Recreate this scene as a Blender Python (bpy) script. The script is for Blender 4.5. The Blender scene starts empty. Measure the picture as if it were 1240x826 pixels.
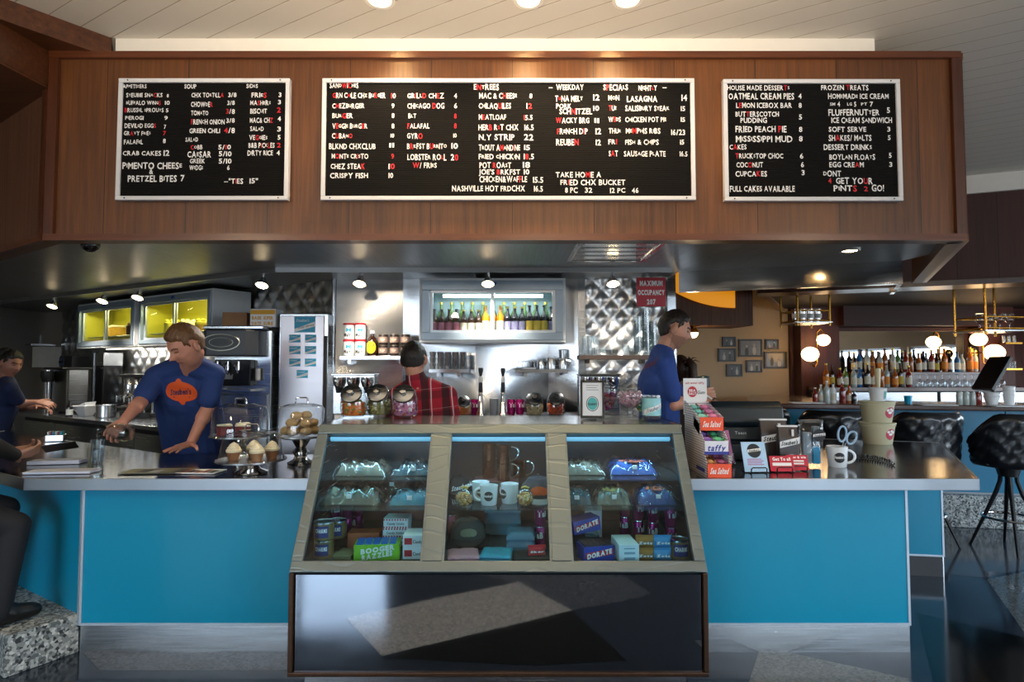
import bpy, bmesh, math, random
from mathutils import Vector, Matrix, noise
random.seed(7)
SC = bpy.context.scene
COL = SC.collection
PI = math.pi
# ---------------------------------------------------------------- camera
F = 720.0
PITCH = math.atan2(32, 720)
EYE = 1.5
cam_d = bpy.data.cameras.new('camera')
cam_d.sensor_width = 36.0
cam_d.lens = 36.0 * F / 1240.0
cam_d.clip_start = 0.05
cam = bpy.data.objects.new('camera', cam_d)
COL.objects.link(cam)
cam.location = (0, 0, EYE)
cam.rotation_euler = (PI / 2 + PITCH, 0, 0)
SC.camera = cam
# ---------------------------------------------------------------- view, world, daylight
SC.view_settings.view_transform = 'Standard'
SC.view_settings.look = 'None'
SC.view_settings.exposure = 0.3
SC.view_settings.gamma = 1.0
SC.view_settings.use_curve_mapping = False
SC.cycles.max_bounces = 10
SC.cycles.transparent_max_bounces = 24
SC.cycles.sample_clamp_indirect = 6.0
SC.cycles.caustics_reflective = False
SC.cycles.caustics_refractive = False
W = bpy.data.worlds.new('daylight')
SC.world = W
W.use_nodes = True
wn = W.node_tree.nodes
bg = wn['Background']
tc = wn.new('ShaderNodeTexCoord'); sx = wn.new('ShaderNodeSeparateXYZ'); rp = wn.new('ShaderNodeValToRGB')
W.node_tree.links.new(tc.outputs['Generated'], sx.inputs[0])
W.node_tree.links.new(sx.outputs['Z'], rp.inputs[0])
W.node_tree.links.new(rp.outputs[0], bg.inputs[0])
rp.color_ramp.elements[0].position = 0.0; rp.color_ramp.elements[0].color = (0.30, 0.33, 0.36, 1)
rp.color_ramp.elements[1].position = 0.06; rp.color_ramp.elements[1].color = (0.70, 0.85, 1.0, 1)
bg.inputs[1].default_value = 9.0

def lamp(name, kind, loc, energy, color, target=None, size=0.1, spot=None, blend=0.5, sy=None, portal=False):
    d = bpy.data.lights.new(name, kind)
    d.energy = energy
    d.color = color
    if kind == 'AREA':
        d.size = size
        if sy:
            d.shape = 'RECTANGLE'; d.size_y = sy
        if portal:
            d.cycles.is_portal = True
    else:
        d.shadow_soft_size = size
    if kind == 'SPOT':
        d.spot_size = math.radians(spot or 60); d.spot_blend = blend
    o = bpy.data.objects.new(name, d)
    COL.objects.link(o)
    o.location = loc
    if target is not None:
        o.rotation_euler = (Vector(target) - Vector(loc)).to_track_quat('-Z', 'Y').to_euler()
    return o

# portals in the three storefront openings behind the camera and the one beyond the bar
WINS = ((-5.8, -1.9), (3.0, 7.0))
WZ0, WZ1 = 0.75, 2.55
for (x0, x1) in WINS:
    lamp('daylight_portal', 'AREA', ((x0 + x1) / 2, -3.45, (WZ0 + WZ1) / 2), 1, (1, 1, 1), ((x0 + x1) / 2, 0, (WZ0 + WZ1) / 2), size=x1 - x0, sy=WZ1 - WZ0, portal=True)
RWINS = ((-1.9, 1.8, 0.75, 2.55), (2.4, 4.75, 0.8, 1.9), (4.95, 7.1, 0.8, 1.9))
for (y0, y1, z0, z1) in RWINS:
    lamp('daylight_portal', 'AREA', (7.6, (y0 + y1) / 2, (z0 + z1) / 2), 1, (1, 1, 1), (0, (y0 + y1) / 2, (z0 + z1) / 2), size=y1 - y0, sy=z1 - z0, portal=True)

WARM = (1.0, 0.72, 0.42)
# ---------------------------------------------------------------- helpers
def at(px, py, Y):
    u = (px - 620) / F; v = (413 - py) / F
    dy = math.cos(PITCH) - v * math.sin(PITCH)
    dz = math.sin(PITCH) + v * math.cos(PITCH)
    t = Y / dy
    return Vector((u * t, Y, EYE + dz * t))

def onz(px, py, z):
    u = (px - 620) / F; v = (413 - py) / F
    dy = math.cos(PITCH) - v * math.sin(PITCH)
    dz = math.sin(PITCH) + v * math.cos(PITCH)
    t = (z - EYE) / dz
    return Vector((u * t, dy * t, z))

def C(h, k=1.0):
    h = h.lstrip('#')
    out = []
    for i in (0, 2, 4):
        c = int(h[i:i + 2], 16) / 255
        out.append((c / 12.92 if c <= 0.04045 else ((c + 0.055) / 1.055) ** 2.4) * k)
    return (*out, 1)

MATS = {}
def mat(name, color='#808080', rough=0.5, metal=0.0, vary=0.12, vscale=18.0, bump=0.0, bscale=60.0, emit=None, estr=0.0, coat=0.0, spec=0.5, stretch=None):
    if name in MATS:
        return MATS[name]
    m = bpy.data.materials.new(name)
    m.use_nodes = True
    nt = m.node_tree; n = nt.nodes; L = nt.links
    p = n['Principled BSDF']
    col = C(color) if isinstance(color, str) else color
    p.inputs['Base Color'].default_value = col
    p.inputs['Roughness'].default_value = rough
    p.inputs['Metallic'].default_value = metal
    p.inputs['Coat Weight'].default_value = coat
    p.inputs['Coat Roughness'].default_value = 0.08
    p.inputs['Specular IOR Level'].default_value = spec
    if emit:
        p.inputs['Emission Color'].default_value = C(emit) if isinstance(emit, str) else emit
        p.inputs['Emission Strength'].default_value = estr
    if vary or bump:
        tcn = n.new('ShaderNodeTexCoord'); mp = n.new('ShaderNodeMapping'); nz = n.new('ShaderNodeTexNoise')
        L.new(tcn.outputs['Object'], mp.inputs[0]); L.new(mp.outputs[0], nz.inputs['Vector'])
        if stretch:
            mp.inputs['Scale'].default_value = stretch
        nz.inputs['Scale'].default_value = vscale
        nz.inputs['Detail'].default_value = 4
        if vary:
            mx = n.new('ShaderNodeMix'); mx.data_type = 'RGBA'
            mx.inputs[6].default_value = tuple(c * (1 - vary) for c in col[:3]) + (1,)
            mx.inputs[7].default_value = tuple(min(1, c * (1 + vary)) for c in col[:3]) + (1,)
            L.new(nz.outputs['Fac'], mx.inputs[0]); L.new(mx.outputs[2], p.inputs['Base Color'])
        if bump:
            n2 = n.new('ShaderNodeTexNoise'); n2.inputs['Scale'].default_value = bscale; n2.inputs['Detail'].default_value = 3
            L.new(mp.outputs[0], n2.inputs['Vector'])
            b = n.new('ShaderNodeBump'); b.inputs['Strength'].default_value = bump; b.inputs['Distance'].default_value = 0.01
            L.new(n2.outputs['Fac'], b.inputs['Height']); L.new(b.outputs[0], p.inputs['Normal'])
    MATS[name] = m
    return m

def glass(name, tint=(1, 1, 1), refl=1.0, rough=0.02, ior=1.45):
    """thin clear glazing: tinted see-through plus a fresnel mirror"""
    if name in MATS:
        return MATS[name]
    m = bpy.data.materials.new(name); m.use_nodes = True
    nt = m.node_tree; n = nt.nodes; L = nt.links
    n.remove(n['Principled BSDF'])
    out = n['Material Output']
    tr = n.new('ShaderNodeBsdfTransparent'); tr.inputs[0].default_value = (*tint, 1)
    gl = n.new('ShaderNodeBsdfGlossy'); gl.inputs['Roughness'].default_value = rough
    fr = n.new('ShaderNodeLayerWeight'); fr.inputs['Blend'].default_value = 0.5
    pw = n.new('ShaderNodeMath'); pw.operation = 'POWER'; pw.inputs[1].default_value = 3.0
    mu = n.new('ShaderNodeMath'); mu.operation = 'MULTIPLY_ADD'; mu.inputs[1].default_value = 0.55 * min(refl, 1.6); mu.inputs[2].default_value = 0.05 * refl
    mu.use_clamp = True
    tcn = n.new('ShaderNodeTexCoord'); nz = n.new('ShaderNodeTexNoise'); nz.inputs['Scale'].default_value = 9
    b = n.new('ShaderNodeBump'); b.inputs['Strength'].default_value = 0.02
    L.new(tcn.outputs['Object'], nz.inputs['Vector']); L.new(nz.outputs['Fac'], b.inputs['Height']); L.new(b.outputs[0], gl.inputs['Normal'])
    ms = n.new('ShaderNodeMixShader')
    L.new(fr.outputs['Facing'], pw.inputs[0]); L.new(pw.outputs[0], mu.inputs[0]); L.new(mu.outputs[0], ms.inputs[0]); L.new(tr.outputs[0], ms.inputs[1]); L.new(gl.outputs[0], ms.inputs[2])
    L.new(ms.outputs[0], out.inputs[0])
    MATS[name] = m
    return m

def wood(name, dark, light, panel=0.43, axis='X', rough=0.38, coat=0.25, grain=1.0, seam=0.004, dirn=None):
    """veneer panels: grain runs up, one tint per panel, thin dark joint"""
    if name in MATS:
        return MATS[name]
    m = bpy.data.materials.new(name); m.use_nodes = True
    nt = m.node_tree; n = nt.nodes; L = nt.links
    p = n['Principled BSDF']
    p.inputs['Roughness'].default_value = rough; p.inputs['Coat Weight'].default_value = coat; p.inputs['Coat Roughness'].default_value = 0.25
    tcn = n.new('ShaderNodeTexCoord'); sp = n.new('ShaderNodeSeparateXYZ'); L.new(tcn.outputs['Object'], sp.inputs[0])
    mp = n.new('ShaderNodeMapping'); L.new(tcn.outputs['Object'], mp.inputs[0])
    sc_ = {'X': (38, 38, 1.6), 'Y': (38, 38, 1.6), 'H': (1.6, 38, 38)}[axis]
    mp.inputs['Scale'].default_value = tuple(s * grain for s in sc_)
    nz = n.new('ShaderNodeTexNoise'); nz.inputs['Scale'].default_value = 1.0; nz.inputs['Detail'].default_value = 6; nz.inputs['Roughness'].default_value = 0.65
    L.new(mp.outputs[0], nz.inputs['Vector'])
    dv = n.new('ShaderNodeMath'); dv.operation = 'DIVIDE'; dv.inputs[1].default_value = panel
    L.new(sp.outputs['Z' if axis == 'H' else axis], dv.inputs[0])
    fl = n.new('ShaderNodeMath'); fl.operation = 'FLOOR'; L.new(dv.outputs[0], fl.inputs[0])
    wh = n.new('ShaderNodeTexWhiteNoise'); wh.noise_dimensions = '1D'; L.new(fl.outputs[0], wh.inputs['W'])
    ad = n.new('ShaderNodeMath'); ad.operation = 'MULTIPLY_ADD'; ad.inputs[1].default_value = 0.28; L.new(wh.outputs['Value'], ad.inputs[0]); 
    s2 = n.new('ShaderNodeMath'); s2.operation = 'MULTIPLY_ADD'; s2.inputs[1].default_value = 1.5; s2.inputs[2].default_value = -0.38; L.new(nz.outputs['Fac'], s2.inputs[0])
    L.new(s2.outputs[0], ad.inputs[2]); ad.use_clamp = True
    mx = n.new('ShaderNodeMix'); mx.data_type = 'RGBA'; mx.inputs[6].default_value = C(dark); mx.inputs[7].default_value = C(light)
    L.new(ad.outputs[0], mx.inputs[0])
    fr = n.new('ShaderNodeMath'); fr.operation = 'FRACT'; L.new(dv.outputs[0], fr.inputs[0])
    lt = n.new('ShaderNodeMath'); lt.operation = 'LESS_THAN'; lt.inputs[1].default_value = seam / panel; L.new(fr.outputs[0], lt.inputs[0])
    m2 = n.new('ShaderNodeMix'); m2.data_type = 'RGBA'; L.new(lt.outputs[0], m2.inputs[0]); L.new(mx.outputs[2], m2.inputs[6]); m2.inputs[7].default_value = tuple(c * 0.35 for c in C(dark)[:3]) + (1,)
    L.new(m2.outputs[2], p.inputs['Base Color'])
    MATS[name] = m
    return m

def steel(name, color='#c9ccd0', rough=0.28, brush=(2, 2, 160), amt=0.10, bump=0.02, dents=0.0, dscale=1.2):
    """brushed stainless: streaked roughness, optional shallow dents"""
    if name in MATS:
        return MATS[name]
    m = bpy.data.materials.new(name); m.use_nodes = True
    nt = m.node_tree; n = nt.nodes; L = nt.links
    p = n['Principled BSDF']; p.inputs['Base Color'].default_value = C(color); p.inputs['Metallic'].default_value = 1.0
    tcn = n.new('ShaderNodeTexCoord'); mp = n.new('ShaderNodeMapping'); mp.inputs['Scale'].default_value = brush
    nz = n.new('ShaderNodeTexNoise'); nz.inputs['Scale'].default_value = 1.0; nz.inputs['Detail'].default_value = 3
    L.new(tcn.outputs['Object'], mp.inputs[0]); L.new(mp.outputs[0], nz.inputs['Vector'])
    mr = n.new('ShaderNodeMapRange'); mr.inputs[3].default_value = max(0.02, rough - amt); mr.inputs[4].default_value = rough + amt
    L.new(nz.outputs['Fac'], mr.inputs[0]); L.new(mr.outputs[0], p.inputs['Roughness'])
    b = n.new('ShaderNodeBump'); b.inputs['Strength'].default_value = bump; b.inputs['Distance'].default_value = 0.002
    L.new(nz.outputs['Fac'], b.inputs['Height'])
    if dents:
        n2 = n.new('ShaderNodeTexNoise'); n2.inputs['Scale'].default_value = dscale; n2.inputs['Detail'].default_value = 1
        L.new(tcn.outputs['Object'], n2.inputs['Vector'])
        b2 = n.new('ShaderNodeBump'); b2.inputs['Strength'].default_value = dents; b2.inputs['Distance'].default_value = 0.05
        L.new(n2.outputs['Fac'], b2.inputs['Height']); L.new(b2.outputs[0], b.inputs['Normal'])
    L.new(b.outputs[0], p.inputs['Normal'])
    MATS[name] = m
    return m

class MB:
    """collects shapes and links them as one mesh object"""
    def __init__(s, T=None):
        s.v = []; s.f = []; s.m = []; s.sm = []; s.T = T or Matrix(); s.mi = 0
    def add(s, vs, fs, smooth=False):
        n = len(s.v)
        s.v += [s.T @ Vector(p) for p in vs]
        flip = s.T.determinant() < 0
        for f in fs:
            f = [i + n for i in f]
            s.f.append(f[::-1] if flip else f); s.m.append(s.mi); s.sm.append(smooth)
        return s
    def box(s, x0, x1, y0, y1, z0, z1):
        return s.add([(x0, y0, z0), (x1, y0, z0), (x1, y1, z0), (x0, y1, z0), (x0, y0, z1), (x1, y0, z1), (x1, y1, z1), (x0, y1, z1)],
                     [(0, 3, 2, 1), (4, 5, 6, 7), (0, 1, 5, 4), (1, 2, 6, 5), (2, 3, 7, 6), (3, 0, 4, 7)])
    def prism(s, poly, z0, z1):
        a = sum(poly[i][0] * poly[(i + 1) % len(poly)][1] - poly[(i + 1) % len(poly)][0] * poly[i][1] for i in range(len(poly)))
        if a < 0:
            poly = poly[::-1]
        k = len(poly)
        vs = [(p[0], p[1], z0) for p in poly] + [(p[0], p[1], z1) for p in poly]
        fs = [tuple(range(k))[::-1], tuple(range(k, 2 * k))] + [(i, (i + 1) % k, k + (i + 1) % k, k + i) for i in range(k)]
        return s.add(vs, fs)
    def xprism(s, poly, x0, x1):
        """outline in (y, z), pushed along x"""
        T = s.T
        s.T = T @ Matrix(((0, 0, 1, 0), (1, 0, 0, 0), (0, 1, 0, 0), (0, 0, 0, 1)))
        s.prism(poly, x0, x1); s.T = T
        return s
    def yprism(s, poly, y0, y1):
        """outline in (x, z), pushed along y"""
        T = s.T
        s.T = T @ Matrix(((1, 0, 0, 0), (0, 0, 1, 0), (0, 1, 0, 0), (0, 0, 0, 1)))
        s.prism(poly, y0, y1); s.T = T
        return s
    def lathe(s, prof, n=20, c=(0, 0, 0), a0=0.0, cap=True):
        vs = []; fs = []
        k = len(prof)
        for i in range(n):
            a = a0 + 2 * PI * i / n
            for r, z in prof:
                vs.append((c[0] + r * math.cos(a), c[1] + r * math.sin(a), c[2] + z))
        for i in range(n):
            j = (i + 1) % n
            for q in range(k - 1):
                fs.append((i * k + q, j * k + q, j * k + q + 1, i * k + q + 1))
        s.add(vs, fs, True)
        if cap and prof[0][0] > 1e-5:
            s.add([vs[i * k] for i in range(n)], [tuple(range(n))[::-1]])
        if cap and prof[-1][0] > 1e-5:
            s.add([vs[i * k + k - 1] for i in range(n)], [tuple(range(n))])
        return s
    def cyl(s, p0, p1, r0, r1=None, n=14, cap=True):
        r1 = r0 if r1 is None else r1
        p0 = Vector(p0); p1 = Vector(p1); d = p1 - p0
        q = d.to_track_quat('Z', 'Y').to_matrix()
        vs = []
        for i in range(n):
            a = 2 * PI * i / n
            e = q @ Vector((math.cos(a), math.sin(a), 0))
            vs.append(p0 + e * r0); vs.append(p1 + e * r1)
        s.add(vs, [(2 * i, 2 * ((i + 1) % n), 2 * ((i + 1) % n) + 1, 2 * i + 1) for i in range(n)], True)
        if cap:
            s.add(vs[0::2], [tuple(range(n))[::-1]]); s.add(vs[1::2], [tuple(range(n))])
        return s
    def tube(s, pts, r, n=8, closed=False):
        pts = [Vector(p) for p in pts]
        k = len(pts); vs = []; fs = []
        up = None
        for i, p in enumerate(pts):
            a = pts[(i - 1) % k] if (closed or i > 0) else p
            b = pts[(i + 1) % k] if (closed or i < k - 1) else p
            t = (b - a).normalized()
            if up is None:
                up = t.orthogonal().normalized()
            else:
                up = (up - t * up.dot(t)).normalized()
            w = t.cross(up)
            rr = r[i] if isinstance(r, (list, tuple)) else r
            for j in range(n):
                an = 2 * PI * j / n
                vs.append(p + (up * math.cos(an) + w * math.sin(an)) * rr)
        for i in range(k if closed else k - 1):
            i2 = (i + 1) % k
            for j in range(n):
                j2 = (j + 1) % n
                fs.append((i * n + j, i * n + j2, i2 * n + j2, i2 * n + j))
        s.add(vs, fs, True)
        if not closed:
            s.add(vs[:n], [tuple(range(n))[::-1]]); s.add(vs[-n:], [tuple(range(n))])
        return s
    def sphere(s, c, r, nu=16, nv=10, fn=None):
        if not isinstance(r, (list, tuple, Vector)):
            r = (r, r, r)
        vs = [(c[0], c[1], c[2] - r[2])]; fs = []
        for j in range(1, nv):
            t = -PI / 2 + PI * j / nv
            for i in range(nu):
                a = 2 * PI * i / nu
                vs.append((c[0] + r[0] * math.cos(t) * math.cos(a), c[1] + r[1] * math.cos(t) * math.sin(a), c[2] + r[2] * math.sin(t)))
        vs.append((c[0], c[1], c[2] + r[2]))
        for i in range(nu):
            fs.append((0, 1 + (i + 1) % nu, 1 + i))
            fs.append((len(vs) - 1, 1 + (nv - 2) * nu + i, 1 + (nv - 2) * nu + (i + 1) % nu))
        for j in range(nv - 2):
            for i in range(nu):
                fs.append((1 + j * nu + i, 1 + j * nu + (i + 1) % nu, 1 + (j + 1) * nu + (i + 1) % nu, 1 + (j + 1) * nu + i))
        if fn:
            vs = [fn(Vector(p)) for p in vs]
        return s.add(vs, fs, True)
    def quad(s, a, b, c, d):
        return s.add([a, b, c, d], [(0, 1, 2, 3)])
    def build(s, name, mats, parent=None, bevel=0.0, seg=2, sharp=35):
        me = bpy.data.meshes.new(name)
        me.from_pydata(s.v, [], s.f)
        for m in (mats if isinstance(mats, (list, tuple)) else [mats]):
            me.materials.append(m)
        me.polygons.foreach_set('material_index', s.m)
        me.polygons.foreach_set('use_smooth', s.sm)
        if any(s.sm):
            me.set_sharp_from_angle(angle=math.radians(sharp))
        me.update()
        o = bpy.data.objects.new(name, me)
        COL.objects.link(o)
        if parent is not None:
            o.parent = parent
        if bevel:
            b = o.modifiers.new('bevel', 'BEVEL'); b.width = bevel; b.segments = seg; b.limit_method = 'ANGLE'; b.angle_limit = math.radians(40)
        return o

def tag(o, label, cat, group=None, kind=None):
    o['label'] = label; o['category'] = cat
    if group: o['group'] = group
    if kind: o['kind'] = kind
    return o

def thing(name, label, cat, loc=(0, 0, 0), rz=0.0, group=None):
    o = bpy.data.objects.new(name, None)
    o.empty_display_size = 0.05
    COL.objects.link(o)
    o.location = loc; o.rotation_euler = (0, 0, rz)
    return tag(o, label, cat, group)

def struct(o):
    o['kind'] = 'structure'
    return o

def dup(root, loc, rz=0.0, label=None, group=None, scale=None):
    r = root.copy(); COL.objects.link(r); r.location = loc; r.rotation_euler = (0, 0, rz)
    if label: r['label'] = label
    if group: r['group'] = group
    if scale: r.scale = scale if isinstance(scale, (tuple, list)) else (scale,) * 3
    for ch in list(root.children):
        c = ch.copy(); COL.objects.link(c); c.parent = r
        for g in list(ch.children):
            d = g.copy(); COL.objects.link(d); d.parent = c
    return r

# ---------------------------------------------------------------- lettering
GLYPH = {}
def glyph(ch, bold=0.0):
    k = (ch, bold)
    if k in GLYPH:
        return GLYPH[k]
    cu = bpy.data.curves.new('glyph', 'FONT'); cu.body = ch; cu.size = 1.0; cu.offset = bold; cu.resolution_u = 2
    ob = bpy.data.objects.new('glyph', cu); COL.objects.link(ob)
    dg = bpy.context.evaluated_depsgraph_get(); dg.update()
    me = ob.evaluated_get(dg).to_mesh()
    vs = [(v.co.x, v.co.y) for v in me.vertices]; fs = [tuple(p.vertices) for p in me.polygons]
    ob.evaluated_get(dg).to_mesh_clear()
    bpy.data.objects.remove(ob); bpy.data.curves.remove(cu)
    if vs:
        x0 = min(v[0] for v in vs); x1 = max(v[0] for v in vs)
    else:
        x0, x1 = 0, 0.3
    GLYPH[k] = ([(x - x0, y) for x, y in vs], fs, x1 - x0)
    return GLYPH[k]

def letters(mb, text, x0, x1, zc, h, y=0.0, bold=0.012, red=None, white=0, curved=None, italic=0.0, slope=0.0, jitter=0.0):
    """text in the local x-z plane facing -y, fitted between x0 and x1; lower case = small capitals when jitter is set; * before a letter = second colour"""
    items = []; hot = False
    for ch in text:
        if ch == '*' and red is not None:
            hot = True; continue
        sc_ = 1.0
        if jitter and ch.isalpha():
            sc_ = 0.62 if ch.islower() else 1.0
            sc_ *= 1 + random.uniform(-jitter, jitter)
            ch = ch.upper()
        items.append((ch, sc_, hot)); hot = False
    CAP = 0.72
    w = 0
    lay = []
    for ch, sc_, hot in items:
        if ch == ' ':
            w += 0.32; continue
        vs, fs, gw = glyph(ch, bold)
        lay.append((w, vs, fs, sc_, hot)); w += gw * (sc_ * 0.6 + 0.4) + 0.085
    w -= 0.085
    kx = (x1 - x0) / max(w, 1e-4); kz = h / CAP
    old = mb.mi
    for wx, vs, fs, sc_, hot in lay:
        pts = []
        dz = random.uniform(-1, 1) * jitter * h * 0.35
        for gx, gy in vs:
            X = x0 + kx * (wx + gx * (sc_ * 0.6 + 0.4)); Z = kz * (gy * sc_ - CAP / 2 * (sc_ if jitter else 1)) + dz
            X += italic * Z; Z += slope * (X - (x0 + x1) / 2)
            p = (X, y, zc + Z)
            if curved:
                a = X / curved
                p = (curved * math.sin(a), y - curved * math.cos(a), zc + Z)
            pts.append(p)
        mb.mi = red if hot else white
        mb.add(pts, fs)
    mb.mi = old
    return mb

# ---------------------------------------------------------------- materials used all over
M_STEEL = steel('stainless', '#c4c8cc', 0.24)
M_STEELH = steel('stainless_long', '#c4c8cc', 0.22, brush=(3, 3, 120))
M_CHROME = mat('chrome', '#dddddd', 0.08, 1.0, vary=0.02)
M_BLACK = mat('black_plastic', '#131416', 0.35)
M_RUBBER = mat('black_rubber', '#0b0b0c', 0.7)
M_TEAL = mat('teal_laminate', '#008bb0', 0.40, vary=0.03, vscale=3, coat=0.12, spec=0.35)
M_BRASS = mat('brass', '#b98a3c', 0.25, 1.0, vary=0.08)
M_WHITE = mat('white_paint', '#e8e6e0', 0.5, vary=0.03)
M_PAPER = mat('paper', '#eceef2', 0.7, vary=0.03)
M_CERAM = mat('white_ceramic', '#e6eaec', 0.15, vary=0.02, coat=0.5)
M_RED = mat('red_print', '#c3202c', 0.5, vary=0.05)
M_WPRINT = mat('white_print', '#f0f0ee', 0.55, vary=0.02)
M_KPRINT = mat('black_print', '#15161a', 0.55, vary=0.02)
M_GLASSC = glass('clear_glass', (0.96, 0.98, 0.98), 1.3, 0.01)
M_GLASSW = glass('glassware', (0.90, 0.93, 0.94), 1.9, 0.03)
M_CARD = mat('cardboard', '#9a7250', 0.8, vary=0.15)
M_BAG = glass('clear_bag', (0.93, 0.95, 0.96), 1.7, 0.12)
# ================================================================ THE SETTING
# ---- floor: polished dark terrazzo with large paler wedges
def floor_mat(name, color, rough=0.10):
    m = mat(name, color, rough, vary=0.0, spec=0.5)
    n = m.node_tree.nodes; L = m.node_tree.links; p = n['Principled BSDF']
    if 'TexVoronoi' not in [x.bl_idname for x in n]:
        tcn = n.new('ShaderNodeTexCoord'); vo = n.new('ShaderNodeTexVoronoi'); vo.inputs['Scale'].default_value = 90
        L.new(tcn.outputs['Object'], vo.inputs['Vector'])
        hs = n.new('ShaderNodeMix'); hs.data_type = 'RGBA'
        c = p.inputs['Base Color'].default_value
        hs.inputs[6].default_value = tuple(x * 0.72 for x in c[:3]) + (1,); hs.inputs[7].default_value = tuple(x * 1.35 for x in c[:3]) + (1,)
        sp = n.new('ShaderNodeSeparateXYZ'); L.new(vo.outputs['Color'], sp.inputs[0]); L.new(sp.outputs[0], hs.inputs[0])
        L.new(hs.outputs[2], p.inputs['Base Color'])
        nz = n.new('ShaderNodeTexNoise'); nz.inputs['Scale'].default_value = 3.0; nz.inputs['Detail'].default_value = 5
        L.new(tcn.outputs['Object'], nz.inputs['Vector'])
        mr = n.new('ShaderNodeMapRange'); mr.inputs[3].default_value = rough - 0.05; mr.inputs[4].default_value = rough + 0.08
        L.new(nz.outputs['Fac'], mr.inputs[0]); L.new(mr.outputs[0], p.inputs['Roughness'])
    return m
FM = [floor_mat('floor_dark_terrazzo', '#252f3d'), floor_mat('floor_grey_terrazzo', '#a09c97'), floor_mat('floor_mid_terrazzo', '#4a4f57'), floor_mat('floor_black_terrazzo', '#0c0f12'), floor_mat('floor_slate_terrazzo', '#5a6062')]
b = MB()
b.box(-6.4, 7.8, -3.7, 8.5, -0.1, 0)
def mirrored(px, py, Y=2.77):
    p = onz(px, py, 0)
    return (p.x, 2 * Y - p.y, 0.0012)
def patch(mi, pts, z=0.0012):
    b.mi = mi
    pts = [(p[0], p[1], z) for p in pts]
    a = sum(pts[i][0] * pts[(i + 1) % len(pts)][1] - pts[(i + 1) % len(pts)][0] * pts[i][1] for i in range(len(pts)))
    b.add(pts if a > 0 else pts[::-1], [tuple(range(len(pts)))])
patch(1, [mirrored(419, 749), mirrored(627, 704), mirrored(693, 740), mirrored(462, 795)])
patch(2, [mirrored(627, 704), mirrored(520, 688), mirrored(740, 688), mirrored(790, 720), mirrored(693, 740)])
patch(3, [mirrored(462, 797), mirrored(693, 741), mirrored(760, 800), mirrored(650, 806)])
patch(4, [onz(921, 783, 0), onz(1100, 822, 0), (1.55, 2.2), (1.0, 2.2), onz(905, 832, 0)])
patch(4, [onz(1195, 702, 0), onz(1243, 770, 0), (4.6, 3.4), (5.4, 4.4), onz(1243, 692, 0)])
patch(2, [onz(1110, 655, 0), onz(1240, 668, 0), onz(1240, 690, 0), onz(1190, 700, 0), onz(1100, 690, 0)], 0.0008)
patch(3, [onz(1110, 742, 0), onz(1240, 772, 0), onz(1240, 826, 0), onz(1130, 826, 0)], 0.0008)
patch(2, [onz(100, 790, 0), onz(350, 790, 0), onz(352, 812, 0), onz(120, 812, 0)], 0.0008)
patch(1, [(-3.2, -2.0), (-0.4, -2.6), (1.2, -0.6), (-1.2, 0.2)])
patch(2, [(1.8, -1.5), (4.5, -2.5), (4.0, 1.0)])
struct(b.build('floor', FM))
# ---- ceiling: white tongue-and-groove boards on the diagonal
m = mat('ceiling_boards', '#d9d5cc', 0.5, vary=0.0)
n = m.node_tree.nodes; L = m.node_tree.links; p = n['Principled BSDF']
tcn = n.new('ShaderNodeTexCoord'); dp = n.new('ShaderNodeVectorMath'); dp.operation = 'DOT_PRODUCT'; dp.inputs[1].default_value = (0.507 / 0.135, 0.862 / 0.135, 0)
L.new(tcn.outputs['Object'], dp.inputs[0])
fr = n.new('ShaderNodeMath'); fr.operation = 'FRACT'; L.new(dp.outputs['Value'], fr.inputs[0])
cr = n.new('ShaderNodeValToRGB'); L.new(fr.outputs[0], cr.inputs[0])
e = cr.color_ramp.elements; e[0].position = 0.0; e[0].color = (0.26, 0.22, 0.17, 1); e[1].position = 0.05; e[1].color = C('#d9d5cc')
e2 = e.new(0.03); e2.color = (0.40, 0.35, 0.28, 1)
L.new(cr.outputs[0], p.inputs['Base Color'])
bp = n.new('ShaderNodeBump'); bp.inputs['Distance'].default_value = 0.006; bp.inputs['Strength'].default_value = 0.7
L.new(cr.outputs[0], bp.inputs['Height']); L.new(bp.outputs[0], p.inputs['Normal'])
struct(MB().box(-6.4, 7.8, -3.7, 8.5, 3.3, 3.4).build('ceiling', m))
# ---- outer walls
M_BEIGE = mat('beige_plaster', '#c3a987', 0.8, vary=0.04, vscale=4)
M_BROWNW = wood('brown_bar_panel', '#2c1513', '#4a2822', panel=0.30, coat=0.0, rough=0.65, seam=0.006)
M_GREYW = mat('grey_wall', '#9a968e', 0.7, vary=0.04)
struct(MB().box(-6.4, 7.8, 8.3, 8.45, 0, 3.3).build('wall_back', M_BEIGE))
struct(MB().box(-6.4, -6.25, -3.7, 8.45, 0, 3.3).build('wall_left', M_GREYW))
b = MB(); ys = [-3.7]
for (y0, y1, z0, z1) in RWINS:
    b.box(7.65, 7.8, ys[-1], y0, 0, 3.3).box(7.65, 7.8, y0, y1, 0, z0).box(7.65, 7.8, y0, y1, z1, 3.3); ys.append(y1)
b.box(7.65, 7.8, ys[-1], 8.45, 0, 3.3)
struct(b.build('wall_right', M_BEIGE))
b = MB().box(-6.4, 7.8, -3.7, -3.55, 0, WZ0).box(-6.4, 7.8, -3.7, -3.55, WZ1, 3.3)
for x0, x1 in ((-6.4, -5.8), (-1.9, 3.0), (7.0, 7.8)):
    b.box(x0, x1, -3.7, -3.55, WZ0, WZ1)
struct(b.build('wall_front', M_GREYW))
M_ALU = mat('window_aluminium', '#8d9196', 0.35, 0.9, vary=0.03)
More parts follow.
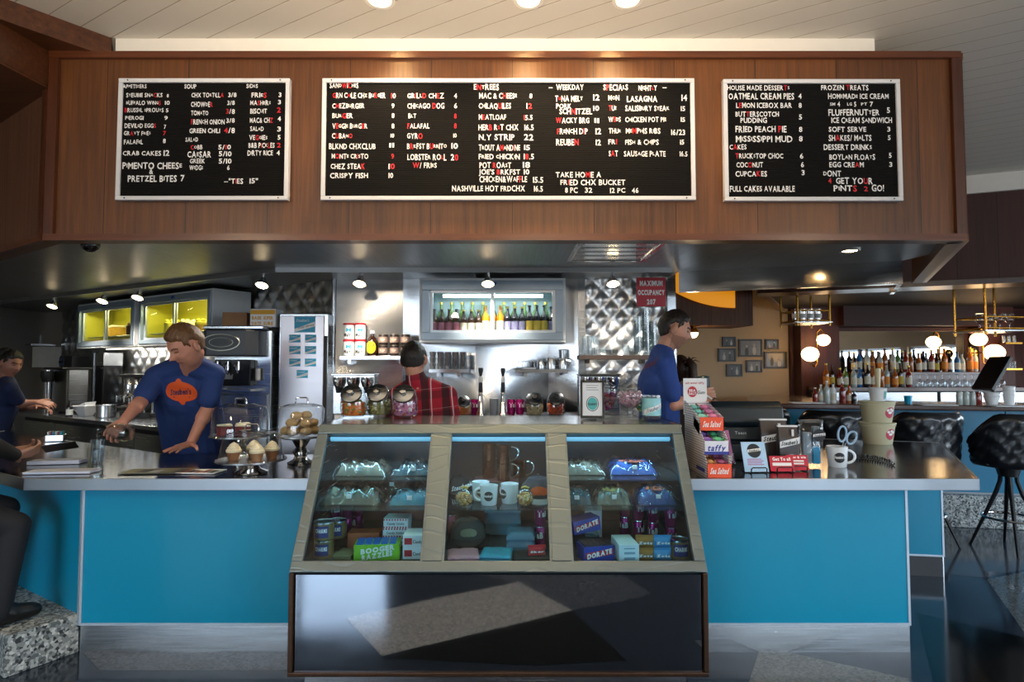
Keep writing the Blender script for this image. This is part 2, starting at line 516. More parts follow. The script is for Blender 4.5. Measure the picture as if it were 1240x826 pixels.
for i, (x0, x1) in enumerate(WINS):
    b = MB().box(x0, x1, -3.66, -3.6, WZ0, WZ0 + 0.07).box(x0, x1, -3.66, -3.6, WZ1 - 0.07, WZ1)
    k = (3, 2)[i]
    for j in range(k + 1):
        x = x0 + (x1 - x0) * j / k
        b.box(max(x0, x - 0.04), min(x1, x + 0.04), -3.66, -3.6, WZ0 + 0.07, WZ1 - 0.07)
    struct(b.build('window_%d' % (i + 1), M_ALU))
for i, (y0, y1, z0, z1) in enumerate(RWINS):
    b = MB().box(7.70, 7.76, y0, y1, z0, z0 + 0.05).box(7.70, 7.76, y0, y1, z1 - 0.05, z1)
    for j in range(3):
        y = y0 + (y1 - y0) * j / 2
        b.box(7.70, 7.76, max(y0, y - 0.03), min(y1, y + 0.03), z0 + 0.05, z1 - 0.05)
    struct(b.build('window_%d' % (i + 3), M_ALU))
# ---- steel-lined walls behind the counter
def wall_T(p0, p1):
    """local x along the wall, y into it, origin at p0"""
    d = (Vector(p1) - Vector(p0)).to_2d().normalized()
    return Matrix(((d.x, -d.y, 0, p0[0]), (d.y, d.x, 0, p0[1]), (0, 0, 1, 0), (0, 0, 0, 1))), (Vector(p1) - Vector(p0)).to_2d().length
KW = [((-5.85, 7.70), (-1.48, 4.90)), ((-1.48, 4.90), (0.57, 4.90)), ((0.57, 4.90), (1.28, 4.74))]
M_FAN = steel('steel_sunburst', '#cfd2d6', 0.22, dents=0.02, dscale=2)
def fan_bump(m, cx, cz, step):
    n = m.node_tree.nodes; L = m.node_tree.links; p = n['Principled BSDF']
    tcn = n.new('ShaderNodeTexCoord'); sp = n.new('ShaderNodeSeparateXYZ'); L.new(tcn.outputs['Object'], sp.inputs[0])
    def math_(op, a, b=None):
        q = n.new('ShaderNodeMath'); q.operation = op
        for i, x in enumerate((a, b)):
            if x is None: continue
            if isinstance(x, (int, float)): q.inputs[i].default_value = x
            else: L.new(x, q.inputs[i])
        return q.outputs[0]
    ax = math_('PINGPONG', math_('ADD', sp.outputs['X'], -cx + 10 * 1.2), 0.6)
    ang = math_('ARCTAN2', math_('SUBTRACT', ax, 0.3), math_('SUBTRACT', sp.outputs['Z'], cz))
    saw = math_('FRACT', math_('DIVIDE', ang, step))
    bp = n.new('ShaderNodeBump'); bp.inputs['Distance'].default_value = 0.03; bp.inputs['Strength'].default_value = 0.8
    L.new(saw, bp.inputs['Height'])
    old = p.inputs['Normal'].links[0].from_node
    L.new(bp.outputs[0], old.inputs['Normal'])
fan_bump(M_FAN, -0.9, 0.9, 0.14)
M_QUILT = mat('quilted_steel', '#d6d6d4', 0.3, 1.0, vary=0.04)
def quilt_wall(name, p0, p1, z0, z1, size=0.19, depth=0.022):
    T, ln = wall_T(p0, p1)
    b = MB(T)
    b.box(0, ln, 0.03, 0.13, 0, 2.30)
    st = size / 8.0
    nx = int(ln / st); nz_ = int((z1 - z0) / st)
    vs = []; fs = []
    for j in range(nz_ + 1):
        for i in range(nx + 1):
            x = ln * i / nx; z = z0 + (z1 - z0) * j / nz_
            u = (x + z) / size; v = (x - z) / size
            h = 1 - max(abs(2 * (u % 1) - 1), abs(2 * (v % 1) - 1))
            h = (h * (2 - h)) ** 0.9
            vs.append((x, 0.03 - depth * h, z))
    for j in range(nz_):
        for i in range(nx):
            a = j * (nx + 1) + i
            fs.append((a, a + 1, a + nx + 2, a + nx + 1))
    b.add(vs, fs, True)
    return struct(b.build(name, M_QUILT, sharp=60))
quilt_wall('wall_kitchen_left', *KW[0], 0.9, 2.24)
T, ln = wall_T(*KW[1])
struct(MB(T).box(0, ln, 0, 0.12, 0, 2.30).build('wall_kitchen_back', M_FAN))
quilt_wall('wall_kitchen_right', *KW[2], 0.9, 2.24, size=0.165, depth=0.022)
b = MB().cyl((-1.47, 4.885, 0.9), (-1.47, 4.885, 2.23), 0.018)
b.box(0.545, 0.60, 4.86, 4.90, 0.9, 2.23)
b.box(1.235, 1.30, 4.70, 4.86, 0, 2.26)
struct(b.build('trim_1', M_STEEL))
# ---- soffit over the counter (steel) and its wood fascia
WL = Vector((-0.83, 0.56))
SO = [(-2.46, 3.15), (2.38, 3.15), (2.70, 3.75), (2.67, 4.06), (1.27, 4.52), (1.29, 4.76), (0.58, 4.98), (-1.48, 4.98), (-5.9, 7.85), (-6.2, 7.85), (-6.2, 5.66)]
M_SOFF = steel('soffit_steel', '#8a8c8e', 0.36, brush=(60, 3, 3), dents=0.03, dscale=1.5)
struct(MB().prism(SO, 2.23, 2.30).build('trim_2', M_SOFF))
M_FASC = wood('walnut_fascia', '#331807', '#7c4a20', panel=0.435, coat=0.12, rough=0.44)
M_FRAMEW = wood('walnut_rail', '#3a1a0a', '#6f3a1c', panel=0.6, axis='H', coat=0.3, rough=0.35, seam=0.0)
M_FRAMEV = wood('walnut_stile', '#33170a', '#64341a', panel=0.5, coat=0.3, rough=0.35, seam=0.0)
def rails(b, ln, z0, z1, w=0.035, t=0.025):
    b.box(0, ln, -t, 0, z0, z0 + w).box(0, ln, -t, 0, z1 - w, z1)
def fascia(name, p0, p1, z0=2.17, z1=3.19, th=0.07, m=M_FASC):
    T, ln = wall_T(p0, p1)
    b = MB(T); b.box(0, ln, 0, th, z0, z1)
    b.mi = 1; rails(b, ln, z0, z1)
    b.mi = 2; b.box(0, 0.05, -0.022, 0, z0 + 0.035, z1 - 0.035).box(ln - 0.05, ln, -0.022, 0, z0 + 0.035, z1 - 0.035)
    return struct(b.build(name, [m, M_FRAMEW, M_FRAMEV]))
fascia('trim_3', (-2.475, 3.13), (2.40, 3.13))
e_l = Vector((-2.475, 3.13)) + WL * 4.5
M_FASCL = wood('walnut_fascia_wing', '#3d2015', '#7a5138', panel=0.5, coat=0.1, rough=0.5)
fascia('trim_4', tuple(e_l), (-2.48, 3.135), m=M_FASCL)
fascia('trim_5', (2.40, 3.135), (3.25, 4.68))
b = MB()
T, ln = wall_T((1.27, 4.50), (2.67, 4.04)); b.T = T
b.box(0, ln, 0, 0.03, 2.07, 2.235)
T, ln = wall_T((2.67, 4.04), (2.98, 4.62)); b.T = T
b.box(0, ln, 0, 0.03, 2.07, 2.235)
struct(b.build('trim_6', steel('soffit_band_steel', '#c8cacc', 0.14, brush=(3, 3, 60), dents=0.5, dscale=2.4)))
# white bulkhead above the fascia, wood beam at the upper left
struct(MB().box(-2.17, 1.985, 3.18, 3.30, 3.17, 3.3).build('trim_7', M_WHITE))
struct(MB().prism([(-2.19, 3.175), (-3.6, 1.45), (-6.2, 1.45), (-6.2, 5.5), (-2.5, 3.20)], 3.19, 3.3).prism([(-2.478, 3.125), (-2.52, 2.78), (-3.6, 1.45), (-6.2, 1.45), (-6.2, 5.5), (-2.5, 3.20)], 2.99, 3.19).build('trim_8', wood('walnut_beam', '#2e1608', '#6b3c1e', panel=3.0, axis='H', coat=0.2, rough=0.4)))
# ---- bar side: soffit, fascia, left and right piers, back wall panelling
BF = [(2.57, 6.20), (4.66, 5.40), (7.6, 4.28)]
M_BLKP = mat('black_paint', '#0d0c0d', 0.6)
struct(MB().prism([(2.60, 6.24), (4.68, 5.44), (7.64, 4.32), (7.64, 8.28), (3.74, 8.28)], 2.32, 2.42).build('trim_9', M_BLKP))
b = MB()
for p0, p1 in ((BF[0], BF[1]), (BF[1], BF[2])):
    T, ln = wall_T(p0, p1); b.T = T
    b.mi = 0; b.box(0, ln, 0, 0.06, 2.30, 3.13); b.mi = 1; b.box(0, ln, -0.03, 0.06, 3.13, 3.30); b.mi = 2; b.box(0, ln, -0.05, 0.3, 2.27, 2.32)
T, ln = wall_T((3.74, 8.28), (2.57, 6.22)); b.T = T
b.mi = 3; b.box(0, ln, 0, 0.06, 2.30, 3.3)
struct(b.build('trim_10', [M_BROWNW, M_WHITE, wood('bar_fascia_lip', '#24110c', '#4b2a1c', panel=2, axis='H', rough=0.3), mat('tan_soffit_side', '#8a6a4e', 0.7)]))
b = MB().box(3.86, 7.64, 8.24, 8.30, 1.0, 2.32)
b.box(3.90, 4.42, 8.02, 8.24, 1.0, 2.32).box(6.30, 6.78, 8.02, 8.24, 1.0, 2.32)
struct(b.build('trim_11', wood('rosewood_panel', '#351710', '#5e2c20', panel=0.9, rough=0.6, coat=0.05)))
b = MB().box(4.42, 6.30, 7.9, 8.24, 2.06, 2.32)
struct(b.build('trim_12', wood('rosewood_header', '#230e0a', '#3d1a14', panel=5, axis='H', rough=0.6, coat=0.05)))
# hanging bulkhead over the dining area
b = MB(); T, ln = wall_T((0.9, 6.35), (2.69, 6.62)); b.T = T
b.box(0, ln, 0, 0.5, 1.965, 3.3)
struct(b.build('trim_13', wood('dining_bulkhead', '#3a2216', '#6e472f', panel=0.22, rough=0.7, coat=0.0)))
# terrazzo platform under the left seating
M_TERR = mat('terrazzo_step', '#8f9594', 0.5, vary=0)
n = M_TERR.node_tree.nodes; L = M_TERR.node_tree.links
tcn = n.new('ShaderNodeTexCoord'); vo = n.new('ShaderNodeTexVoronoi'); vo.inputs['Scale'].default_value = 75
cr = n.new('ShaderNodeValToRGB'); L.new(tcn.outputs['Object'], vo.inputs['Vector']); L.new(vo.outputs['Color'], cr.inputs[0])
cr.color_ramp.interpolation = 'CONSTANT'
for pz, c in ((0, '#2a2e30'), (0.22, '#5c6365'), (0.38, '#a7adac'), (0.62, '#7f8788'), (0.8, '#c6cbc9')):
    el = cr.color_ramp.elements.new(pz); el.color = C(c)
L.new(cr.outputs[0], n['Principled BSDF'].inputs['Base Color'])
ps = [(-2.285, 3.205), (-2.45, 2.935)]
o1 = Vector(ps[1]) + WL * 4.4; o2 = Vector(ps[0]) + WL * 4.6
struct(MB().prism([ps[0], ps[1], tuple(o1), tuple(o2)], 0, 0.2).build('trim_14', M_TERR, bevel=0.006))
# ================================================================ COUNTERS
CT = 0.92
M_CTOP = steel('countertop_steel', '#8f9296', 0.16, brush=(2.5, 90, 2), bump=0.01, amt=0.06)
M_CEDGE = steel('countertop_edge', '#a9b0b7', 0.32, brush=(5, 2, 2), bump=0.01)
def counter_top(name, poly, label, edges):
    t = thing(name, label, 'countertop', (poly[0][0], poly[0][1], 0))
    o = Vector((poly[0][0], poly[0][1]))
    q = [(p[0] - o.x, p[1] - o.y) for p in poly]
    MB().prism(q, CT - 0.05, CT).build('worktop', M_CTOP, t)
    b = MB()
    for i in edges:
        p0, p1 = q[i], q[(i + 1) % len(q)]
        T, ln = wall_T(p0, p1); b.T = T
        b.box(-0.004, ln + 0.004, -0.014, 0, CT - 0.058, CT + 0.002)
    b.build('edge_band', M_CEDGE, t, bevel=0.002)
    return t
wo = Vector((-2.53, 3.13)); wi = Vector((-2.30, 4.0))
LW = Vector((-0.848, 0.53))
p_o = wo + LW * 2.6; p_i = wi + LW * 2.75
counter_top('countertop', [(-1.035, 3.13), (-1.035, 4.0), tuple(wi), tuple(p_i), tuple(p_o), tuple(wo)],
            'long stainless worktop of the left counter under the cake stands', (3, 4, 5))
counter_top('countertop', [(0.905, 3.13), (2.42, 3.13), (3.30, 4.62), (2.25, 4.93), (1.50, 4.02), (0.905, 3.58)],
            'stainless worktop of the right counter under the popcorn buckets', (0, 1, 2))
M_TEALD = mat('teal_wing', '#0d6f8a', 0.35, vary=0.03, vscale=3, coat=0.2)
M_TRIMA = mat('pale_aluminium_trim', '#b9c6d2', 0.45, 0.5, vary=0.03)
def counter_base(label, runs, inner):
    """runs: plan points of the front faces from left to right"""
    t = thing('counter_base', label, 'counter', (runs[0][0], runs[0][1], 0))
    o = Vector(runs[0])
    q = [(p[0] - o.x, p[1] - o.y) for p in runs]
    qi = [(p[0] - o.x, p[1] - o.y) for p in inner]
    c = Vector((0, 0))
    for p in q + qi: c += Vector(p)
    c /= len(q + qi)
    core = [tuple(c + (Vector(p) - c) * 0.985) for p in q + qi]
    MB().prism(core, 0.0, CT - 0.062).build('core', M_BLACK, t)
    for i in range(len(q) - 1):
        T, ln = wall_T(q[i], q[i + 1])
        b = MB(T).box(0.012, ln - 0.012, -0.006, 0.012, 0.155, CT - 0.061)
        b.build('panel', M_TEAL, t)
        MB(T).box(0, ln, 0.004, 0.02, 0.0, 0.143).build('kick_plate', M_STEELH, t)
        b = MB(T).box(0, ln, -0.010, 0.01, 0.143, 0.156)
        b.box(ln - 0.013, ln, -0.010, 0.01, 0.156, CT - 0.061).box(0, 0.013, -0.010, 0.01, 0.156, CT - 0.061)
        for k in range(4):
            b.cyl((ln * (k + 0.5) / 4, -0.012, 0.149), (ln * (k + 0.5) / 4, -0.009, 0.149), 0.003, n=8)
        b.build('edge_trim', M_TRIMA, t)
    return t
lf = (-2.28, 3.2)
lf2 = tuple(Vector(lf) + LW * 2.6)
counter_base('teal-panelled base of the left counter behind the terrazzo step', [lf2, lf, (-1.035, 3.2)], [(-1.035, 3.95), (-2.2, 3.95), tuple(Vector((-2.2, 3.95)) + LW * 2.5)])
counter_base('teal-panelled base of the right counter beside the display case', [(0.91, 3.2), (2.10, 3.2)], [(2.08, 3.96), (1.52, 3.96), (0.91, 3.54)])
counter_base('short teal-panelled base under the far end of the right counter', [(1.98, 4.50), (3.10, 4.33)], [(3.12, 4.56), (2.26, 4.82)])
# ================================================================ DISPLAY CASE
CX0, CX1 = -1.02, 0.895
YB, YT = 2.77, 3.17
ZG0, ZG1 = 0.56, 1.185
case = thing('display_case', 'slant-fronted glass display case with hammered steel frame in the middle', 'display case', (0, 0, 0))
M_HAM = mat('hammered_steel', '#707b7c', 0.42, 0.75, vary=0.06, vscale=6)
n = M_HAM.node_tree.nodes; L = M_HAM.node_tree.links
tcn = n.new('ShaderNodeTexCoord'); wv = n.new('ShaderNodeTexWave'); wv.bands_direction = 'Z'
wv.inputs['Scale'].default_value = 5.5; wv.inputs['Distortion'].default_value = 8.0; wv.inputs['Detail'].default_value = 0.5; wv.inputs['Detail Scale'].default_value = 0.8
L.new(tcn.outputs['Object'], wv.inputs['Vector'])
cr = n.new('ShaderNodeValToRGB'); cr.color_ramp.elements[0].position = 0.0; cr.color_ramp.elements[1].position = 0.10
L.new(wv.outputs['Fac'], cr.inputs[0])
bp = n.new('ShaderNodeBump'); bp.inputs['Strength'].default_value = 0.35; bp.inputs['Distance'].default_value = 0.004
L.new(cr.outputs[0], bp.inputs['Height']); L.new(bp.outputs[0], n['Principled BSDF'].inputs['Normal'])
M_BASEM = steel('polished_base_steel', '#9aa3b0', 0.045, brush=(5, 5, 60), amt=0.025, bump=0.006, dents=0.05, dscale=1.6)
M_RUST = mat('rusty_edge', '#4a3426', 0.45, 0.7, vary=0.4, vscale=30)
b = MB().box(CX0 + 0.03, CX1 - 0.03, YB, YB + 0.02, 0.115, ZG0 - 0.01)
b.build('base_panel', M_BASEM, case)
b = MB().box(CX0, CX1, YB - 0.012, YB + 0.03, 0.097, 0.117).box(CX0, CX0 + 0.022, YB - 0.012, YB + 0.03, 0.117, ZG0).box(CX1 - 0.022, CX1, YB - 0.012, YB + 0.03, 0.117, ZG0)
b.build('base_frame', M_RUST, case, bevel=0.004)
MB().box(CX0 + 0.06, CX1 - 0.09, YB + 0.05, YB + 0.06, 0.0, 0.1).box(CX0 + 0.06, CX1 - 0.09, YB + 0.05, 3.7, 0.0, 0.03).build('kick_plate', M_STEEL, case)
MB().box(CX0 + 0.02, CX1 - 0.02, YB + 0.021, 3.70, 0.10, ZG0 + 0.002).build('cabinet', M_BLACK, case)
side = [(YB, 0.10), (YB, ZG0), (YT, ZG1), (YT + 0.01, 1.2), (3.72, 1.2), (3.72, 0.10)]
for x0 in (CX0, CX1 - 0.012):
    MB().xprism(side, x0, x0 + 0.012).build('side_panel', M_STEEL, case)
MB().box(CX0 - 0.005, CX1 + 0.005, YT - 0.005, 3.73, 1.175, 1.2).build('top', steel('case_top_steel', '#c9c0b0', 0.2, brush=(2, 60, 2)), case, bevel=0.008)
S = Vector((0, YT - YB, ZG1 - ZG0)); SL = S.length; S.normalize(); NN = Vector((1, 0, 0)).cross(S)
TS = Matrix(((1, S.x, NN.x, 0), (0, S.y, NN.y, YB), (0, S.z, NN.z, ZG0), (0, 0, 0, 1)))
MB(TS).box(CX0, CX1, 0.0, 0.05, -0.02, 0.012).build('bottom_rail', M_HAM, case, bevel=0.004)
MB(TS).box(CX0, CX1, SL - 0.045, SL + 0.012, -0.02, 0.012).build('top_rail', M_HAM, case, bevel=0.006)
MU = [(-0.425, -0.315), (0.175, 0.285)]
for x0, x1 in ((CX0, CX0 + 0.052), (CX1 - 0.052, CX1)):
    MB(TS).box(x0, x1, 0.05, SL - 0.045, -0.02, 0.011).build('stile', M_HAM, case, bevel=0.003)
for x0, x1 in MU:
    b = MB(TS).box(x0, x1, 0.05, SL - 0.045, -0.02, 0.010)
    b.box(x0 + 0.012, x1 - 0.012, 0.05, SL - 0.045, 0.010, 0.016)
    for k in range(9):
        for x in (x0 + 0.006, x1 - 0.006):
            yy = 0.08 + k * (SL - 0.15) / 8
            b.cyl((x, yy, 0.010), (x, yy, 0.0125), 0.0025, n=8)
    b.build('mullion', M_HAM, case, bevel=0.002)
M_CGLASS = glass('case_glass', (0.55, 0.78, 0.85), 0.8, 0.015)
for x0, x1 in ((CX0 + 0.05, MU[0][0]), (MU[0][1], MU[1][0]), (MU[1][1], CX1 - 0.05)):
    MB(TS).quad((x0, 0.045, -0.008), (x1, 0.045, -0.008), (x1, SL - 0.04, -0.008), (x0, SL - 0.04, -0.008)).build('glass_pane', M_CGLASS, case)
MB().box(CX0 + 0.012, CX1 - 0.012, 3.66, 3.69, ZG0, 1.175).build('back_panel', mat('case_back', '#1f3038', 0.3, vary=0.1, coat=0.4), case)
MB().box(CX0 + 0.012, CX1 - 0.012, YB + 0.03, 3.66, ZG0 - 0.002, ZG0 + 0.012).build('deck', mat('case_deck', '#3a4448', 0.4), case)
M_SHELFG = glass('shelf_glass', (0.72, 0.86, 0.86), 1.5, 0.02)
def shelf(x0, x1, z, y0):
    b = MB().box(x0, x1, y0, 3.64, z - 0.006, z)
    b.build('shelf', M_SHELFG, case)
def slant_y(z):
    return YB + (z - ZG0) / (ZG1 - ZG0) * (YT - YB)
for i, (x0, x1) in enumerate(((CX0 + 0.02, -0.375), (-0.37, 0.225), (0.23, CX1 - 0.02))):
    for z in ((0.80,) if i == 1 else (0.80, 0.93)):
        shelf(x0, x1, z, slant_y(z) + 0.04)
for x in (-0.372, 0.228):
    MB().box(x - 0.004, x + 0.004, 3.0, 3.64, ZG0 + 0.012, 0.79).build('divider', M_SHELFG, case)

st_ = sub_ = MB(TS).box(CX0 + 0.06, CX1 - 0.06, SL - 0.062, SL - 0.046, -0.045, -0.025)
st_.build('light_strip', mat('cool_led', '#dff2ff', 0.4, vary=0, emit='#6fb4dc', estr=0.7), case)
for x in (-0.72, -0.07, 0.57):
    lamp('case_light', 'AREA', (x, YT - 0.01, 1.10), 1.5, (0.62, 0.86, 1.0), (x, 3.22, 0.6), size=0.5, sy=0.03)
# ================================================================ MENU BOARDS
M_MFRAME = mat('white_board_frame', '#d8dce4', 0.4, vary=0.02)
M_FELT = mat('black_letter_felt', '#060607', 0.85, vary=0.0, spec=0.2)
n = M_FELT.node_tree.nodes; L = M_FELT.node_tree.links
tcn = n.new('ShaderNodeTexCoord'); wv = n.new('ShaderNodeTexWave'); wv.bands_direction = 'Z'; wv.inputs['Scale'].default_value = 32
L.new(tcn.outputs['Object'], wv.inputs['Vector'])
bp = n.new('ShaderNodeBump'); bp.inputs['Strength'].default_value = 0.5; bp.inputs['Distance'].default_value = 0.003
L.new(wv.outputs['Fac'], bp.inputs['Height']); L.new(bp.outputs[0], n['Principled BSDF'].inputs['Normal'])
M_LW = mat('white_letter', '#eef0f4', 0.5, vary=0.02)
M_LR = mat('red_letter', '#c81226', 0.5, vary=0.04)
BY = 3.105
def menu_board(label, px, ox, oy, k, lines):
    a = at(px[0], px[3], BY); c = at(px[2], px[1], BY)
    t = thing('menu_board', label, 'menu board', ((a.x + c.x) / 2, BY, a.z), 0, 'letter boards on the wood fascia')
    w = (c.x - a.x) / 2; h = c.z - a.z; f = 0.022
    MB().box(-w + f / 2, w - f / 2, -0.004, 0.018, f / 2, h - f / 2).build('letter_panel', M_FELT, t)
    b = MB().box(-w, w, -0.014, 0.02, 0, f).box(-w, w, -0.014, 0.02, h - f, h).box(-w, -w + f, -0.014, 0.02, f, h - f).box(w - f, w, -0.014, 0.02, f, h - f)
    b.build('frame', M_MFRAME, t, bevel=0.003)
    for x in (-w + 0.05, w - 0.05):
        for z in (f / 2, h - f / 2):
            MB().cyl((x, -0.016, z), (x, -0.013, z), 0.004, n=8).build('screw', M_BLACK, t)
    for x0, x1, yc, hh, s in lines:
        p0 = at(ox + x0 / k, oy + (yc + hh / 2) / k, BY); p1 = at(ox + x1 / k, oy + (yc - hh / 2) / k, BY)
        b = MB()
        letters(b, s, p0.x - t.location.x, p1.x - t.location.x, (p0.z + p1.z) / 2 - t.location.z, p1.z - p0.z, y=-0.0055, bold=0.022, red=1, jitter=0.08)
        if b.v:
            b.build('lettering', [M_LW, M_LR], t)
    return t
menu_board('letter board at left headed APPETIZERS and SOUP', (141, 96, 352, 243), 130, 85, 5.004, [
    (97, 242, 100, 24, "APpETIzERS"), (118, 338, 153, 25, "StEUBIE SNa*CKS"), (364, 376, 157, 20, "8"), (118, 328, 200, 26, "bUFfALO WiNg*S"), (352, 382, 200, 24, "10"),
    (108, 345, 244, 26, "*BRUSSeL sPROUtS"), (358, 374, 245, 23, "5"), (112, 224, 291, 24, "PiEROGI"), (348, 370, 292, 24, "9"), (108, 298, 338, 27, "DEVILeD EGG*S"), (346, 360, 345, 25, "7"),
    (104, 266, 384, 26, "GR*AvY FriEs"), (340, 360, 385, 27, "*7"), (104, 220, 437, 27, "FALAFeL"), (340, 358, 431, 27, "8"), (98, 330, 505, 28, "CRAB CAKES"), (344, 380, 504, 34, "12"),
    (95, 456, 580, 38, "PiMENTO CHEESe"), (257, 282, 617, 28, "&"), (127, 425, 658, 38, "PRETZEL BiTES"), (447, 472, 656, 38, "7"),
    (470, 543, 100, 26, "SOUP"), (513, 708, 153, 28, "CHX TOrTiLL*A"), (735, 786, 152, 27, "3/8"), (510, 642, 209, 30, "CHOWdE*R"), (730, 775, 200, 26, "3/8"), (510, 615, 262, 28, "TOMaTO"), (722, 776, 252, 29, "*3/8"),
    (510, 714, 315, 31, "*FRENcH ONION"), (724, 775, 307, 27, "3/8"), (500, 686, 369, 28, "GREEN CHILI"), (710, 776, 367, 32, "*4/8"), (477, 553, 422, 27, "SALaD"), (508, 580, 468, 28, "*CoBB"), (675, 752, 468, 28, "5/*10"),
    (488, 632, 512, 38, "CAeSAR"), (678, 756, 508, 30, "5/10"), (503, 595, 552, 28, "GREEK"), (678, 756, 552, 30, "5/10"), (500, 583, 592, 28, "WeDGe"), (728, 744, 592, 28, "6"),
    (845, 915, 98, 25, "SiDeS"), (876, 968, 153, 30, "FRIe*S"), (1040, 1058, 152, 28, "3"), (868, 992, 200, 28, "MA*SHeRs"), (1036, 1055, 196, 26, "3"), (868, 970, 250, 30, "BISCuIT"), (1030, 1054, 243, 32, "*2"),
    (866, 1006, 305, 30, "MAC& CH*Z"), (1034, 1054, 297, 28, "4"), (868, 950, 357, 27, "SALaD"), (1032, 1055, 358, 29, "3"), (862, 972, 410, 30, "VE*GgIEs"), (1034, 1052, 409, 28, "5"),
    (858, 1016, 457, 30, "B&B P*ICk*LES"), (1030, 1054, 457, 28, "*2"), (852, 1006, 503, 31, "DiRTY RICE"), (1028, 1048, 503, 29, "4"), (710, 735, 674, 26, "-"), (738, 826, 673, 31, '"T*IES'), (864, 916, 672, 31, '15"')])
menu_board('wide letter board in the middle headed SANDWICHES and ENTREES', (389, 96, 840, 243), 380, 85, 5.004, [
    (98, 272, 95, 32, "SANd*WI*CheS"), (116, 436, 155, 32, "*GRN C*hiLE CHz Bu*RgER"), (470, 498, 157, 31, "*10"), (114, 308, 218, 30, "C*HEZBuRGER"), (472, 490, 218, 29, "9"), (114, 238, 278, 29, "BUr*GER"), (473, 490, 278, 29, "8"),
    (114, 326, 340, 31, "V*EgGIe BurG*ER"), (472, 490, 340, 29, "8"), (112, 236, 400, 30, "C*UBAn*O"), (466, 488, 398, 24, "10"), (94, 376, 463, 34, "BLKND CHXCLUB"), (458, 488, 457, 28, "11"), (110, 332, 523, 30, "M*ONTe CR*IsTO"), (470, 488, 523, 30, "*9"),
    (104, 312, 584, 32, "CHEZ STEA*K"), (454, 492, 584, 33, "1*0"), (100, 330, 640, 31, "CRISPY FISH"), (454, 482, 640, 31, "10"),
    (568, 790, 157, 31, "GR*ILl*D CH*EZ"), (850, 868, 157, 29, "4"), (568, 792, 218, 32, "CHIcAGO *DOG"), (850, 870, 218, 31, "6"), (574, 622, 279, 29, "BlT"), (850, 866, 280, 29, "*8"), (568, 702, 340, 31, "*FALAFAL"), (850, 866, 340, 31, "*8"),
    (566, 660, 400, 33, "GYR*O"), (846, 866, 398, 24, "10"), (566, 806, 462, 33, "B*RkFST B*UrrITo"), (834, 874, 460, 34, "10"), (568, 804, 528, 37, "LOBSTEr RO*lL"), (830, 876, 530, 37, "2*0"), (600, 746, 578, 32, "*W/ FRIeS"),
    (970, 1122, 104, 36, "E*NtREES"), (1002, 1230, 157, 33, "MAC & C*HEESe"), (1306, 1324, 159, 28, "8"), (1000, 1195, 218, 34, "ChILAQ*UILES"), (1288, 1322, 218, 33, "1*2"), (1000, 1165, 286, 33, "M*EATLOAF"), (1272, 1326, 289, 30, "*15.5"),
    (998, 1240, 348, 34, "HER*B R*sT CHX"), (1276, 1332, 348, 33, "16.5"), (1000, 1216, 408, 37, "N.Y STRIP"), (1274, 1330, 408, 37, "22"), (1000, 1250, 471, 35, "TrOUT A*MaND*INE"), (1274, 1310, 470, 31, "15"),
    (1000, 1248, 525, 33, "FrIED cHICKiN"), (1272, 1334, 525, 34, "1*8.5"), (1004, 1196, 577, 35, "POT *ROAsT"), (1266, 1310, 575, 35, "18"), (1000, 1250, 618, 31, "JOE'S *BRKFST"), (1272, 1306, 618, 31, "10"),
    (1004, 1292, 662, 37, "CHICkEN&WaF*FLE"), (1328, 1390, 666, 35, "15.5"), (838, 1280, 718, 35, "NASHVILLE HOT FRDCHX"), (1334, 1388, 720, 34, "16.5"),
    (1424, 1446, 104, 26, "-"), (1468, 1634, 105, 35, "WEEKDAY"), (1754, 1902, 106, 37, "S*PECIAlS"), (1966, 2078, 110, 33, "NIgHT*lY"), (2112, 2136, 104, 26, "-"), (1462, 1628, 174, 35, "T*uNA MELt"), (1692, 1730, 167, 37, "12"),
    (1468, 1560, 220, 28, "PORK"), (1488, 1686, 251, 35, "SCH*NITZEL"), (1692, 1728, 232, 30, "10"), (1466, 1668, 306, 34, "*WACKY BRG"), (1700, 1728, 307, 29, "11"), (1474, 1658, 372, 35, "*FReNcH D*IP"), (1706, 1740, 372, 37, "12"),
    (1468, 1604, 438, 37, "REUBE*N"), (1708, 1738, 440, 35, "12"), (1784, 1850, 170, 32, "MoN"), (1896, 2080, 176, 35, "LASAGNA"), (2226, 2260, 169, 37, "14"), (1786, 1832, 232, 32, "*TUe"), (1886, 2152, 233, 33, "SALISBuRY StEAk"), (2222, 2248, 235, 29, "15"),
    (1784, 1858, 300, 31, "W*EdS"), (1886, 2134, 301, 32, "ChICKEN POT PIe"), (2222, 2248, 301, 27, "15"), (1786, 1860, 370, 31, "THUr"), (1890, 2098, 370, 33, "Me*MPhIS RiBS"), (2164, 2248, 378, 33, "16/23"),
    (1784, 1836, 436, 31, "FR*I"), (1886, 2088, 438, 31, "FISh & ChIPS"), (2218, 2242, 438, 29, "15"), (1786, 1842, 506, 35, "S*AT"), (1878, 2130, 508, 33, "SAUSaGE PlATE"), (2216, 2262, 509, 30, "16.5"),
    (1466, 1740, 635, 33, "TAKE HO*ME A"), (1494, 1886, 681, 33, "FR*IED CHX BUCKET"), (1522, 1598, 728, 31, "8 PC"), (1642, 1686, 728, 31, "32"), (1794, 1886, 730, 31, "12 PC"), (1926, 1966, 730, 31, "46")])
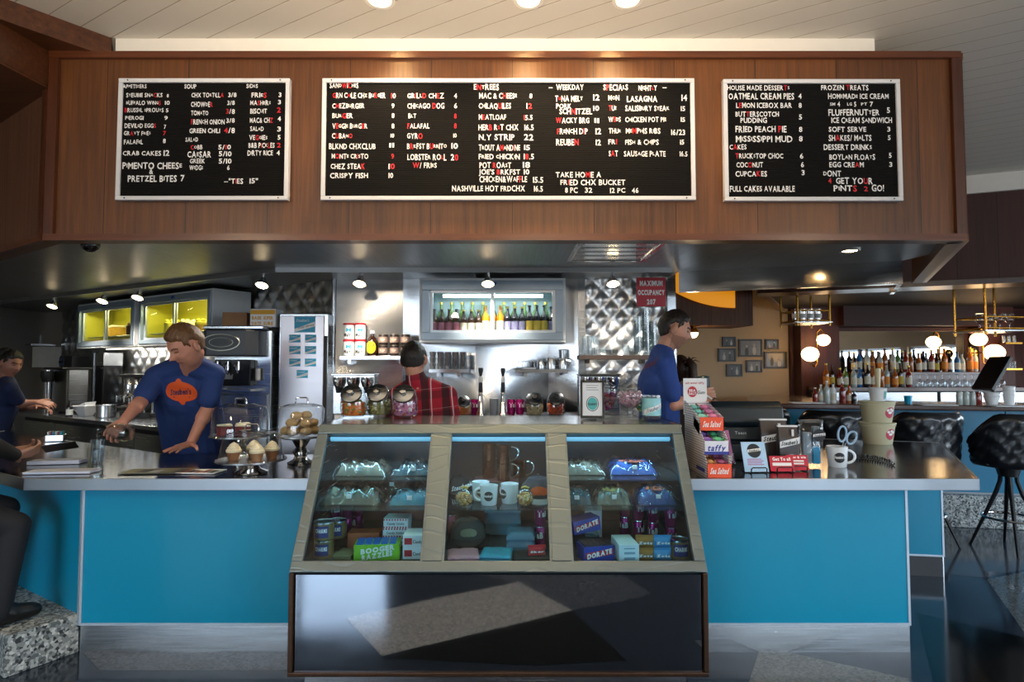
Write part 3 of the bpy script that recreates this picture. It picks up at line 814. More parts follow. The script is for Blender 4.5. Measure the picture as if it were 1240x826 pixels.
menu_board('letter board at right headed HOUSE MADE DESSERTS', (877, 97, 1088, 244), 865, 85, 5.004, [
    (76, 452, 109, 30, "HOUSE MADE DESSER*Ts"), (84, 480, 160, 37, "OATMEAL CREAM PIES"), (506, 526, 160, 30, "4"), (130, 466, 215, 31, "L*EMON ICEBOX BAR"), (508, 526, 215, 30, "8"), (126, 388, 268, 31, "BUT*TERSCOTCH"), (510, 528, 286, 31, "5"),
    (156, 316, 306, 31, "PUDDING"), (126, 434, 359, 37, "FRIED PEACH *PIE"), (510, 530, 360, 31, "8"), (128, 470, 418, 37, "MiSSiSSiPPI MUD"), (510, 532, 416, 32, "8"), (90, 192, 467, 31, "C*AKES"), (126, 414, 521, 31, "*TRUCKsTOP CHOC"), (516, 536, 522, 31, "6"),
    (132, 292, 575, 31, "COC*ONUT"), (522, 540, 575, 31, "6"), (126, 316, 629, 32, "CUPCA*KES"), (526, 544, 622, 31, "3"), (92, 484, 720, 35, "FULL CAKES AVAILABLE"),
    (644, 930, 108, 31, "FROZEN *TREATS"), (686, 1052, 160, 32, "HOMeMADe ICE CREAM"), (698, 758, 208, 29, "sm 4"), (802, 856, 208, 29, "lg 5"), (886, 958, 208, 29, "pt 7"), (688, 996, 258, 37, "FLUFFERNUTtER"), (1042, 1060, 244, 33, "5"),
    (706, 1072, 305, 33, "ICE CrEAM SaNDWICH"), (690, 916, 360, 31, "SOFT SERVE"), (1044, 1062, 359, 29, "3"), (690, 948, 412, 35, "SH*AKES/ MaLTS"), (1048, 1064, 411, 29, "5"), (660, 950, 468, 33, "DESSERT DRINKs"), (694, 970, 528, 33, "BOYLaN FLOAtS"), (1054, 1070, 518, 31, "5"),
    (694, 902, 574, 31, "EGG CRE*AM"), (1056, 1074, 573, 29, "3"), (658, 764, 628, 35, "dONT"), (688, 706, 672, 33, "*4"), (734, 956, 672, 37, "GET YO*UR"), (720, 860, 717, 37, "PiNT*S"), (904, 926, 720, 29, "*2"), (950, 1024, 715, 39, "GO!")])
# ================================================================ LAMPS
M_BULB = mat('lamp_glow', '#fff2dc', 0.5, vary=0, emit='#ffe2b0', estr=14)
M_TRACK = mat('track_aluminium', '#a9abad', 0.35, 0.8, vary=0.03)
tr = thing('light_track', 'slim metal lighting track bent along the steel soffit', 'light track', (0, 0, 0))
tp = [onz(-60, 372, 2.225), onz(335, 325, 2.225), onz(812, 325, 2.225)]
b = MB()
for p0, p1 in ((tp[0], tp[1]), (tp[1], tp[2])):
    T, ln = wall_T((p0.x, p0.y), (p1.x, p1.y)); b.T = T
    b.box(-0.005, ln + 0.005, -0.014, 0.014, 2.195, 2.23)
b.build('rail', M_TRACK, tr)
spots = [((36, 364), 'track spotlight furthest left, above the shelf of glasses'), ((90, 356), 'track spotlight above the far end of the pastry coolers'), ((135, 351), 'track spotlight above the left pastry cooler'),
         ((296, 334), 'track spotlight at the bend of the track'), ((424, 328), 'track spotlight above the malt tubs'), ((589, 328), 'track spotlight above the bottle cooler'), ((750, 328), 'track spotlight above the quilted steel beside the red sign')]
for i, ((px, py), lab) in enumerate(spots):
    p0 = onz(px, py - 6, 2.195)
    # onto the rail
    best = None
    for a, c in ((tp[0], tp[1]), (tp[1], tp[2])):
        A = a.to_2d(); D = (c - a).to_2d(); u = max(0, min(1, (p0.to_2d() - A).dot(D) / D.length_squared)); q = A + D * u
        if best is None or (q - p0.to_2d()).length < (best - p0.to_2d()).length: best = q
    t = thing('track_spotlight', lab, 'spotlight', (best.x, best.y, 2.195), 0, 'spotlights on the track')
    MB().cyl((0, 0, 0), (0, 0, -0.035), 0.012).build('stem', M_CHROME, t)
    R = Matrix.Translation((0, 0, -0.04)) @ Matrix.Rotation(math.radians(-28), 4, 'X')
    MB(R).lathe([(0.0, 0.012), (0.016, 0.010), (0.022, 0.0), (0.026, -0.02), (0.046, -0.05), (0.050, -0.062), (0.045, -0.060), (0.020, -0.02), (0.0, -0.018)], 18).build('head', M_CHROME, t)
    MB(R).lathe([(0.0, -0.052), (0.042, -0.056)], 18).build('bulb', M_BULB, t)
    wy = best.y + 0.9
    lamp('spot_beam', 'SPOT', (best.x, best.y + 0.04, 2.09), (48 if i > 3 else 34), (1, 0.90, 0.76), (best.x + 0.05, best.y + 0.42, 1.1) if i != 3 else (best.x - 0.15, best.y - 0.45, 1.2), 0.03, 95, 0.7)
for k, (px, xx) in enumerate(((460, 'left'), (640, 'middle'), (760, 'right'))):
    p = onz(px, -2, 3.3)
    t = thing('ceiling_downlight', 'round recessed downlight in the board ceiling, %s one of three' % xx, 'downlight', (p.x, p.y, 3.3), 0, 'downlights in the board ceiling')
    MB().lathe([(0.075, -0.001), (0.075, -0.012), (0.055, -0.012), (0.05, -0.001)], 20).build('trim_ring', M_WHITE, t)
    MB().lathe([(0.0, -0.006), (0.052, -0.006)], 20).build('lens', M_BULB, t)
    lamp('downlight_beam', 'SPOT', (p.x, p.y, 3.27), 24, (1, 0.70, 0.40), (p.x, p.y + 0.12, 2.0), 0.04, 120, 0.8)
for (px, py), lab in (((1029, 303), 'round recessed downlight in the steel soffit at right'), ((-6, 311), 'round recessed downlight in the steel soffit at far left')):
    p = onz(px, py, 2.23)
    t = thing('soffit_downlight', lab, 'downlight', (p.x, p.y, 2.23))
    MB().lathe([(0.06, -0.001), (0.06, -0.008), (0.045, -0.008), (0.04, -0.001)], 20).build('trim_ring', M_CHROME, t)
    MB().lathe([(0.0, -0.005), (0.042, -0.005)], 20).build('lens', M_BULB, t)
    lamp('soffit_beam', 'SPOT', (p.x, p.y, 2.21), 5, WARM, (p.x, p.y, 1.0), 0.03, 110, 0.8)

for x, y, z, pw in ((-2.6, 0.3, 2.72, 70), (0.2, -0.2, 2.72, 70), (2.9, 0.2, 2.72, 60)):  # unseen globe pendants added for warm light on ceiling and fascia
    t = thing('added_pendant', 'unseen opal globe pendant added for warm light %s the foreground, %s' % ('high over' if y > 1 else 'over', 'left' if x < -0.5 else 'middle' if x < 1 else 'right'), 'added pendant lamp', (x, y, z), 0, 'unseen globe pendants added for warm light')
    MB().cyl((0, 0, 0.1), (0, 0, 3.3 - z), 0.006).build('rod', M_BRASS, t)
    MB().lathe([(0.0, 3.3 - z), (0.06, 3.298 - z), (0.06, 3.28 - z), (0.0, 3.275 - z)]).build('canopy', M_BRASS, t)
    MB().sphere((0, 0, 0), 0.11).build('globe', mat('opal_globe', '#fff1dc', 0.4, vary=0, emit='#ffcf8a', estr=6), t)
    lamp('added_pendant_glow', 'POINT', (x, y, z), pw, (1, 0.80, 0.56), size=0.14)

# vent grille and camera under the soffit
q = [onz(698, 291.5, 2.229), onz(805, 294, 2.229), onz(793, 317, 2.229), onz(686, 315, 2.229)]
t = thing('soffit_vent', 'polished square air vent in the steel soffit above the cooler', 'vent', (q[0].x, q[0].y, 2.229)); vw = q[1].x - q[0].x; vd = q[3].y - q[0].y
sub_v = MB().box(0, vw, 0, 0.03, -0.012, 0).box(0, vw, vd - 0.03, vd, -0.012, 0).box(0, 0.03, 0.03, vd - 0.03, -0.012, 0).box(vw - 0.03, vw, 0.03, vd - 0.03, -0.012, 0)
sub_v.build('frame', M_CHROME, t, bevel=0.003)
for k in range(4):
    y0 = 0.05 + (vd - 0.10) * k / 4
    MB().prism([(0.035, y0), (vw - 0.035, y0), (vw - 0.05, y0 + 0.02), (0.05, y0 + 0.02)], -0.009, -0.006).build('louvre', M_CHROME, t)
MB().box(0.03, vw - 0.03, 0.03, vd - 0.03, -0.004, -0.001).build('plate', M_STEEL, t)
p = onz(107, 293, 2.229)
t = thing('security_camera', 'small black dome camera under the soffit at left', 'camera', (p.x, p.y, 2.229))
MB().cyl((0, 0, -0.012), (0, 0, 0), 0.055, n=20).build('mount', M_WHITE, t)
MB().sphere((0.012, 0, -0.016), (0.05, 0.05, 0.045), 20, 12).build('dome', mat('smoked_dome', '#0c0f12', 0.08, coat=0.6), t)

for x in (-0.8, 0.6):  # unseen lamps added out of view to brighten the ceiling boards
    t = thing('fill_uplight', 'unseen black hanging lamp added to brighten the board ceiling, %s of two' % ('left' if x < 0 else 'right'), 'fill_uplight', (x, 0.85, 2.2), 0, 'unseen fill lamps added over the foreground')
    MB().cyl((0, 0, 0), (0, 0, 1.1), 0.005).build('rod', M_BLACK, t)
    MB().lathe([(0.0, -0.06), (0.03, -0.055), (0.05, 0.0), (0.045, 0.0), (0.02, -0.03), (0, -0.03)]).build('bowl', M_BLACK, t)
    MB().lathe([(0.0, -0.012), (0.035, -0.012)]).build('lamp_disc', M_BULB, t)
    lamp('fill_uplight_beam', 'SPOT', (x, 0.85, 2.22), 200, (1, 0.80, 0.58), (x, 1.9, 3.3), 0.05, 112, 1.0)
# ================================================================ PEOPLE
from mathutils.bvhtree import BVHTree
def capsule(b, p0, p1, r0, r1, n=14):
    p0 = Vector(p0); p1 = Vector(p1); d = p1 - p0; ln = d.length
    if ln < 1e-5: d = Vector((0, 0, 1))
    prof = []
    for i in range(6):
        a = -PI / 2 + PI / 2 * i / 5
        prof.append((r0 * math.cos(a) if i else 0.0, r0 * math.sin(a)))
    for i in range(6):
        a = PI / 2 * i / 5
        prof.append((r1 * math.cos(a) if i < 5 else 0.0, ln + r1 * math.sin(a)))
    T = b.T
    b.T = T @ Matrix.Translation(p0) @ d.to_track_quat('Z', 'Y').to_matrix().to_4x4()
    b.lathe(prof, n); b.T = T

def frame(c, right, up):
    right = Vector(right).normalized(); up = Vector(up).normalized()
    fwd = up.cross(right).normalized(); right = fwd.cross(up)
    return Matrix(((right.x, fwd.x, up.x, c[0]), (right.y, fwd.y, up.y, c[1]), (right.z, fwd.z, up.z, c[2]), (0, 0, 0, 1)))

def ball(b, M, r):
    T = b.T; b.T = T @ M; b.sphere((0, 0, 0), r, 20, 12); b.T = T

def melt(b, name, mats, parent, voxel, smooth=2, pick=None):
    """union of all shapes as one continuous skin"""
    me = bpy.data.meshes.new('tmp'); me.from_pydata(b.v, [], b.f)
    o = bpy.data.objects.new('tmp', me); COL.objects.link(o)
    r = o.modifiers.new('r', 'REMESH'); r.mode = 'VOXEL'; r.voxel_size = voxel
    s = o.modifiers.new('s', 'SMOOTH'); s.iterations = smooth; s.factor = 0.5
    dg = bpy.context.evaluated_depsgraph_get(); dg.update()
    out = bpy.data.meshes.new_from_object(o.evaluated_get(dg))
    bpy.data.objects.remove(o); bpy.data.meshes.remove(me)
    out.name = name
    out.materials.clear()
    for m in (mats if isinstance(mats, (list, tuple)) else [mats]): out.materials.append(m)
    out.polygons.foreach_set('use_smooth', [True] * len(out.polygons))
    if pick:
        out.polygons.foreach_set('material_index', [pick(p.center) for p in out.polygons])
    else:
        out.polygons.foreach_set('material_index', [0] * len(out.polygons))
    out.update()
    ob = bpy.data.objects.new(name, out); COL.objects.link(ob)
    if parent: ob.parent = parent
    return ob

def head_pt(d, t=0.0):
    x, y, z = d
    a, b, c = 0.075, 0.096, 0.120
    p = Vector((x * a, y * b, z * c))
    if z < 0:
        q = -z
        p.x *= 1 - 0.27 * q ** 1.5
        if y < 0: p.y *= 1 - 0.5 * q
    else:
        p.x *= 1 + 0.04 * math.sin(z * PI)
        if y < 0: p.y *= 1.05
    if y > 0.05:
        k = min(1, (y - 0.05) * 4)
        p.y -= 0.006 * (1 - abs(x)) * k
        g = lambda x0, z0, sx, sz: k * math.exp(-((p.x - x0) / sx) ** 2 - ((p.z - z0) / sz) ** 2)
        dy = 0.027 * g(0, -0.026, 0.012, 0.013) + 0.016 * g(0, -0.006, 0.009, 0.022) + 0.006 * g(0, 0.032, 0.045, 0.012)
        dy -= 0.011 * (g(0.031, 0.010, 0.015, 0.011) + g(-0.031, 0.010, 0.015, 0.011))
        dy += 0.006 * g(0, -0.056, 0.022, 0.006) + 0.006 * g(0, -0.068, 0.019, 0.006) - 0.004 * g(0, -0.080, 0.02, 0.006)
        dy += 0.014 * g(0, -0.104, 0.022, 0.018) + 0.005 * (g(0.042, -0.024, 0.016, 0.016) + g(-0.042, -0.024, 0.016, 0.016))
        dy -= 0.004 * g(0, -0.044, 0.03, 0.005)
        p.y += dy
    if t:
        p += p.normalized() * t
    return p

def sphere_dirs(nu, nv):
    b = MB(); b.sphere((0, 0, 0), 1.0, nu, nv)
    return b.v, b.f

def hand(b, wrist, dirn, palm, thumb, curls=(0.25, 0.25, 0.3, 0.35), spread=0.10, tcurl=0.3, k=1.0, topen=0.75):
    """palm: direction the palm faces; thumb: +1/-1 side of the palm that carries the thumb"""
    w = Vector(wrist); f = Vector(dirn).normalized(); n = Vector(palm); n = (n - f * n.dot(f)).normalized(); s = f.cross(n) * thumb
    for u in (-0.026, -0.009, 0.009, 0.026):
        capsule(b, w + s * u * 0.55 * k, w + (f * 0.085 + s * u * 1.12) * k, 0.016 * k, 0.0125 * k, 10)
    L = ((0.043, 0.027, 0.021), (0.048, 0.030, 0.022), (0.044, 0.028, 0.021), (0.034, 0.021, 0.018))
    for i, (u, Ls) in enumerate(zip((0.030, 0.010, -0.010, -0.029), L)):
        p = w + (f * 0.088 + s * u) * k
        a = 0.0; r = 0.0092 if i < 3 else 0.0080
        for j, ln in enumerate(Ls):
            a += curls[i] * (0.7, 1.1, 0.8)[j]
            d = f * math.cos(a) + n * math.sin(a) + s * (u / 0.03) * spread
            q = p + d.normalized() * ln * k
            capsule(b, p, q, r * k, r * 0.9 * k, 9); p = q; r *= 0.9
    p = w + (f * 0.022 + s * 0.026) * k
    d = (f * (1 - topen) + s * topen * 1.2 + n * 0.25).normalized()
    q = p + d * 0.040 * k; capsule(b, p, q, 0.014 * k, 0.0115 * k, 9)
    d2 = (d + f * 0.7 + n * tcurl).normalized(); q2 = q + d2 * 0.032 * k; capsule(b, q, q2, 0.0112 * k, 0.0095 * k, 9)
    d3 = (d2 + n * tcurl).normalized(); capsule(b, q2, q2 + d3 * 0.022 * k, 0.0095 * k, 0.008 * k, 9)

def skin_mat(name, c):
    m = mat(name, c, 0.5, vary=0.06, vscale=25, bump=0.03, bscale=140)
    m.node_tree.nodes['Principled BSDF'].inputs['Subsurface Weight'].default_value = 0.12
    m.node_tree.nodes['Principled BSDF'].inputs['Subsurface Radius'].default_value = (0.02, 0.008, 0.004)
    return m

def hair_mat(name, c):
    return mat(name, c, 0.5, vary=0.55, vscale=60, bump=0.6, bscale=120, stretch=(1.0, 1.0, 0.35))

def torso(b, J, g=0.0, hem=0.0):
    P, Cc, N = J['P'], J['C'], J['N']
    R = (J['shR'] - J['shL']); k = J.get('k', 1.0)
    W_ = k * J.get('w', 1.0)
    up1 = Cc - P; up2 = N - Cc
    mid = P.lerp(Cc, 0.5)
    if not hem:
        ball(b, frame(P, R, up1), (0.165 * W_ + g, 0.118 * k + g, 0.13 * k))
    ball(b, frame(mid, R, up1), (0.148 * W_ + g, 0.108 * k + g, 0.17 * k))
    ball(b, frame(Cc, R, up1 + up2), (0.175 * W_ + g, 0.122 * k + g, 0.185 * k))
    ball(b, frame(Cc.lerp(N, 0.45), R, up2), (0.150 * W_ + g, 0.095 * k + g, 0.11 * k))
    for s in ('shR', 'shL'):
        capsule(b, N.lerp(J[s], 0.12), J[s], 0.062 * k + g, 0.056 * k + g)
        capsule(b, Cc.lerp(J[s], 0.45), J[s], 0.085 * k + g, 0.052 * k + g)
    if hem:
        up = up1.normalized()
        ball(b, frame(P + up * 0.03, R, up1), (0.168 * W_ + g, 0.122 * k + g, 0.14 * k))
        Rn = R.normalized()
        for t in (-0.085, 0, 0.085):
            capsule(b, P + Rn * t * W_ - up * hem * 0.5, Cc + Rn * t * W_ * 0.9, 0.105 * k + g, 0.106 * k + g)

def person(name_label, J, head, skin, shirt_m, hair_c, hair_style='short', sleeve='short', hands=None, trousers=None, shoe_m=None, stubble=None, voxel=0.0045, hair_cut=None, bow=None):
    """one figure: body (continuous), clothing and hair as children"""
    hc, hf, hu, hk = head
    P = J['P']
    foot = min(J['anR'].z, J['anL'].z) - 0.09
    t = thing('person', name_label, 'person', (P.x, P.y, foot))
    for k in list(J):
        if isinstance(J[k], Vector) and not k.startswith('ft'): J[k] = J[k] - t.location
    hc = Vector(hc) - t.location
    k = J.get('k', 1.0)
    fw = Vector(hf).normalized(); up = Vector(hu).normalized()
    MH = frame(hc, fw.cross(up), up) @ Matrix.Scale(hk, 4)
    sk = skin_mat('skin_' + skin[1:], skin)
    dk = mat('brow_' + hair_c[1:], hair_c, 0.7, vary=0.1); lip = skin_mat('lips_' + skin[1:], tuple(c * f for c, f in zip(C(skin)[:3], (0.80, 0.55, 0.55))) + (1,))
    stub = mat('stubble_' + skin[1:], tuple(c * 0.62 for c in C(skin)[:3]) + (1,), 0.7, vary=0.25, vscale=200) if stubble else sk
    b = MB()
    torso(b, J)
    dirs, faces = sphere_dirs(56, 40)
    b.add([MH @ head_pt(d) for d in dirs], faces)
    for s in (-1, 1):
        ball(b, MH @ Matrix.Translation((s * 0.083, -0.010, -0.006)) @ Matrix.Rotation(s * -0.35, 4, 'Z') @ Matrix.Rotation(-0.2, 4, 'X'), (0.010, 0.019, 0.033))
    capsule(b, J['N'] - (J['N'] - J['C']).normalized() * 0.05, MH @ Vector((0, -0.022, -0.06)), 0.064 * k, 0.056 * k)
    for s in ('R', 'L'):
        capsule(b, J['sh' + s], J['el' + s], 0.050 * k, 0.040 * k)
        capsule(b, J['el' + s], J['wr' + s], 0.041 * k, 0.027 * k)
        fa = J['el' + s].lerp(J['wr' + s], 0.28); capsule(b, J['el' + s], fa, 0.040 * k, 0.044 * k)
        h = (hands or {}).get(s)
        if h: hand(b, J['wr' + s], **h)
        hip = J['hip' + s]
        capsule(b, hip, J['kn' + s], 0.082 * k, 0.055 * k); capsule(b, J['kn' + s], J['an' + s], 0.054 * k, 0.037 * k)
        capsule(b, J['kn' + s].lerp(J['an' + s], 0.25), J['kn' + s].lerp(J['an' + s], 0.4), 0.057 * k, 0.052 * k)
        capsule(b, J['an' + s] + Vector((0, 0, -0.04)), J['an' + s] + J['ft' + s] * 0.15 + Vector((0, 0, -0.055)), 0.036, 0.03)
    IH = MH.inverted()
    def pick(c):
        q = IH @ c
        if q.y > 0.03 and abs(q.x) < 0.075 and -0.13 < q.z < 0.06:
            ax = abs(q.x)
            if ((ax - 0.031) / 0.014) ** 2 + ((q.z - 0.006) / 0.0038) ** 2 < 1: return 1
            if 0.014 < ax < 0.050 and abs(q.z - (0.030 - 3.0 * (ax - 0.033) ** 2 * 6)) < 0.0045 and q.y > 0.05: return 1
            if (q.x / 0.024) ** 2 + ((q.z + 0.062) / 0.0085) ** 2 < 1: return 2
        if stubble and q.y > -0.01 and -0.135 < q.z < -0.036 - 0.25 * max(0, 0.045 - abs(q.x)) * (1 if q.z > -0.05 else 0) and abs(q.x) < 0.085: return 3
        return 0
    melt(b, 'body', [sk, dk, lip, stub], t, voxel, 2, pick)
    # --- clothing
    b = MB()
    torso(b, J, 0.012, hem=0.10)
    for s in ('R', 'L'):
        sh, el, wr = J['sh' + s], J['el' + s], J['wr' + s]
        if sleeve == 'short':
            e = sh.lerp(el, 0.72)
            capsule(b, sh, e, 0.064 * k, 0.066 * k)
        else:
            capsule(b, sh, el, 0.064 * k, 0.054 * k); capsule(b, el, el.lerp(wr, 0.93), 0.054 * k, 0.040 * k)
    if J.get('collar'):
        capsule(b, J['N'], J['N'].lerp(MH @ Vector((0, -0.03, -0.08)), 0.55), 0.076 * k, 0.068 * k)
    shirt = melt(b, 'shirt', shirt_m, t, 0.008, 3)
    b = MB()
    for s in ('R', 'L'):
        capsule(b, J['hip' + s], J['kn' + s], 0.098 * k, 0.07 * k); capsule(b, J['kn' + s], J['an' + s] + (J['an' + s] - J['kn' + s]).normalized() * 0.025, 0.069 * k, 0.060 * k)
    R = J['shR'] - J['shL']
    ball(b, frame(J['P'], R, (0, 0, 1)), (0.172 * k, 0.125 * k, 0.13 * k))
    melt(b, 'trousers', trousers or mat('dark_trousers', '#10131a', 0.8, vary=0.15), t, 0.01, 3)
    for s in ('R', 'L'):
        b = MB(); a = J['an' + s]; f = Vector(J['ft' + s]).normalized()
        capsule(b, a + Vector((0, 0, -0.055)) - f * 0.03, a + f * 0.15 + Vector((0, 0, -0.058)), 0.042, 0.034)
        capsule(b, a + Vector((0, 0, 0.0)), a + Vector((0, 0, -0.045)) + f * 0.06, 0.047, 0.046)
        capsule(b, a + Vector((0, 0, -0.04)) + f * 0.04, a + f * 0.13 + Vector((0, 0, -0.052)), 0.046, 0.038)
        melt(b, 'shoe', shoe_m or mat('black_shoe', '#0c0c0d', 0.4), t, 0.008, 2)
    # --- hair
    def cover(d):
        x, y, z = d
        ang = y
        if hair_style == 'none': return 0
        if y > 0.35: lim = 0.56 - 0.14 * abs(x)
        elif y > -0.05: lim = 0.02 + (y + 0.05) / 0.40 * 0.45
        else: lim = -0.62 + (y + 1) * 0.45 if hair_style != 'long' else -1.2
        if -0.34 < y <= 0.10 and abs(x) > 0.55 and hair_style != 'long': lim = max(lim, 0.30 - 0.9 * max(0, -y - 0.1))
        lim += 0.06 * noise.noise(Vector(d) * 7)
        if y > 0.10 and y < 0.42 and abs(x) > 0.7: lim = max(-0.25, lim - 0.25)
        return max(0.0, min(1.0, (z - lim) / 0.12))
    hb = MB()
    th = {'short': 0.012, 'crop': 0.008, 'long': 0.022}[hair_style]
    vs = []
    for d in sphere_dirs(72, 52)[0]:
        cv = cover(d)
        nz_ = noise.noise(Vector(d) * 9) * 0.004 + noise.noise(Vector(d) * 26) * 0.0022
        vs.append(MH @ head_pt(d, (th * (1.0 + 0.45 * max(0, d[2])) + nz_) * cv - 0.010 * (1 - cv)))
    hb.add(vs, sphere_dirs(72, 52)[1], True)
    if bow: bow(hb, MH)
    hb.build('hair', hair_mat('hair_' + hair_c[1:], hair_c), t, sharp=80)
    return t, shirt

def decal(shirt, t, name, mats, centre, normal, upv, pts_faces, off=0.0025):
    """press a flat print (u, v) onto the cloth"""
    me = shirt.data
    bvh = BVHTree.FromPolygons([v.co for v in me.vertices], [tuple(p.vertices) for p in me.polygons])
    n = Vector(normal).normalized(); up = Vector(upv); up = (up - n * up.dot(n)).normalized(); r = up.cross(n)
    c = Vector(centre) - t.location
    b = MB()
    for (vs, fs, mi, o) in pts_faces:
        out = []
        for u, v in vs:
            p = c + r * u + up * v + n * 0.4
            h = bvh.ray_cast(p, -n)
            q = h[0] if h[0] is not None else c + r * u + up * v
            out.append(q + n * (off + o))
        b.mi = mi; b.add(out, fs, True)
    return b.build(name, mats, shirt)

def ellipse_grid(a, bb, n=28, rings=6):
    vs = [(0, 0)]; fs = []
    for j in range(1, rings + 1):
        for i in range(n):
            an = 2 * PI * i / n
            vs.append((a * j / rings * math.cos(an), bb * j / rings * math.sin(an)))
    for i in range(n):
        fs.append((0, 1 + i, 1 + (i + 1) % n))
    for j in range(rings - 1):
        for i in range(n):
            o = 1 + j * n; fs.append((o + i, o + n + i, o + n + (i + 1) % n, o + (i + 1) % n))
    return vs, fs

def text_uv(s, w, h, bold=0.02, italic=0.25, slope=0.0):
    b = MB(); letters(b, s, -w / 2, w / 2, 0, h, bold=bold, italic=italic, slope=slope)
    return [(v.x, v.z) for v in b.v], b.f

V3 = Vector
M_NAVY = mat('navy_tshirt', '#20396f', 0.85, vary=0.10, vscale=10, bump=0.25, bscale=9)
M_ORANGE = mat('orange_print', '#e0561b', 0.7, vary=0.05)
M_NAVYP = mat('navy_print', '#1a2450', 0.7, vary=0.05)
def legs(J, spread=0.10, fwd=(0, -1, 0), floor=0.0, R=(1, 0, 0)):
    R = V3(R)
    for s, q in (('R', 1), ('L', -1)):
        h = J['P'] + R * q * 0.09 - V3((0, 0, 0.04))
        J['hip' + s] = h
        J['an' + s] = V3((h.x + R.x * q * 0.04, h.y + R.y * q * 0.04, floor + 0.09))
        J['kn' + s] = h.lerp(J['an' + s], 0.52) + V3(fwd) * 0.03
        J['ft' + s] = V3(fwd)
    return J
# ---- man pouring water at the left counter (faces the camera, leans on his left hand)
J = dict(P=V3((-2.28, 4.33, 0.90)), C=at(226, 478, 4.12), N=at(228, 440, 3.98), shR=at(189, 456, 4.00), shL=at(259, 453, 4.02),
         elR=at(171, 486, 3.86), wrR=at(149, 511, 3.66), elL=at(251, 495, 4.02), wrL=at(231, 537, 3.90), k=1.08, w=1.08)
legs(J)
h_c = at(225, 419, 3.80)
man, shirt = person('man in navy T-shirt with orange logo pouring water at the left counter', J, (h_c, (-0.46, -0.72, -0.62), (-0.22, -0.50, 0.84), 1.14), '#c98d76', M_NAVY, '#6b4a2c', 'short',
    hands={'R': dict(dirn=at(136, 521, 3.56) - J['wrR'], palm=(-0.3, 0.0, -0.9), thumb=1, curls=(0.95, 0.95, 1.0, 1.0), tcurl=0.9, k=1.05),
           'L': dict(dirn=(-0.22, -0.95, -0.12), palm=(0, 0, -1), thumb=1, curls=(0.06, 0.05, 0.05, 0.08), spread=0.30, tcurl=0.0, k=1.08, topen=0.8)})
decal(shirt, man, 'logo_print', [M_ORANGE, M_NAVYP], at(217, 474, 3.95), (-0.05, -1, 0.2), (0, 0, 1),
      [(*ellipse_grid(0.098, 0.062), 0, 0.0), (*ellipse_grid(0.03, 0.082), 0, -0.0004), (*text_uv("Steuben's", 0.125, 0.036, 0.03, 0.2, 0.08), 1, 0.002), ([(-0.05, -0.038), (0.05, -0.034), (0.05, -0.029), (-0.05, -0.033)], [(0, 1, 2, 3)], 1, 0.002)])
# ---- man in the red plaid shirt seen from behind
M_PLAID = mat('red_plaid', '#a5162c', 0.85, vary=0.0)
n = M_PLAID.node_tree.nodes; L = M_PLAID.node_tree.links
tcn = n.new('ShaderNodeTexCoord'); sp = n.new('ShaderNodeSeparateXYZ'); mp = n.new('ShaderNodeMapping'); mp.inputs['Rotation'].default_value = (0, 0.10, 0)
L.new(tcn.outputs['Object'], mp.inputs[0]); L.new(mp.outputs[0], sp.inputs[0])
def band(sock, period, phase, width):
    a = n.new('ShaderNodeMath'); a.operation = 'MULTIPLY_ADD'; a.inputs[1].default_value = 1 / period; a.inputs[2].default_value = phase; L.new(sock, a.inputs[0])
    f_ = n.new('ShaderNodeMath'); f_.operation = 'FRACT'; L.new(a.outputs[0], f_.inputs[0])
    l_ = n.new('ShaderNodeMath'); l_.operation = 'LESS_THAN'; l_.inputs[1].default_value = width; L.new(f_.outputs[0], l_.inputs[0])
    return l_.outputs[0]
def over(base, fac, col, k):
    s_ = n.new('ShaderNodeMath'); s_.operation = 'MULTIPLY'; s_.inputs[1].default_value = k; L.new(fac, s_.inputs[0])
    x_ = n.new('ShaderNodeMix'); x_.data_type = 'RGBA'; L.new(s_.outputs[0], x_.inputs[0]); x_.inputs[7].default_value = C(col)
    if isinstance(base, tuple): x_.inputs[6].default_value = base
    else: L.new(base, x_.inputs[6])
    return x_.outputs[2]
c_ = over(C('#a5162c'), band(sp.outputs['X'], 0.13, 0.30, 0.38), '#120a10', 0.85)
c_ = over(c_, band(sp.outputs['Z'], 0.13, 0.1, 0.38), '#120a10', 0.45)
c_ = over(c_, band(sp.outputs['X'], 0.13, 0.84, 0.05), '#d8ccd0', 0.8)
c_ = over(c_, band(sp.outputs['Z'], 0.13, 0.62, 0.03), '#d8ccd0', 0.2)
L.new(c_, n['Principled BSDF'].inputs['Base Color'])
J = dict(P=V3((-0.55, 3.98, 0.92)), C=at(517, 502, 3.98), N=at(507, 466, 3.98), shR=at(542, 479, 3.98), shL=at(482, 480, 3.98),
         elR=at(551, 522, 4.0), wrR=at(541, 495, 4.12), elL=at(470, 520, 4.0), wrL=at(494, 495, 4.12), k=1.0, w=0.98, collar=True)
legs(J, fwd=(0, 1, 0))
person('man in red plaid shirt with dark cropped hair, back turned behind the display case', J, (at(501, 437, 3.96), (0.04, 0.97, -0.22), (-0.06, 0.2, 0.98), 1.0), '#c08a70', M_PLAID, '#17110e', 'short', 'long',
       hands={'R': dict(dirn=(-0.3, 0.9, -0.1), palm=(0, 0, -1), thumb=-1), 'L': dict(dirn=(0.3, 0.9, -0.1), palm=(0, 0, -1), thumb=1)}, voxel=0.006)
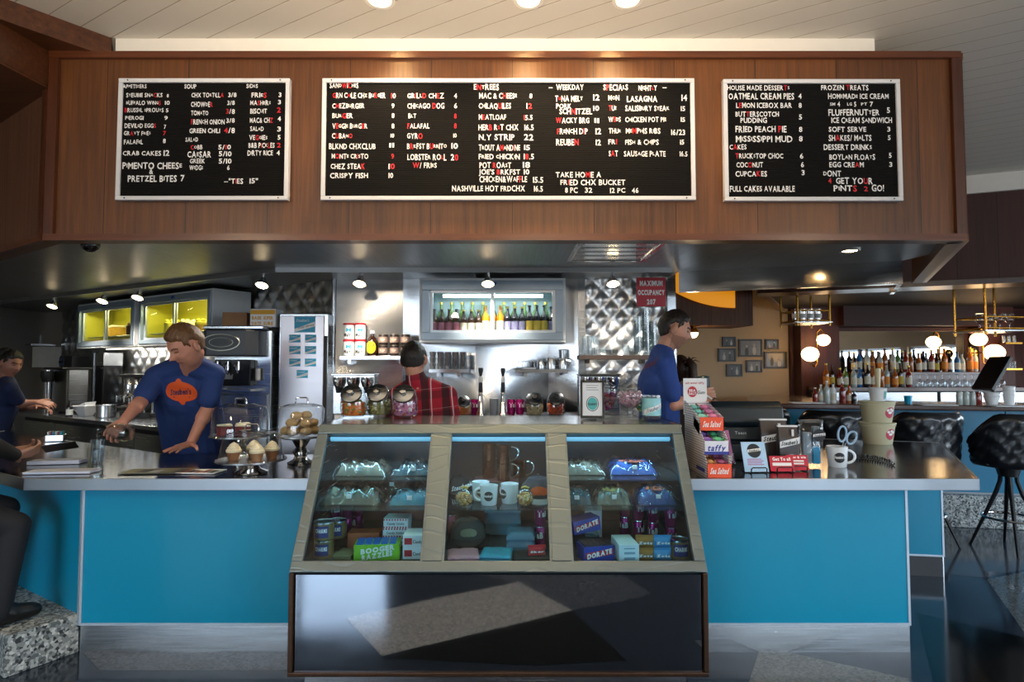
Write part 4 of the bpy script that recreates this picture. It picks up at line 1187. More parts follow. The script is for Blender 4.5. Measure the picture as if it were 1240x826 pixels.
# ---- man in profile at right, writing
M_ROYAL = mat('blue_tshirt', '#23438a', 0.85, vary=0.10, vscale=10, bump=0.25, bscale=9)
J = dict(P=V3((1.00, 4.06, 0.96)), C=at(797, 470, 4.04), N=at(802, 427, 4.02), shR=at(806, 442, 3.89), shL=at(795, 443, 4.22),
         elR=at(814, 491, 3.88), wrR=at(845, 480, 3.98), elL=at(825, 486, 4.30), wrL=at(852, 484, 4.18), k=1.05, w=1.0)
legs(J, fwd=(1, 0, 0), R=(0.0, -1, 0))
man, shirt = person('bearded man in blue T-shirt in profile writing behind the candy boxes', J, (at(817, 400, 4.00), (0.93, -0.20, -0.26), (0.26, 0.0, 0.97), 1.06), '#c08c74', M_ROYAL, '#1d140f', 'short', stubble=True,
    hands={'R': dict(dirn=(0.9, 0.1, 0.25), palm=(0.1, 0.9, -0.4), thumb=1, curls=(0.6, 0.7, 0.8, 0.8), tcurl=0.7), 'L': dict(dirn=(0.85, -0.3, -0.3), palm=(0, -0.5, 0.9), thumb=1, curls=(0.3, 0.3, 0.3, 0.4))})
decal(shirt, man, 'back_print', [mat('faded_red_print', '#7a3440', 0.8)], at(787, 440, 3.95), (-0.75, -0.75, 0.1), (0, 0, 1), [(*text_uv("Steuben's", 0.16, 0.05, 0.02, 0.3, 0.25), 0, 0.001)])
# ---- woman at the far left
J = dict(P=V3((-5.08, 5.88, 0.92)), C=at(4, 492, 5.86), N=at(8, 462, 5.82), shR=at(13, 470, 5.66), shL=at(2, 470, 6.0),
         elR=at(24, 489, 5.80), wrR=at(44, 487, 5.85), elL=at(22, 494, 6.05), wrL=at(46, 493, 6.0), k=0.94, w=0.95)
legs(J, fwd=(1, 0, 0), R=(0, -1, 0))
def bun(b, M):
    T = b.T; b.T = T @ M; b.sphere((0, -0.10, 0.06), (0.07, 0.07, 0.075), 20, 14, lambda p: p + p.normalized() * 0.014 * noise.noise(p * 60)); b.T = T
person('woman in navy T-shirt with dark tied-up hair working at the far left', J, (at(13, 441, 5.80), (0.92, -0.25, -0.28), (0.25, 0, 0.97), 1.05), '#9a6a58', mat('dark_navy_tshirt', '#142148', 0.85, vary=0.1), '#120d0c', 'short',
       hands={'R': dict(dirn=(0.9, 0.1, -0.1), palm=(0, 0.5, -0.8), thumb=1, curls=(0.5,) * 4), 'L': dict(dirn=(0.9, 0, -0.1), palm=(0, -0.3, -0.9), thumb=-1, curls=(0.5,) * 4)}, voxel=0.007, bow=bun)
# ---- seated diner with a phone at the left edge
J = dict(P=V3((-3.02, 2.80, 0.97)), C=V3((-3.10, 2.93, 1.25)), N=V3((-3.14, 3.02, 1.50)), shR=V3((-2.93, 2.96, 1.42)), shL=V3((-3.32, 3.10, 1.42)),
         elR=V3((-2.84, 3.22, 1.10)), wrR=V3((-2.90, 3.50, 0.985)), elL=V3((-3.28, 3.36, 1.08)), wrL=V3((-3.05, 3.62, 0.99)), k=0.98)
J.update(hipR=V3((-2.94, 2.76, 0.94)), hipL=V3((-3.10, 2.88, 0.94)), knR=V3((-2.55, 3.09, 0.69)), knL=V3((-2.80, 3.32, 0.72)), anR=V3((-2.57, 3.03, 0.30)), anL=V3((-2.95, 3.25, 0.30)), ftR=V3((0.45, 0.7, 0)), ftL=V3((0.2, 0.9, 0)))
person('seated diner in black sleeves and black trousers holding a phone at the left counter', J, (V3((-3.12, 3.10, 1.68)), (0.3, 0.75, -0.5), (0.1, 0.4, 0.9), 1.0), '#b98c78', mat('black_knit', '#0c0d12', 0.9, vary=0.1), '#1b1411', 'short', 'long',
       hands={'R': dict(dirn=(0.35, 0.9, 0.15), palm=(-0.8, 0.2, 0.6), thumb=-1, curls=(0.4, 0.45, 0.5, 0.55), tcurl=0.5), 'L': dict(dirn=(0.9, 0.15, 0.1), palm=(0.1, -0.5, 0.85), thumb=1, curls=(0.4, 0.4, 0.45, 0.5), tcurl=0.5)}, voxel=0.0055)
# ---- woman with a ponytail beyond the writing man
J = dict(P=V3((1.62, 5.60, 0.88)), C=at(828, 488, 5.58), N=at(827, 464, 5.56), shR=at(852, 474, 5.56), shL=at(806, 474, 5.56),
         elR=at(858, 505, 5.58), wrR=at(845, 515, 5.8), elL=at(800, 505, 5.58), wrL=at(815, 515, 5.8), k=0.9)
J = {k: v for k, v in J.items()}
legs(J, fwd=(0, 1, 0))
def pony(b, M):
    T = b.T; b.T = T @ M
    b.tube([(0.01, -0.09, 0.06), (0.03, -0.14, 0.085), (0.05, -0.165, 0.05), (0.055, -0.16, -0.04), (0.045, -0.15, -0.14), (0.04, -0.15, -0.22)], [0.025, 0.038, 0.04, 0.042, 0.034, 0.008], 12)
    b.sphere((0.02, -0.11, 0.07), (0.04, 0.03, 0.035), 12, 8)
    for k in range(7):
        a = k * 0.9; b.tube([(0.03, -0.14, 0.08), (0.03 + 0.05 * math.cos(a), -0.16, 0.10 + 0.03 * math.sin(a)), (0.03 + 0.085 * math.cos(a), -0.18, 0.08 + 0.045 * math.sin(a))], [0.006, 0.005, 0.002], 6)
    b.T = T
person('woman with brown ponytail, back turned, beyond the writing man', J, (at(824, 449, 5.54), (-0.1, 0.99, 0.0), (0, 0, 1), 0.98), '#b98c78', mat('brown_blouse', '#33241d', 0.9), '#3a2418', 'long', hands=None, voxel=0.008, bow=pony)
# ================================================================ BEHIND THE COUNTER
ORD = ['first', 'second', 'third', 'fourth', 'fifth', 'sixth', 'seventh', 'eighth', 'ninth', 'tenth', 'eleventh', 'twelfth', 'thirteenth', 'fourteenth', 'fifteenth', 'sixteenth', 'seventeenth', 'eighteenth', 'nineteenth', 'twentieth', 'twenty-first', 'twenty-second', 'twenty-third', 'twenty-fourth', 'twenty-fifth', 'twenty-sixth']
def onplane(px, py, T, off):
    """pixel onto the plane local y = off of a wall frame; returns local (x, z)"""
    p = at(px, py, 1.0); o = Vector((0, 0, EYE)); d = p - o
    I = T.inverted(); lo = I @ o; ld = I.to_3x3() @ d
    q = lo + ld * ((off - lo.y) / ld.y)
    return q.x, q.z
def put(T, x, y, z=0):
    return T @ Vector((x, y, z))
def sub(parent, name, mats, fn, **kw):
    b = MB(); fn(b); return b.build(name, mats, parent, **kw)
def yaw(T): return math.atan2(T[1][0], T[0][0])
TL, LNL = wall_T(*KW[0])
# --- stainless back counters
def bench(label, T, x0, x1, y0, y1, z):
    p = put(T, x0, y0); t = thing('back_counter', label, 'counter', p, yaw(T)); w = x1 - x0; d = y1 - y0
    sub(t, 'top', M_STEEL, lambda b: b.box(0, w, 0, d, z - 0.04, z), bevel=0.004)
    sub(t, 'cabinet', mat('dark_steel_front', '#2c2e31', 0.4, 0.7), lambda b: b.box(0.02, w - 0.02, 0.05, d - 0.01, 0.12, z - 0.042))
    for i in range(4):
        sub(t, 'door', M_STEEL, lambda b: b.box(0.03 + (w - 0.06) * i / 4, 0.02 + (w - 0.06) * (i + 1) / 4, 0.035, 0.05, 0.15, z - 0.08))
    sub(t, 'plinth', M_BLACK, lambda b: b.box(0.04, w - 0.04, 0.09, d - 0.03, 0, 0.118))
    return t
bench('stainless back counter along the left wall under the pastry coolers', TL, 0.9, 4.25, -0.70, -0.03, 1.0)
TB, _ = wall_T(*KW[1])
bench('stainless topping station along the steel back wall', TB, 0.25, 2.60, -0.62, -0.19, 1.15)
STZ = 1.151
# --- coolers
def cooler(label, T, x0, x1, z0, z1, depth, inner, glow, gname):
    """wall-hung cabinet with two sliding glass doors; local front at y = 0"""
    p = put(T, x0, -depth); t = thing(gname, label, 'cooler', (p.x, p.y, z0), yaw(T))
    w = x1 - x0; h = z1 - z0; d = depth - 0.012
    M_I = mat('cooler_lining_' + inner[1:], inner, 0.5, vary=0.03)
    b = MB(); f = 0.02
    b.box(0, w, 0, d, 0, f).box(0, w, 0, d, h - f, h).box(0, f, 0, d, f, h - f).box(w - f, w, 0, d, f, h - f)
    b.build('cabinet', mat('white_enamel', '#dfe3e4', 0.35, vary=0.02), t, bevel=0.004)
    b = MB(); b.box(f, w - f, d - 0.03, d - 0.01, f, h - f).box(f, f + 0.012, 0.06, d - 0.03, f, h - f).box(w - f - 0.012, w - f, 0.06, d - 0.03, f, h - f).box(f + 0.012, w - f - 0.012, 0.06, d - 0.03, h - f - 0.012, h - f)
    b.build('lining', M_I, t)
    b = MB(); g = 0.078 if gname == 'bottle_cooler' else 0.06
    b.box(f, w - f, -0.012, 0.05, f, g).box(f, w - f, -0.012, 0.05, h - g - 0.015, h - f).box(f, g, -0.012, 0.05, g, h - g - 0.015).box(w - g, w - f, -0.012, 0.05, g, h - g - 0.015)
    b.build('frame', mat('grey_aluminium', '#9fb0bf', 0.4, 0.4, vary=0.03), t, bevel=0.003)
    for k, (a, c, y) in enumerate(((g, w / 2 + 0.015, 0.02), (w / 2 - 0.015, w - g, 0.0))):
        dr = MB().box(a, a + 0.024, y, y + 0.012, g, h - g - 0.015).box(c - 0.024, c, y, y + 0.012, g, h - g - 0.015).box(a + 0.024, c - 0.024, y, y + 0.012, g, g + 0.02).box(a + 0.024, c - 0.024, y, y + 0.012, h - g - 0.035, h - g - 0.015).build('sliding_door', mat('bright_aluminium', '#c3ccd3', 0.35, 0.5, vary=0.03), t)
        sub(dr, 'glass_pane', M_GLASSC, lambda b: b.quad((a + 0.024, y + 0.006, g + 0.02), (c - 0.024, y + 0.006, g + 0.02), (c - 0.024, y + 0.006, h - g - 0.035), (a + 0.024, y + 0.006, h - g - 0.035)))
    sub(t, 'badge', mat('blue_badge', '#1d5fae', 0.4), lambda b: b.sphere((w / 2, -0.013, h - 0.042), (0.035, 0.004, 0.014)))
    sub(t, 'light_tube', mat('tube_' + gname, '#ffffff', 0.5, vary=0, emit=glow, estr=6), lambda b: b.cyl((w * 0.15, 0.13, h - (0.125 if gname == 'bottle_cooler' else 0.06)), (w * 0.85, 0.13, h - (0.125 if gname == 'bottle_cooler' else 0.06)), 0.011))
    q = put(T, (x0 + x1) / 2, -depth + 0.12)
    o = lamp('cooler_light', 'AREA', (q.x, q.y, z1 - 0.10), 7 if gname == 'bottle_cooler' else 3.5, C(glow)[:3], (q.x - T[0][1] * -0.12, q.y + T[1][1] * 0.12, z0), size=w * 0.8, sy=0.03)
    o.rotation_euler = (math.radians(-14), 0, yaw(T))
    if gname == 'pastry_cooler':  # glowing strip and lamp added to brighten the quilted wall below
        sub(t, 'added_strip', mat('added_strip_glow', '#ffffff', 0.5, vary=0, emit='#fff0d8', estr=3), lambda b: b.box(w * 0.2, w * 0.8, d * 0.5, d * 0.5 + 0.02, -0.012, 0.0))
        q = put(T, (x0 + x1) / 2, -depth * 0.5)
        o = lamp('added_under_fill', 'AREA', (q.x, q.y, z0 - 0.02), 4.5, (1, 0.93, 0.82), (q.x, q.y, 0), size=w * 0.6, sy=0.04)
        o.rotation_euler = (math.radians(20), 0, yaw(T))
    return t, w, h
xa, za = onplane(258, 350, TL, -0.38); xb, _ = onplane(169, 358, TL, -0.38); xc, _ = onplane(164, 359, TL, -0.38); xd, _ = onplane(95, 366, TL, -0.38)
zb = onplane(258, 416, TL, -0.38)[1]
pc1, w1, h1 = cooler('pastry cooler beside the soft serve machine, lit yellow', TL, xb, xa, zb, 2.195, 0.38, '#c9c43a', '#fff7b0', 'pastry_cooler')
pc2, w2, h2 = cooler('pastry cooler further left, holding a yellow layer cake', TL, xd, xc, zb, 2.195, 0.38, '#c9c43a', '#fff7b0', 'pastry_cooler')
fx0, fz1 = onplane(508, 344, TB, -0.33); fx1, fz0 = onplane(685, 415, TB, -0.33)
bc, w3, h3 = cooler('bottle cooler with grey frame in the middle of the steel wall', TB, fx0, fx1, fz0, 2.19, 0.33, '#8ea6aa', '#f2ffff', 'bottle_cooler')
# --- cakes in the pastry coolers
def cake(label, T, lx, y, z, r, h, body, top, cut=False, group='cakes in the pastry coolers'):
    p = put(T, lx, y); t = thing('cake', label, 'cake', (p.x, p.y, z), yaw(T), group)
    sub(t, 'board', M_PAPER, lambda b: b.lathe([(r * 1.15, 0), (r * 1.15, 0.006)], 24))
    if cut:
        pts = [(0, 0)] + [(r * math.cos(a), r * math.sin(a)) for a in [math.radians(-50 + 275 * i / 20) for i in range(21)]]
        sub(t, 'sponge', body, lambda b: b.prism(pts, 0.007, h), bevel=0.006)
        sub(t, 'icing', top, lambda b: b.prism([(x * 1.03, yy * 1.03) for x, yy in pts], h, h + 0.02), bevel=0.006)
    else:
        sub(t, 'sponge', body, lambda b: b.lathe([(r, 0.007), (r, h)], 28))
        def ic(b):
            b.lathe([(r * 1.02, h - 0.015), (r * 1.03, h + 0.005), (r * 0.95, h + 0.015), (0, h + 0.018)], 28)
            for i in range(8):
                a = 2 * PI * i / 8; b.sphere((r * 0.75 * math.cos(a), r * 0.75 * math.sin(a), h + 0.025), (0.02, 0.02, 0.018), 10, 6)
        sub(t, 'icing', top, ic)
M_YCAKE = mat('yellow_sponge', '#d9a83a', 0.8, vary=0.3, vscale=60); M_CREAM = mat('cream_icing', '#f1e7c6', 0.6); M_CHOC = mat('chocolate_icing', '#3a2015', 0.5); M_LEMON = mat('lemon_icing', '#efe04a', 0.6)
zs = zb + 0.032
def csh(T, x0, w, lab, z):
    p = put(T, x0, -0.30); t = thing('cooler_shelf', lab, 'shelf', (p.x, p.y, z), yaw(T))
    sub(t, 'tray', M_STEEL, lambda b: b.box(0.05, w - 0.05, 0, 0.24, -0.006, 0))
    sub(t, 'front_rail', M_CHROME, lambda b: b.cyl((0.05, 0, 0.004), (w - 0.05, 0, 0.004), 0.004))
csh(TL, xd, w2, 'shelf inside the far left pastry cooler', zb + 0.12); csh(TL, xb, w1, 'shelf inside the right pastry cooler', zb + 0.12)
cake('yellow layer cake with cut wedge in the far left cooler', TL, xd + 0.42, -0.18, zb + 0.121, 0.10, 0.11, M_YCAKE, M_CREAM, True)
cake('dark chocolate cake at the right end of the far left cooler', TL, xd + 0.90, -0.19, zb + 0.121, 0.09, 0.10, M_CHOC, M_CHOC)
cake('low lemon tart on the floor of the far left cooler', TL, xd + 0.62, -0.20, zb + 0.022, 0.09, 0.04, M_YCAKE, M_LEMON)
cake('tall lemon-iced cake at the left of the right cooler', TL, xb + 0.28, -0.18, zb + 0.121, 0.09, 0.10, M_LEMON, M_LEMON)
cake('lemon-iced cake in the middle of the right cooler', TL, xb + 0.56, -0.18, zb + 0.121, 0.09, 0.09, M_LEMON, M_CREAM)
cake('cream-topped yellow cake at the right of the right cooler', TL, xb + 0.82, -0.18, zb + 0.121, 0.085, 0.085, M_YCAKE, M_LEMON)
# --- bottles
def bottle(name, label, cat, loc, h, r, body, lab=None, cap=None, neck=0.36, sh=0.55, group=None, labz=(0.12, 0.45)):
    t = thing(name, label, cat, loc, 0, group)
    sub(t, 'glass_body', body, lambda b: b.lathe([(r * 0.92, 0), (r, 0.012), (r, h * sh), (r * 0.92, h * (sh + 0.07)), (r * neck, h * (sh + 0.22)), (r * neck, h * 0.93), (r * neck * 0.95, h * 0.95)], 14))
    if lab: sub(t, 'paper_label', lab, lambda b: b.lathe([(r * 1.015, h * labz[0]), (r * 1.015, h * labz[1])], 14))
    if cap: sub(t, 'cap', cap, lambda b: b.lathe([(r * neck * 1.2, h * 0.93), (r * neck * 1.25, h), (0, h)], 12))
    return t
def bglass(name, c, rough=0.08): return mat(name, c, rough, vary=0.05, coat=0.6)
B_BRN = bglass('brown_bottle', '#2a1409'); B_GRN = bglass('green_bottle', '#5a7a3c'); B_ORG = bglass('orange_soda', '#f08a10'); B_DRK = bglass('dark_bottle', '#12131c'); B_AMB = bglass('amber_bottle', '#a2561a'); B_CLR = bglass('pale_bottle', '#a9b4b0'); B_RED = bglass('red_bottle', '#7a1a14'); B_BLU = bglass('blue_bottle', '#2a6aa0')
L_PNK = mat('pink_label', '#a06070', 0.6); L_PUR = mat('violet_label', '#7c7a9c', 0.6); L_YEL = mat('yellow_label', '#c2a83a', 0.6); L_CRM = mat('cream_label', '#d9d2bd', 0.6); L_ORG = mat('orange_label', '#e39038', 0.6)
C_GLD = mat('gold_cap', '#c9b050', 0.35, 0.8); C_BLK = mat('black_cap', '#111214', 0.4); C_WHT = mat('white_cap', '#e8e8e4', 0.4)
kinds = [(B_BRN, L_PNK, C_BLK, 0.195, 0.028)] * 4 + [(B_BRN, L_CRM, C_GLD, 0.19, 0.028)] * 3 + [(B_ORG, L_CRM, C_GLD, 0.225, 0.029)] * 2 + [(B_ORG, L_CRM, C_GLD, 0.225, 0.029)] + [(B_DRK, L_PUR, C_GLD, 0.215, 0.029)] * 3 + [(B_DRK, L_YEL, C_BLK, 0.225, 0.029)] * 3 + [(B_DRK, L_PUR, C_BLK, 0.215, 0.029)] * 1
nb = len(kinds)
sub(bc, 'shelf', M_STEEL, lambda b: b.box(0.035, w3 - 0.035, 0.075, 0.285, 0.070, 0.076))
for i, (bd, lb, cp, h, r) in enumerate(kinds):
    lx = fx0 + 0.10 + (fx1 - fx0 - 0.20) * i / (nb - 1)
    p = put(TB, lx, -0.20)
    nm = {B_BRN: 'brown soda bottle', B_ORG: 'orange soda bottle', B_DRK: 'dark beer bottle'}[bd]
    bottle('soda_bottle', '%s, %s from left in the front row of the bottle cooler' % (nm, ORD[i]), 'bottle', (p.x, p.y, fz0 + 0.0765), h, r, bd, lb, cp, group='bottles in the wall cooler')
for i in range(11):
    p = put(TB, fx0 + 0.14 + (fx1 - fx0 - 0.28) * i / 10, -0.09)
    bottle('soda_bottle', 'pale green bottle, %s from left in the back row of the bottle cooler' % ORD[i], 'bottle', (p.x, p.y, fz0 + 0.0765), 0.262, 0.030, B_GRN, None, C_GLD, group='bottles in the wall cooler')
# --- soft serve machine
mx0 = at(252, 400, 4.60).x; mx1 = at(327, 400, 4.60).x
t = thing('soft_serve_machine', 'tall stainless soft serve machine with black head behind the pouring man', 'ice cream machine', ((mx0 + mx1) / 2, 4.62, 0))
w = (mx1 - mx0) / 2
sub(t, 'body', M_STEEL, lambda b: b.box(-w + 0.03, w, 0.02, 0.50, 0.10, 1.79), bevel=0.006)
sub(t, 'top_lid', M_STEEL, lambda b: b.box(-w + 0.0, w - 0.02, -0.10, 0.5, 1.79, 1.82), bevel=0.008)
hd = sub(t, 'head', mat('charcoal_plastic', '#2a2d33', 0.35), lambda b: b.prism([(-w, 0.02), (-w, -0.09), (-w + 0.03, -0.12), (w * 0.4, -0.12), (w * 0.75, -0.08), (w * 0.82, 0.02)], 1.585, 1.788), bevel=0.01)
sub(hd, 'oval_badge', [M_BLACK, mat('silver_ring', '#b6b3a4', 0.3, 0.9)], lambda b: (setattr(b, 'T', Matrix.Translation((-w * 0.36, -0.121, 1.69))), b.add(*[( [(x, -0.004, z) for x, z in ellipse_grid(0.145, 0.066)[0]], [f[::-1] for f in ellipse_grid(0.145, 0.066)[1]])][0]), setattr(b, 'mi', 1), b.tube([(0.14 * math.cos(a), -0.006, 0.062 * math.sin(a)) for a in [2 * PI * i / 30 for i in range(30)]], 0.0045, 6, True), b.tube([(0.09 * math.cos(a), -0.006, 0.035 * math.sin(a)) for a in [2 * PI * i / 30 for i in range(30)]], 0.002, 6, True), letters(b, 'Electro', -0.05, 0.05, 0, 0.02, y=-0.007)))
sub(t, 'dispensing_block', M_BLACK, lambda b: b.box(-w + 0.07, w * 0.45, -0.05, 0.02, 1.36, 1.56), bevel=0.008)
for x in (-0.14, -0.06, 0.02):
    sp = sub(t, 'spigot', M_CHROME, lambda b: (b.cyl((x, -0.07, 1.545), (x, -0.07, 1.48), 0.016), b.cyl((x, -0.07, 1.48), (x, -0.07, 1.455), 0.012, 0.008)))
    sub(sp, 'handle', M_BLACK, lambda b: b.cyl((x, -0.08, 1.54), (x, -0.14, 1.50), 0.008))
sub(t, 'emblem', mat('grey_print', '#8a8f90', 0.5), lambda b: b.yprism([(-0.10, 1.41), (-0.03, 1.41), (-0.025, 1.45), (-0.045, 1.435), (-0.055, 1.46), (-0.065, 1.44), (-0.08, 1.455), (-0.105, 1.44)], -0.053, -0.05))
sub(t, 'drip_tray', M_STEEL, lambda b: b.box(-w + 0.02, w * 0.6, -0.12, 0.02, 1.315, 1.335), bevel=0.004)
sub(t, 'door', M_STEEL, lambda b: b.box(-w + 0.045, w - 0.02, 0.0, 0.02, 0.14, 1.29), bevel=0.004)
sub(t, 'latch', M_BLACK, lambda b: b.box(-0.01, 0.05, -0.012, 0.0, 1.19, 1.25), bevel=0.004)
sub(t, 'syrup_cup', C_WHT, lambda b: b.lathe([(0.018, 1.40), (0.02, 1.41), (0.02, 1.49), (0.015, 1.495)], 14, c=(w * 0.62, -0.01, 0)))
for x in (-w + 0.08, w - 0.08):
    for y in (0.08, 0.44):
        sub(t, 'caster', M_RUBBER, lambda b: (b.cyl((x - 0.015, y, 0.04), (x + 0.015, y, 0.04), 0.04), b.cyl((x, y, 0.05), (x, y, 0.10), 0.012)))
def carton(name, label, loc, w, d, h, m, rz=0, extra=None):
    t = thing(name, label, 'box', loc, rz)
    sub(t, 'carton', m, lambda b: b.box(-w / 2, w / 2, 0, d, 0, h), bevel=0.002)
    sub(t, 'flap', m, lambda b: b.box(-w / 2, w / 2, 0.002, d * 0.48, h, h + 0.003).box(-w / 2, w / 2, d * 0.52, d - 0.002, h, h + 0.003))
    if extra: extra(t)
    return t
p = at(284, 390, 4.78)
carton('cardboard_box', 'plain brown cardboard box on top of the soft serve machine', (p.x, 4.78, 1.821), 0.19, 0.16, 0.12, M_CARD, 0.1)
p = at(318, 390, 4.70)
def cone_print(t):
    def f(b):
        b.mi = 0; b.box(-0.098, 0.098, -0.002, 0, 0.10, 0.135); b.mi = 1
        for x0 in (-0.085, 0.008):
            letters(b, 'BASE' if x0 < 0 else 'SUPER', x0, x0 + 0.075, 0.072, 0.026, y=-0.003, bold=0.04); letters(b, 'DATE' if x0 < 0 else 'SURE', x0, x0 + 0.075, 0.028, 0.026, y=-0.003, bold=0.04)
    sub(t, 'print', [mat('amber_print', '#e0a52c', 0.6), M_RED], f)
carton('carton_box', 'white carton with amber band and red lettering on the soft serve machine', (p.x, 4.70, 1.821), 0.20, 0.16, 0.14, M_PAPER, 0.0, cone_print)
# --- stainless reach-in with stickers
rx0 = at(338, 380, 4.70).x; rx1 = at(397, 380, 4.70).x
t = thing('reach_in_cabinet', 'tall stainless cabinet covered with teal stickers in the corner', 'cabinet', (rx0, 4.70, 0)); w = rx1 - rx0
sub(t, 'body', M_STEEL, lambda b: b.box(0, w, 0.015, 0.16, 0.02, 1.925), bevel=0.004)
sub(t, 'door', steel('door_steel', '#a9a6aa', 0.33), lambda b: b.box(0.012, w - 0.03, 0, 0.014, 0.06, 1.91), bevel=0.004)
sub(t, 'gasket', M_RUBBER, lambda b: b.box(w - 0.028, w - 0.004, -0.004, 0.015, 0.06, 1.75))
sub(t, 'foot', M_BLACK, lambda b: b.box(0.02, w - 0.02, 0.03, 0.15, 0, 0.02))
M_STEALB = mat('teal_sticker', '#2a9cc0', 0.5)
def sticker(label, px, py, w_, h_, big=False):
    c = at(px, py, 4.698)
    t = thing('sticker', label, 'sticker', (c.x, 4.7, c.z), 0, 'teal logo stickers on the stainless cabinet')
    sub(t, 'backing', M_STEALB, lambda b: b.box(-w_ / 2, w_ / 2, -0.0022, -0.0004, -h_ / 2, h_ / 2))
    sub(t, 'band', M_WPRINT, lambda b: b.yprism([(-w_ * 0.49, -h_ * 0.45), (-w_ * 0.40, -h_ * 0.45), (w_ * 0.49, -h_ * 0.12), (w_ * 0.49, h_ * 0.18), (-w_ * 0.49, -h_ * 0.28)], -0.0032, -0.0022))
    sub(t, 'script', [M_WPRINT, M_KPRINT], lambda b: (letters(b, "Steuben's", -w_ * 0.40, w_ * 0.22, h_ * 0.27, h_ * 0.20, y=-0.0034, bold=0.0, italic=0.3), setattr(b, 'mi', 1), letters(b, 'FOOD SERVICE', -w_ * 0.3, w_ * 0.44, -h_ * 0.12, h_ * 0.13, y=-0.004, slope=0.22, white=1)))
sticker('large teal logo sticker at the top of the stainless cabinet', 369, 393, 0.165, 0.125)
for r, (py, row) in enumerate(((410, 'upper'), (424, 'middle'), (439, 'lower'))):
    for px, sd in ((357, 'left'), (376, 'right')):
        sticker('small teal logo sticker in the %s row, %s one of the pair' % (row, sd), px, py, 0.088, 0.062)
sticker('small teal logo sticker alone at the bottom of the cabinet', 366, 453, 0.088, 0.062)
# --- left back counter things
def lpos(px, py, off, z): 
    x, _ = onplane(px, py, TL, off); p = put(TL, x, off); return (p.x, p.y, z)
t = thing('coffee_brewer', 'large stainless coffee brewer with dark side beside the dark-haired woman', 'coffee machine', lpos(70, 480, -0.52, 1.001), yaw(TL))
sub(t, 'body', mat('dark_steel_side', '#4a4a47', 0.35, 0.8), lambda b: b.box(-0.16, 0.20, 0.0, 0.22, 0.02, 0.48), bevel=0.01)
sub(t, 'column', M_CHROME, lambda b: b.cyl((-0.20, -0.02, 0.0), (-0.20, -0.02, 0.47), 0.045))
sub(t, 'top_tray', M_BLACK, lambda b: b.box(-0.26, 0.22, -0.05, 0.24, 0.481, 0.50), bevel=0.004)
sub(t, 'brew_basket', M_BLACK, lambda b: b.lathe([(0.05, 0.34), (0.07, 0.40), (0.07, 0.46)], 16, c=(-0.10, -0.06, 0)))
sub(t, 'faucet', M_CHROME, lambda b: (b.cyl((-0.12, -0.0, 0.12), (-0.12, -0.07, 0.12), 0.012), b.cyl((-0.12, -0.07, 0.13), (-0.12, -0.07, 0.08), 0.009)))
sub(t, 'side_panel', M_STEEL, lambda b: b.box(0.201, 0.215, 0.02, 0.20, 0.03, 0.47))
for x in (-0.12, 0.16):
    sub(t, 'foot', M_BLACK, lambda b: b.cyl((x, 0.10, 0), (x, 0.10, 0.02), 0.04))
carton('carton_box', 'white carton stacked on the coffee brewer at far left', lpos(44, 410, -0.45, 1.502), 0.20, 0.22, 0.24, mat('grey_white_carton', '#b9b6ac', 0.7), yaw(TL))
t = thing('toaster_oven', 'black toaster oven with blue face above the coffee brewer', 'oven', lpos(70, 421, -0.36, 1.502), yaw(TL))
t.location = Vector(t.location) + TL.to_3x3() @ Vector((0.16, -0.02, 0))
sub(t, 'body', M_BLACK, lambda b: b.box(-0.10, 0.22, 0.02, 0.26, 0.0, 0.13), bevel=0.006)
sub(t, 'face', mat('slate_blue_face', '#3b4a63', 0.3), lambda b: b.box(-0.09, 0.02, 0.012, 0.02, 0.015, 0.115))
sub(t, 'knob', M_BLACK, lambda b: b.cyl((-0.06, 0.0, 0.06), (-0.06, 0.012, 0.06), 0.014)); sub(t, 'knob', M_BLACK, lambda b: b.cyl((-0.01, 0.0, 0.06), (-0.01, 0.012, 0.06), 0.014))
t = thing('tall_cabinet', 'tall dark glossy cabinet with steel post behind the white bowls', 'cabinet', lpos(112, 490, -0.24, 1.001), yaw(TL))
sub(t, 'body', mat('dark_glass_front', '#0d0e10', 0.12, coat=0.5), lambda b: b.box(0.02, 0.24, 0, 0.19, 0, 0.52), bevel=0.004)
sub(t, 'post', M_STEEL, lambda b: b.box(-0.012, 0.018, -0.01, 0.02, 0, 0.66)); sub(t, 'top', M_STEEL, lambda b: b.box(0.02, 0.24, -0.004, 0.19, 0.521, 0.66))
def bowl(label, loc, tilt=0, rz=0.0):
    t = thing('bowl', label, 'bowl', loc, rz, 'white square bowls on the back counter')
    R = Matrix.Rotation(tilt, 4, 'Y')
    def f(b):
        b.T = R; T0 = 0.005
        prof = [(0.05, 0), (0.055, 0.004), (0.10, 0.095), (0.105, 0.105), (0.098, 0.104), (0.05, 0.012), (0.0, 0.010)]
        b.lathe([(r * 1.15, z) for r, z in prof], 4, a0=PI / 4)
    o = sub(t, 'basin', M_CERAM, f, bevel=0.008)
    sub(t, 'rim', M_CERAM, lambda b: (setattr(b, 'T', R), b.lathe([(0.118, 0.102), (0.126, 0.106), (0.118, 0.110)], 4, a0=PI / 4, cap=False)))
    return t
p = lpos(104, 500, -0.52, 1.001)
bowl('white square bowl standing level on the back counter', p, 0, yaw(TL) + 0.3)
bowl('white square bowl tilted inside the level bowl', (p[0] + 0.03, p[1] - 0.01, p[2] + 0.048), -0.40, yaw(TL) + 0.3).scale = (0.74, 0.74, 0.74)
t = thing('metal_pot', 'round steel pot beside the white bowls', 'pot', lpos(128, 505, -0.5, 1.001))
sub(t, 'pan', M_STEEL, lambda b: b.lathe([(0.075, 0), (0.085, 0.01), (0.085, 0.12), (0.09, 0.125), (0.08, 0.122), (0.078, 0.015), (0, 0.012)], 22))
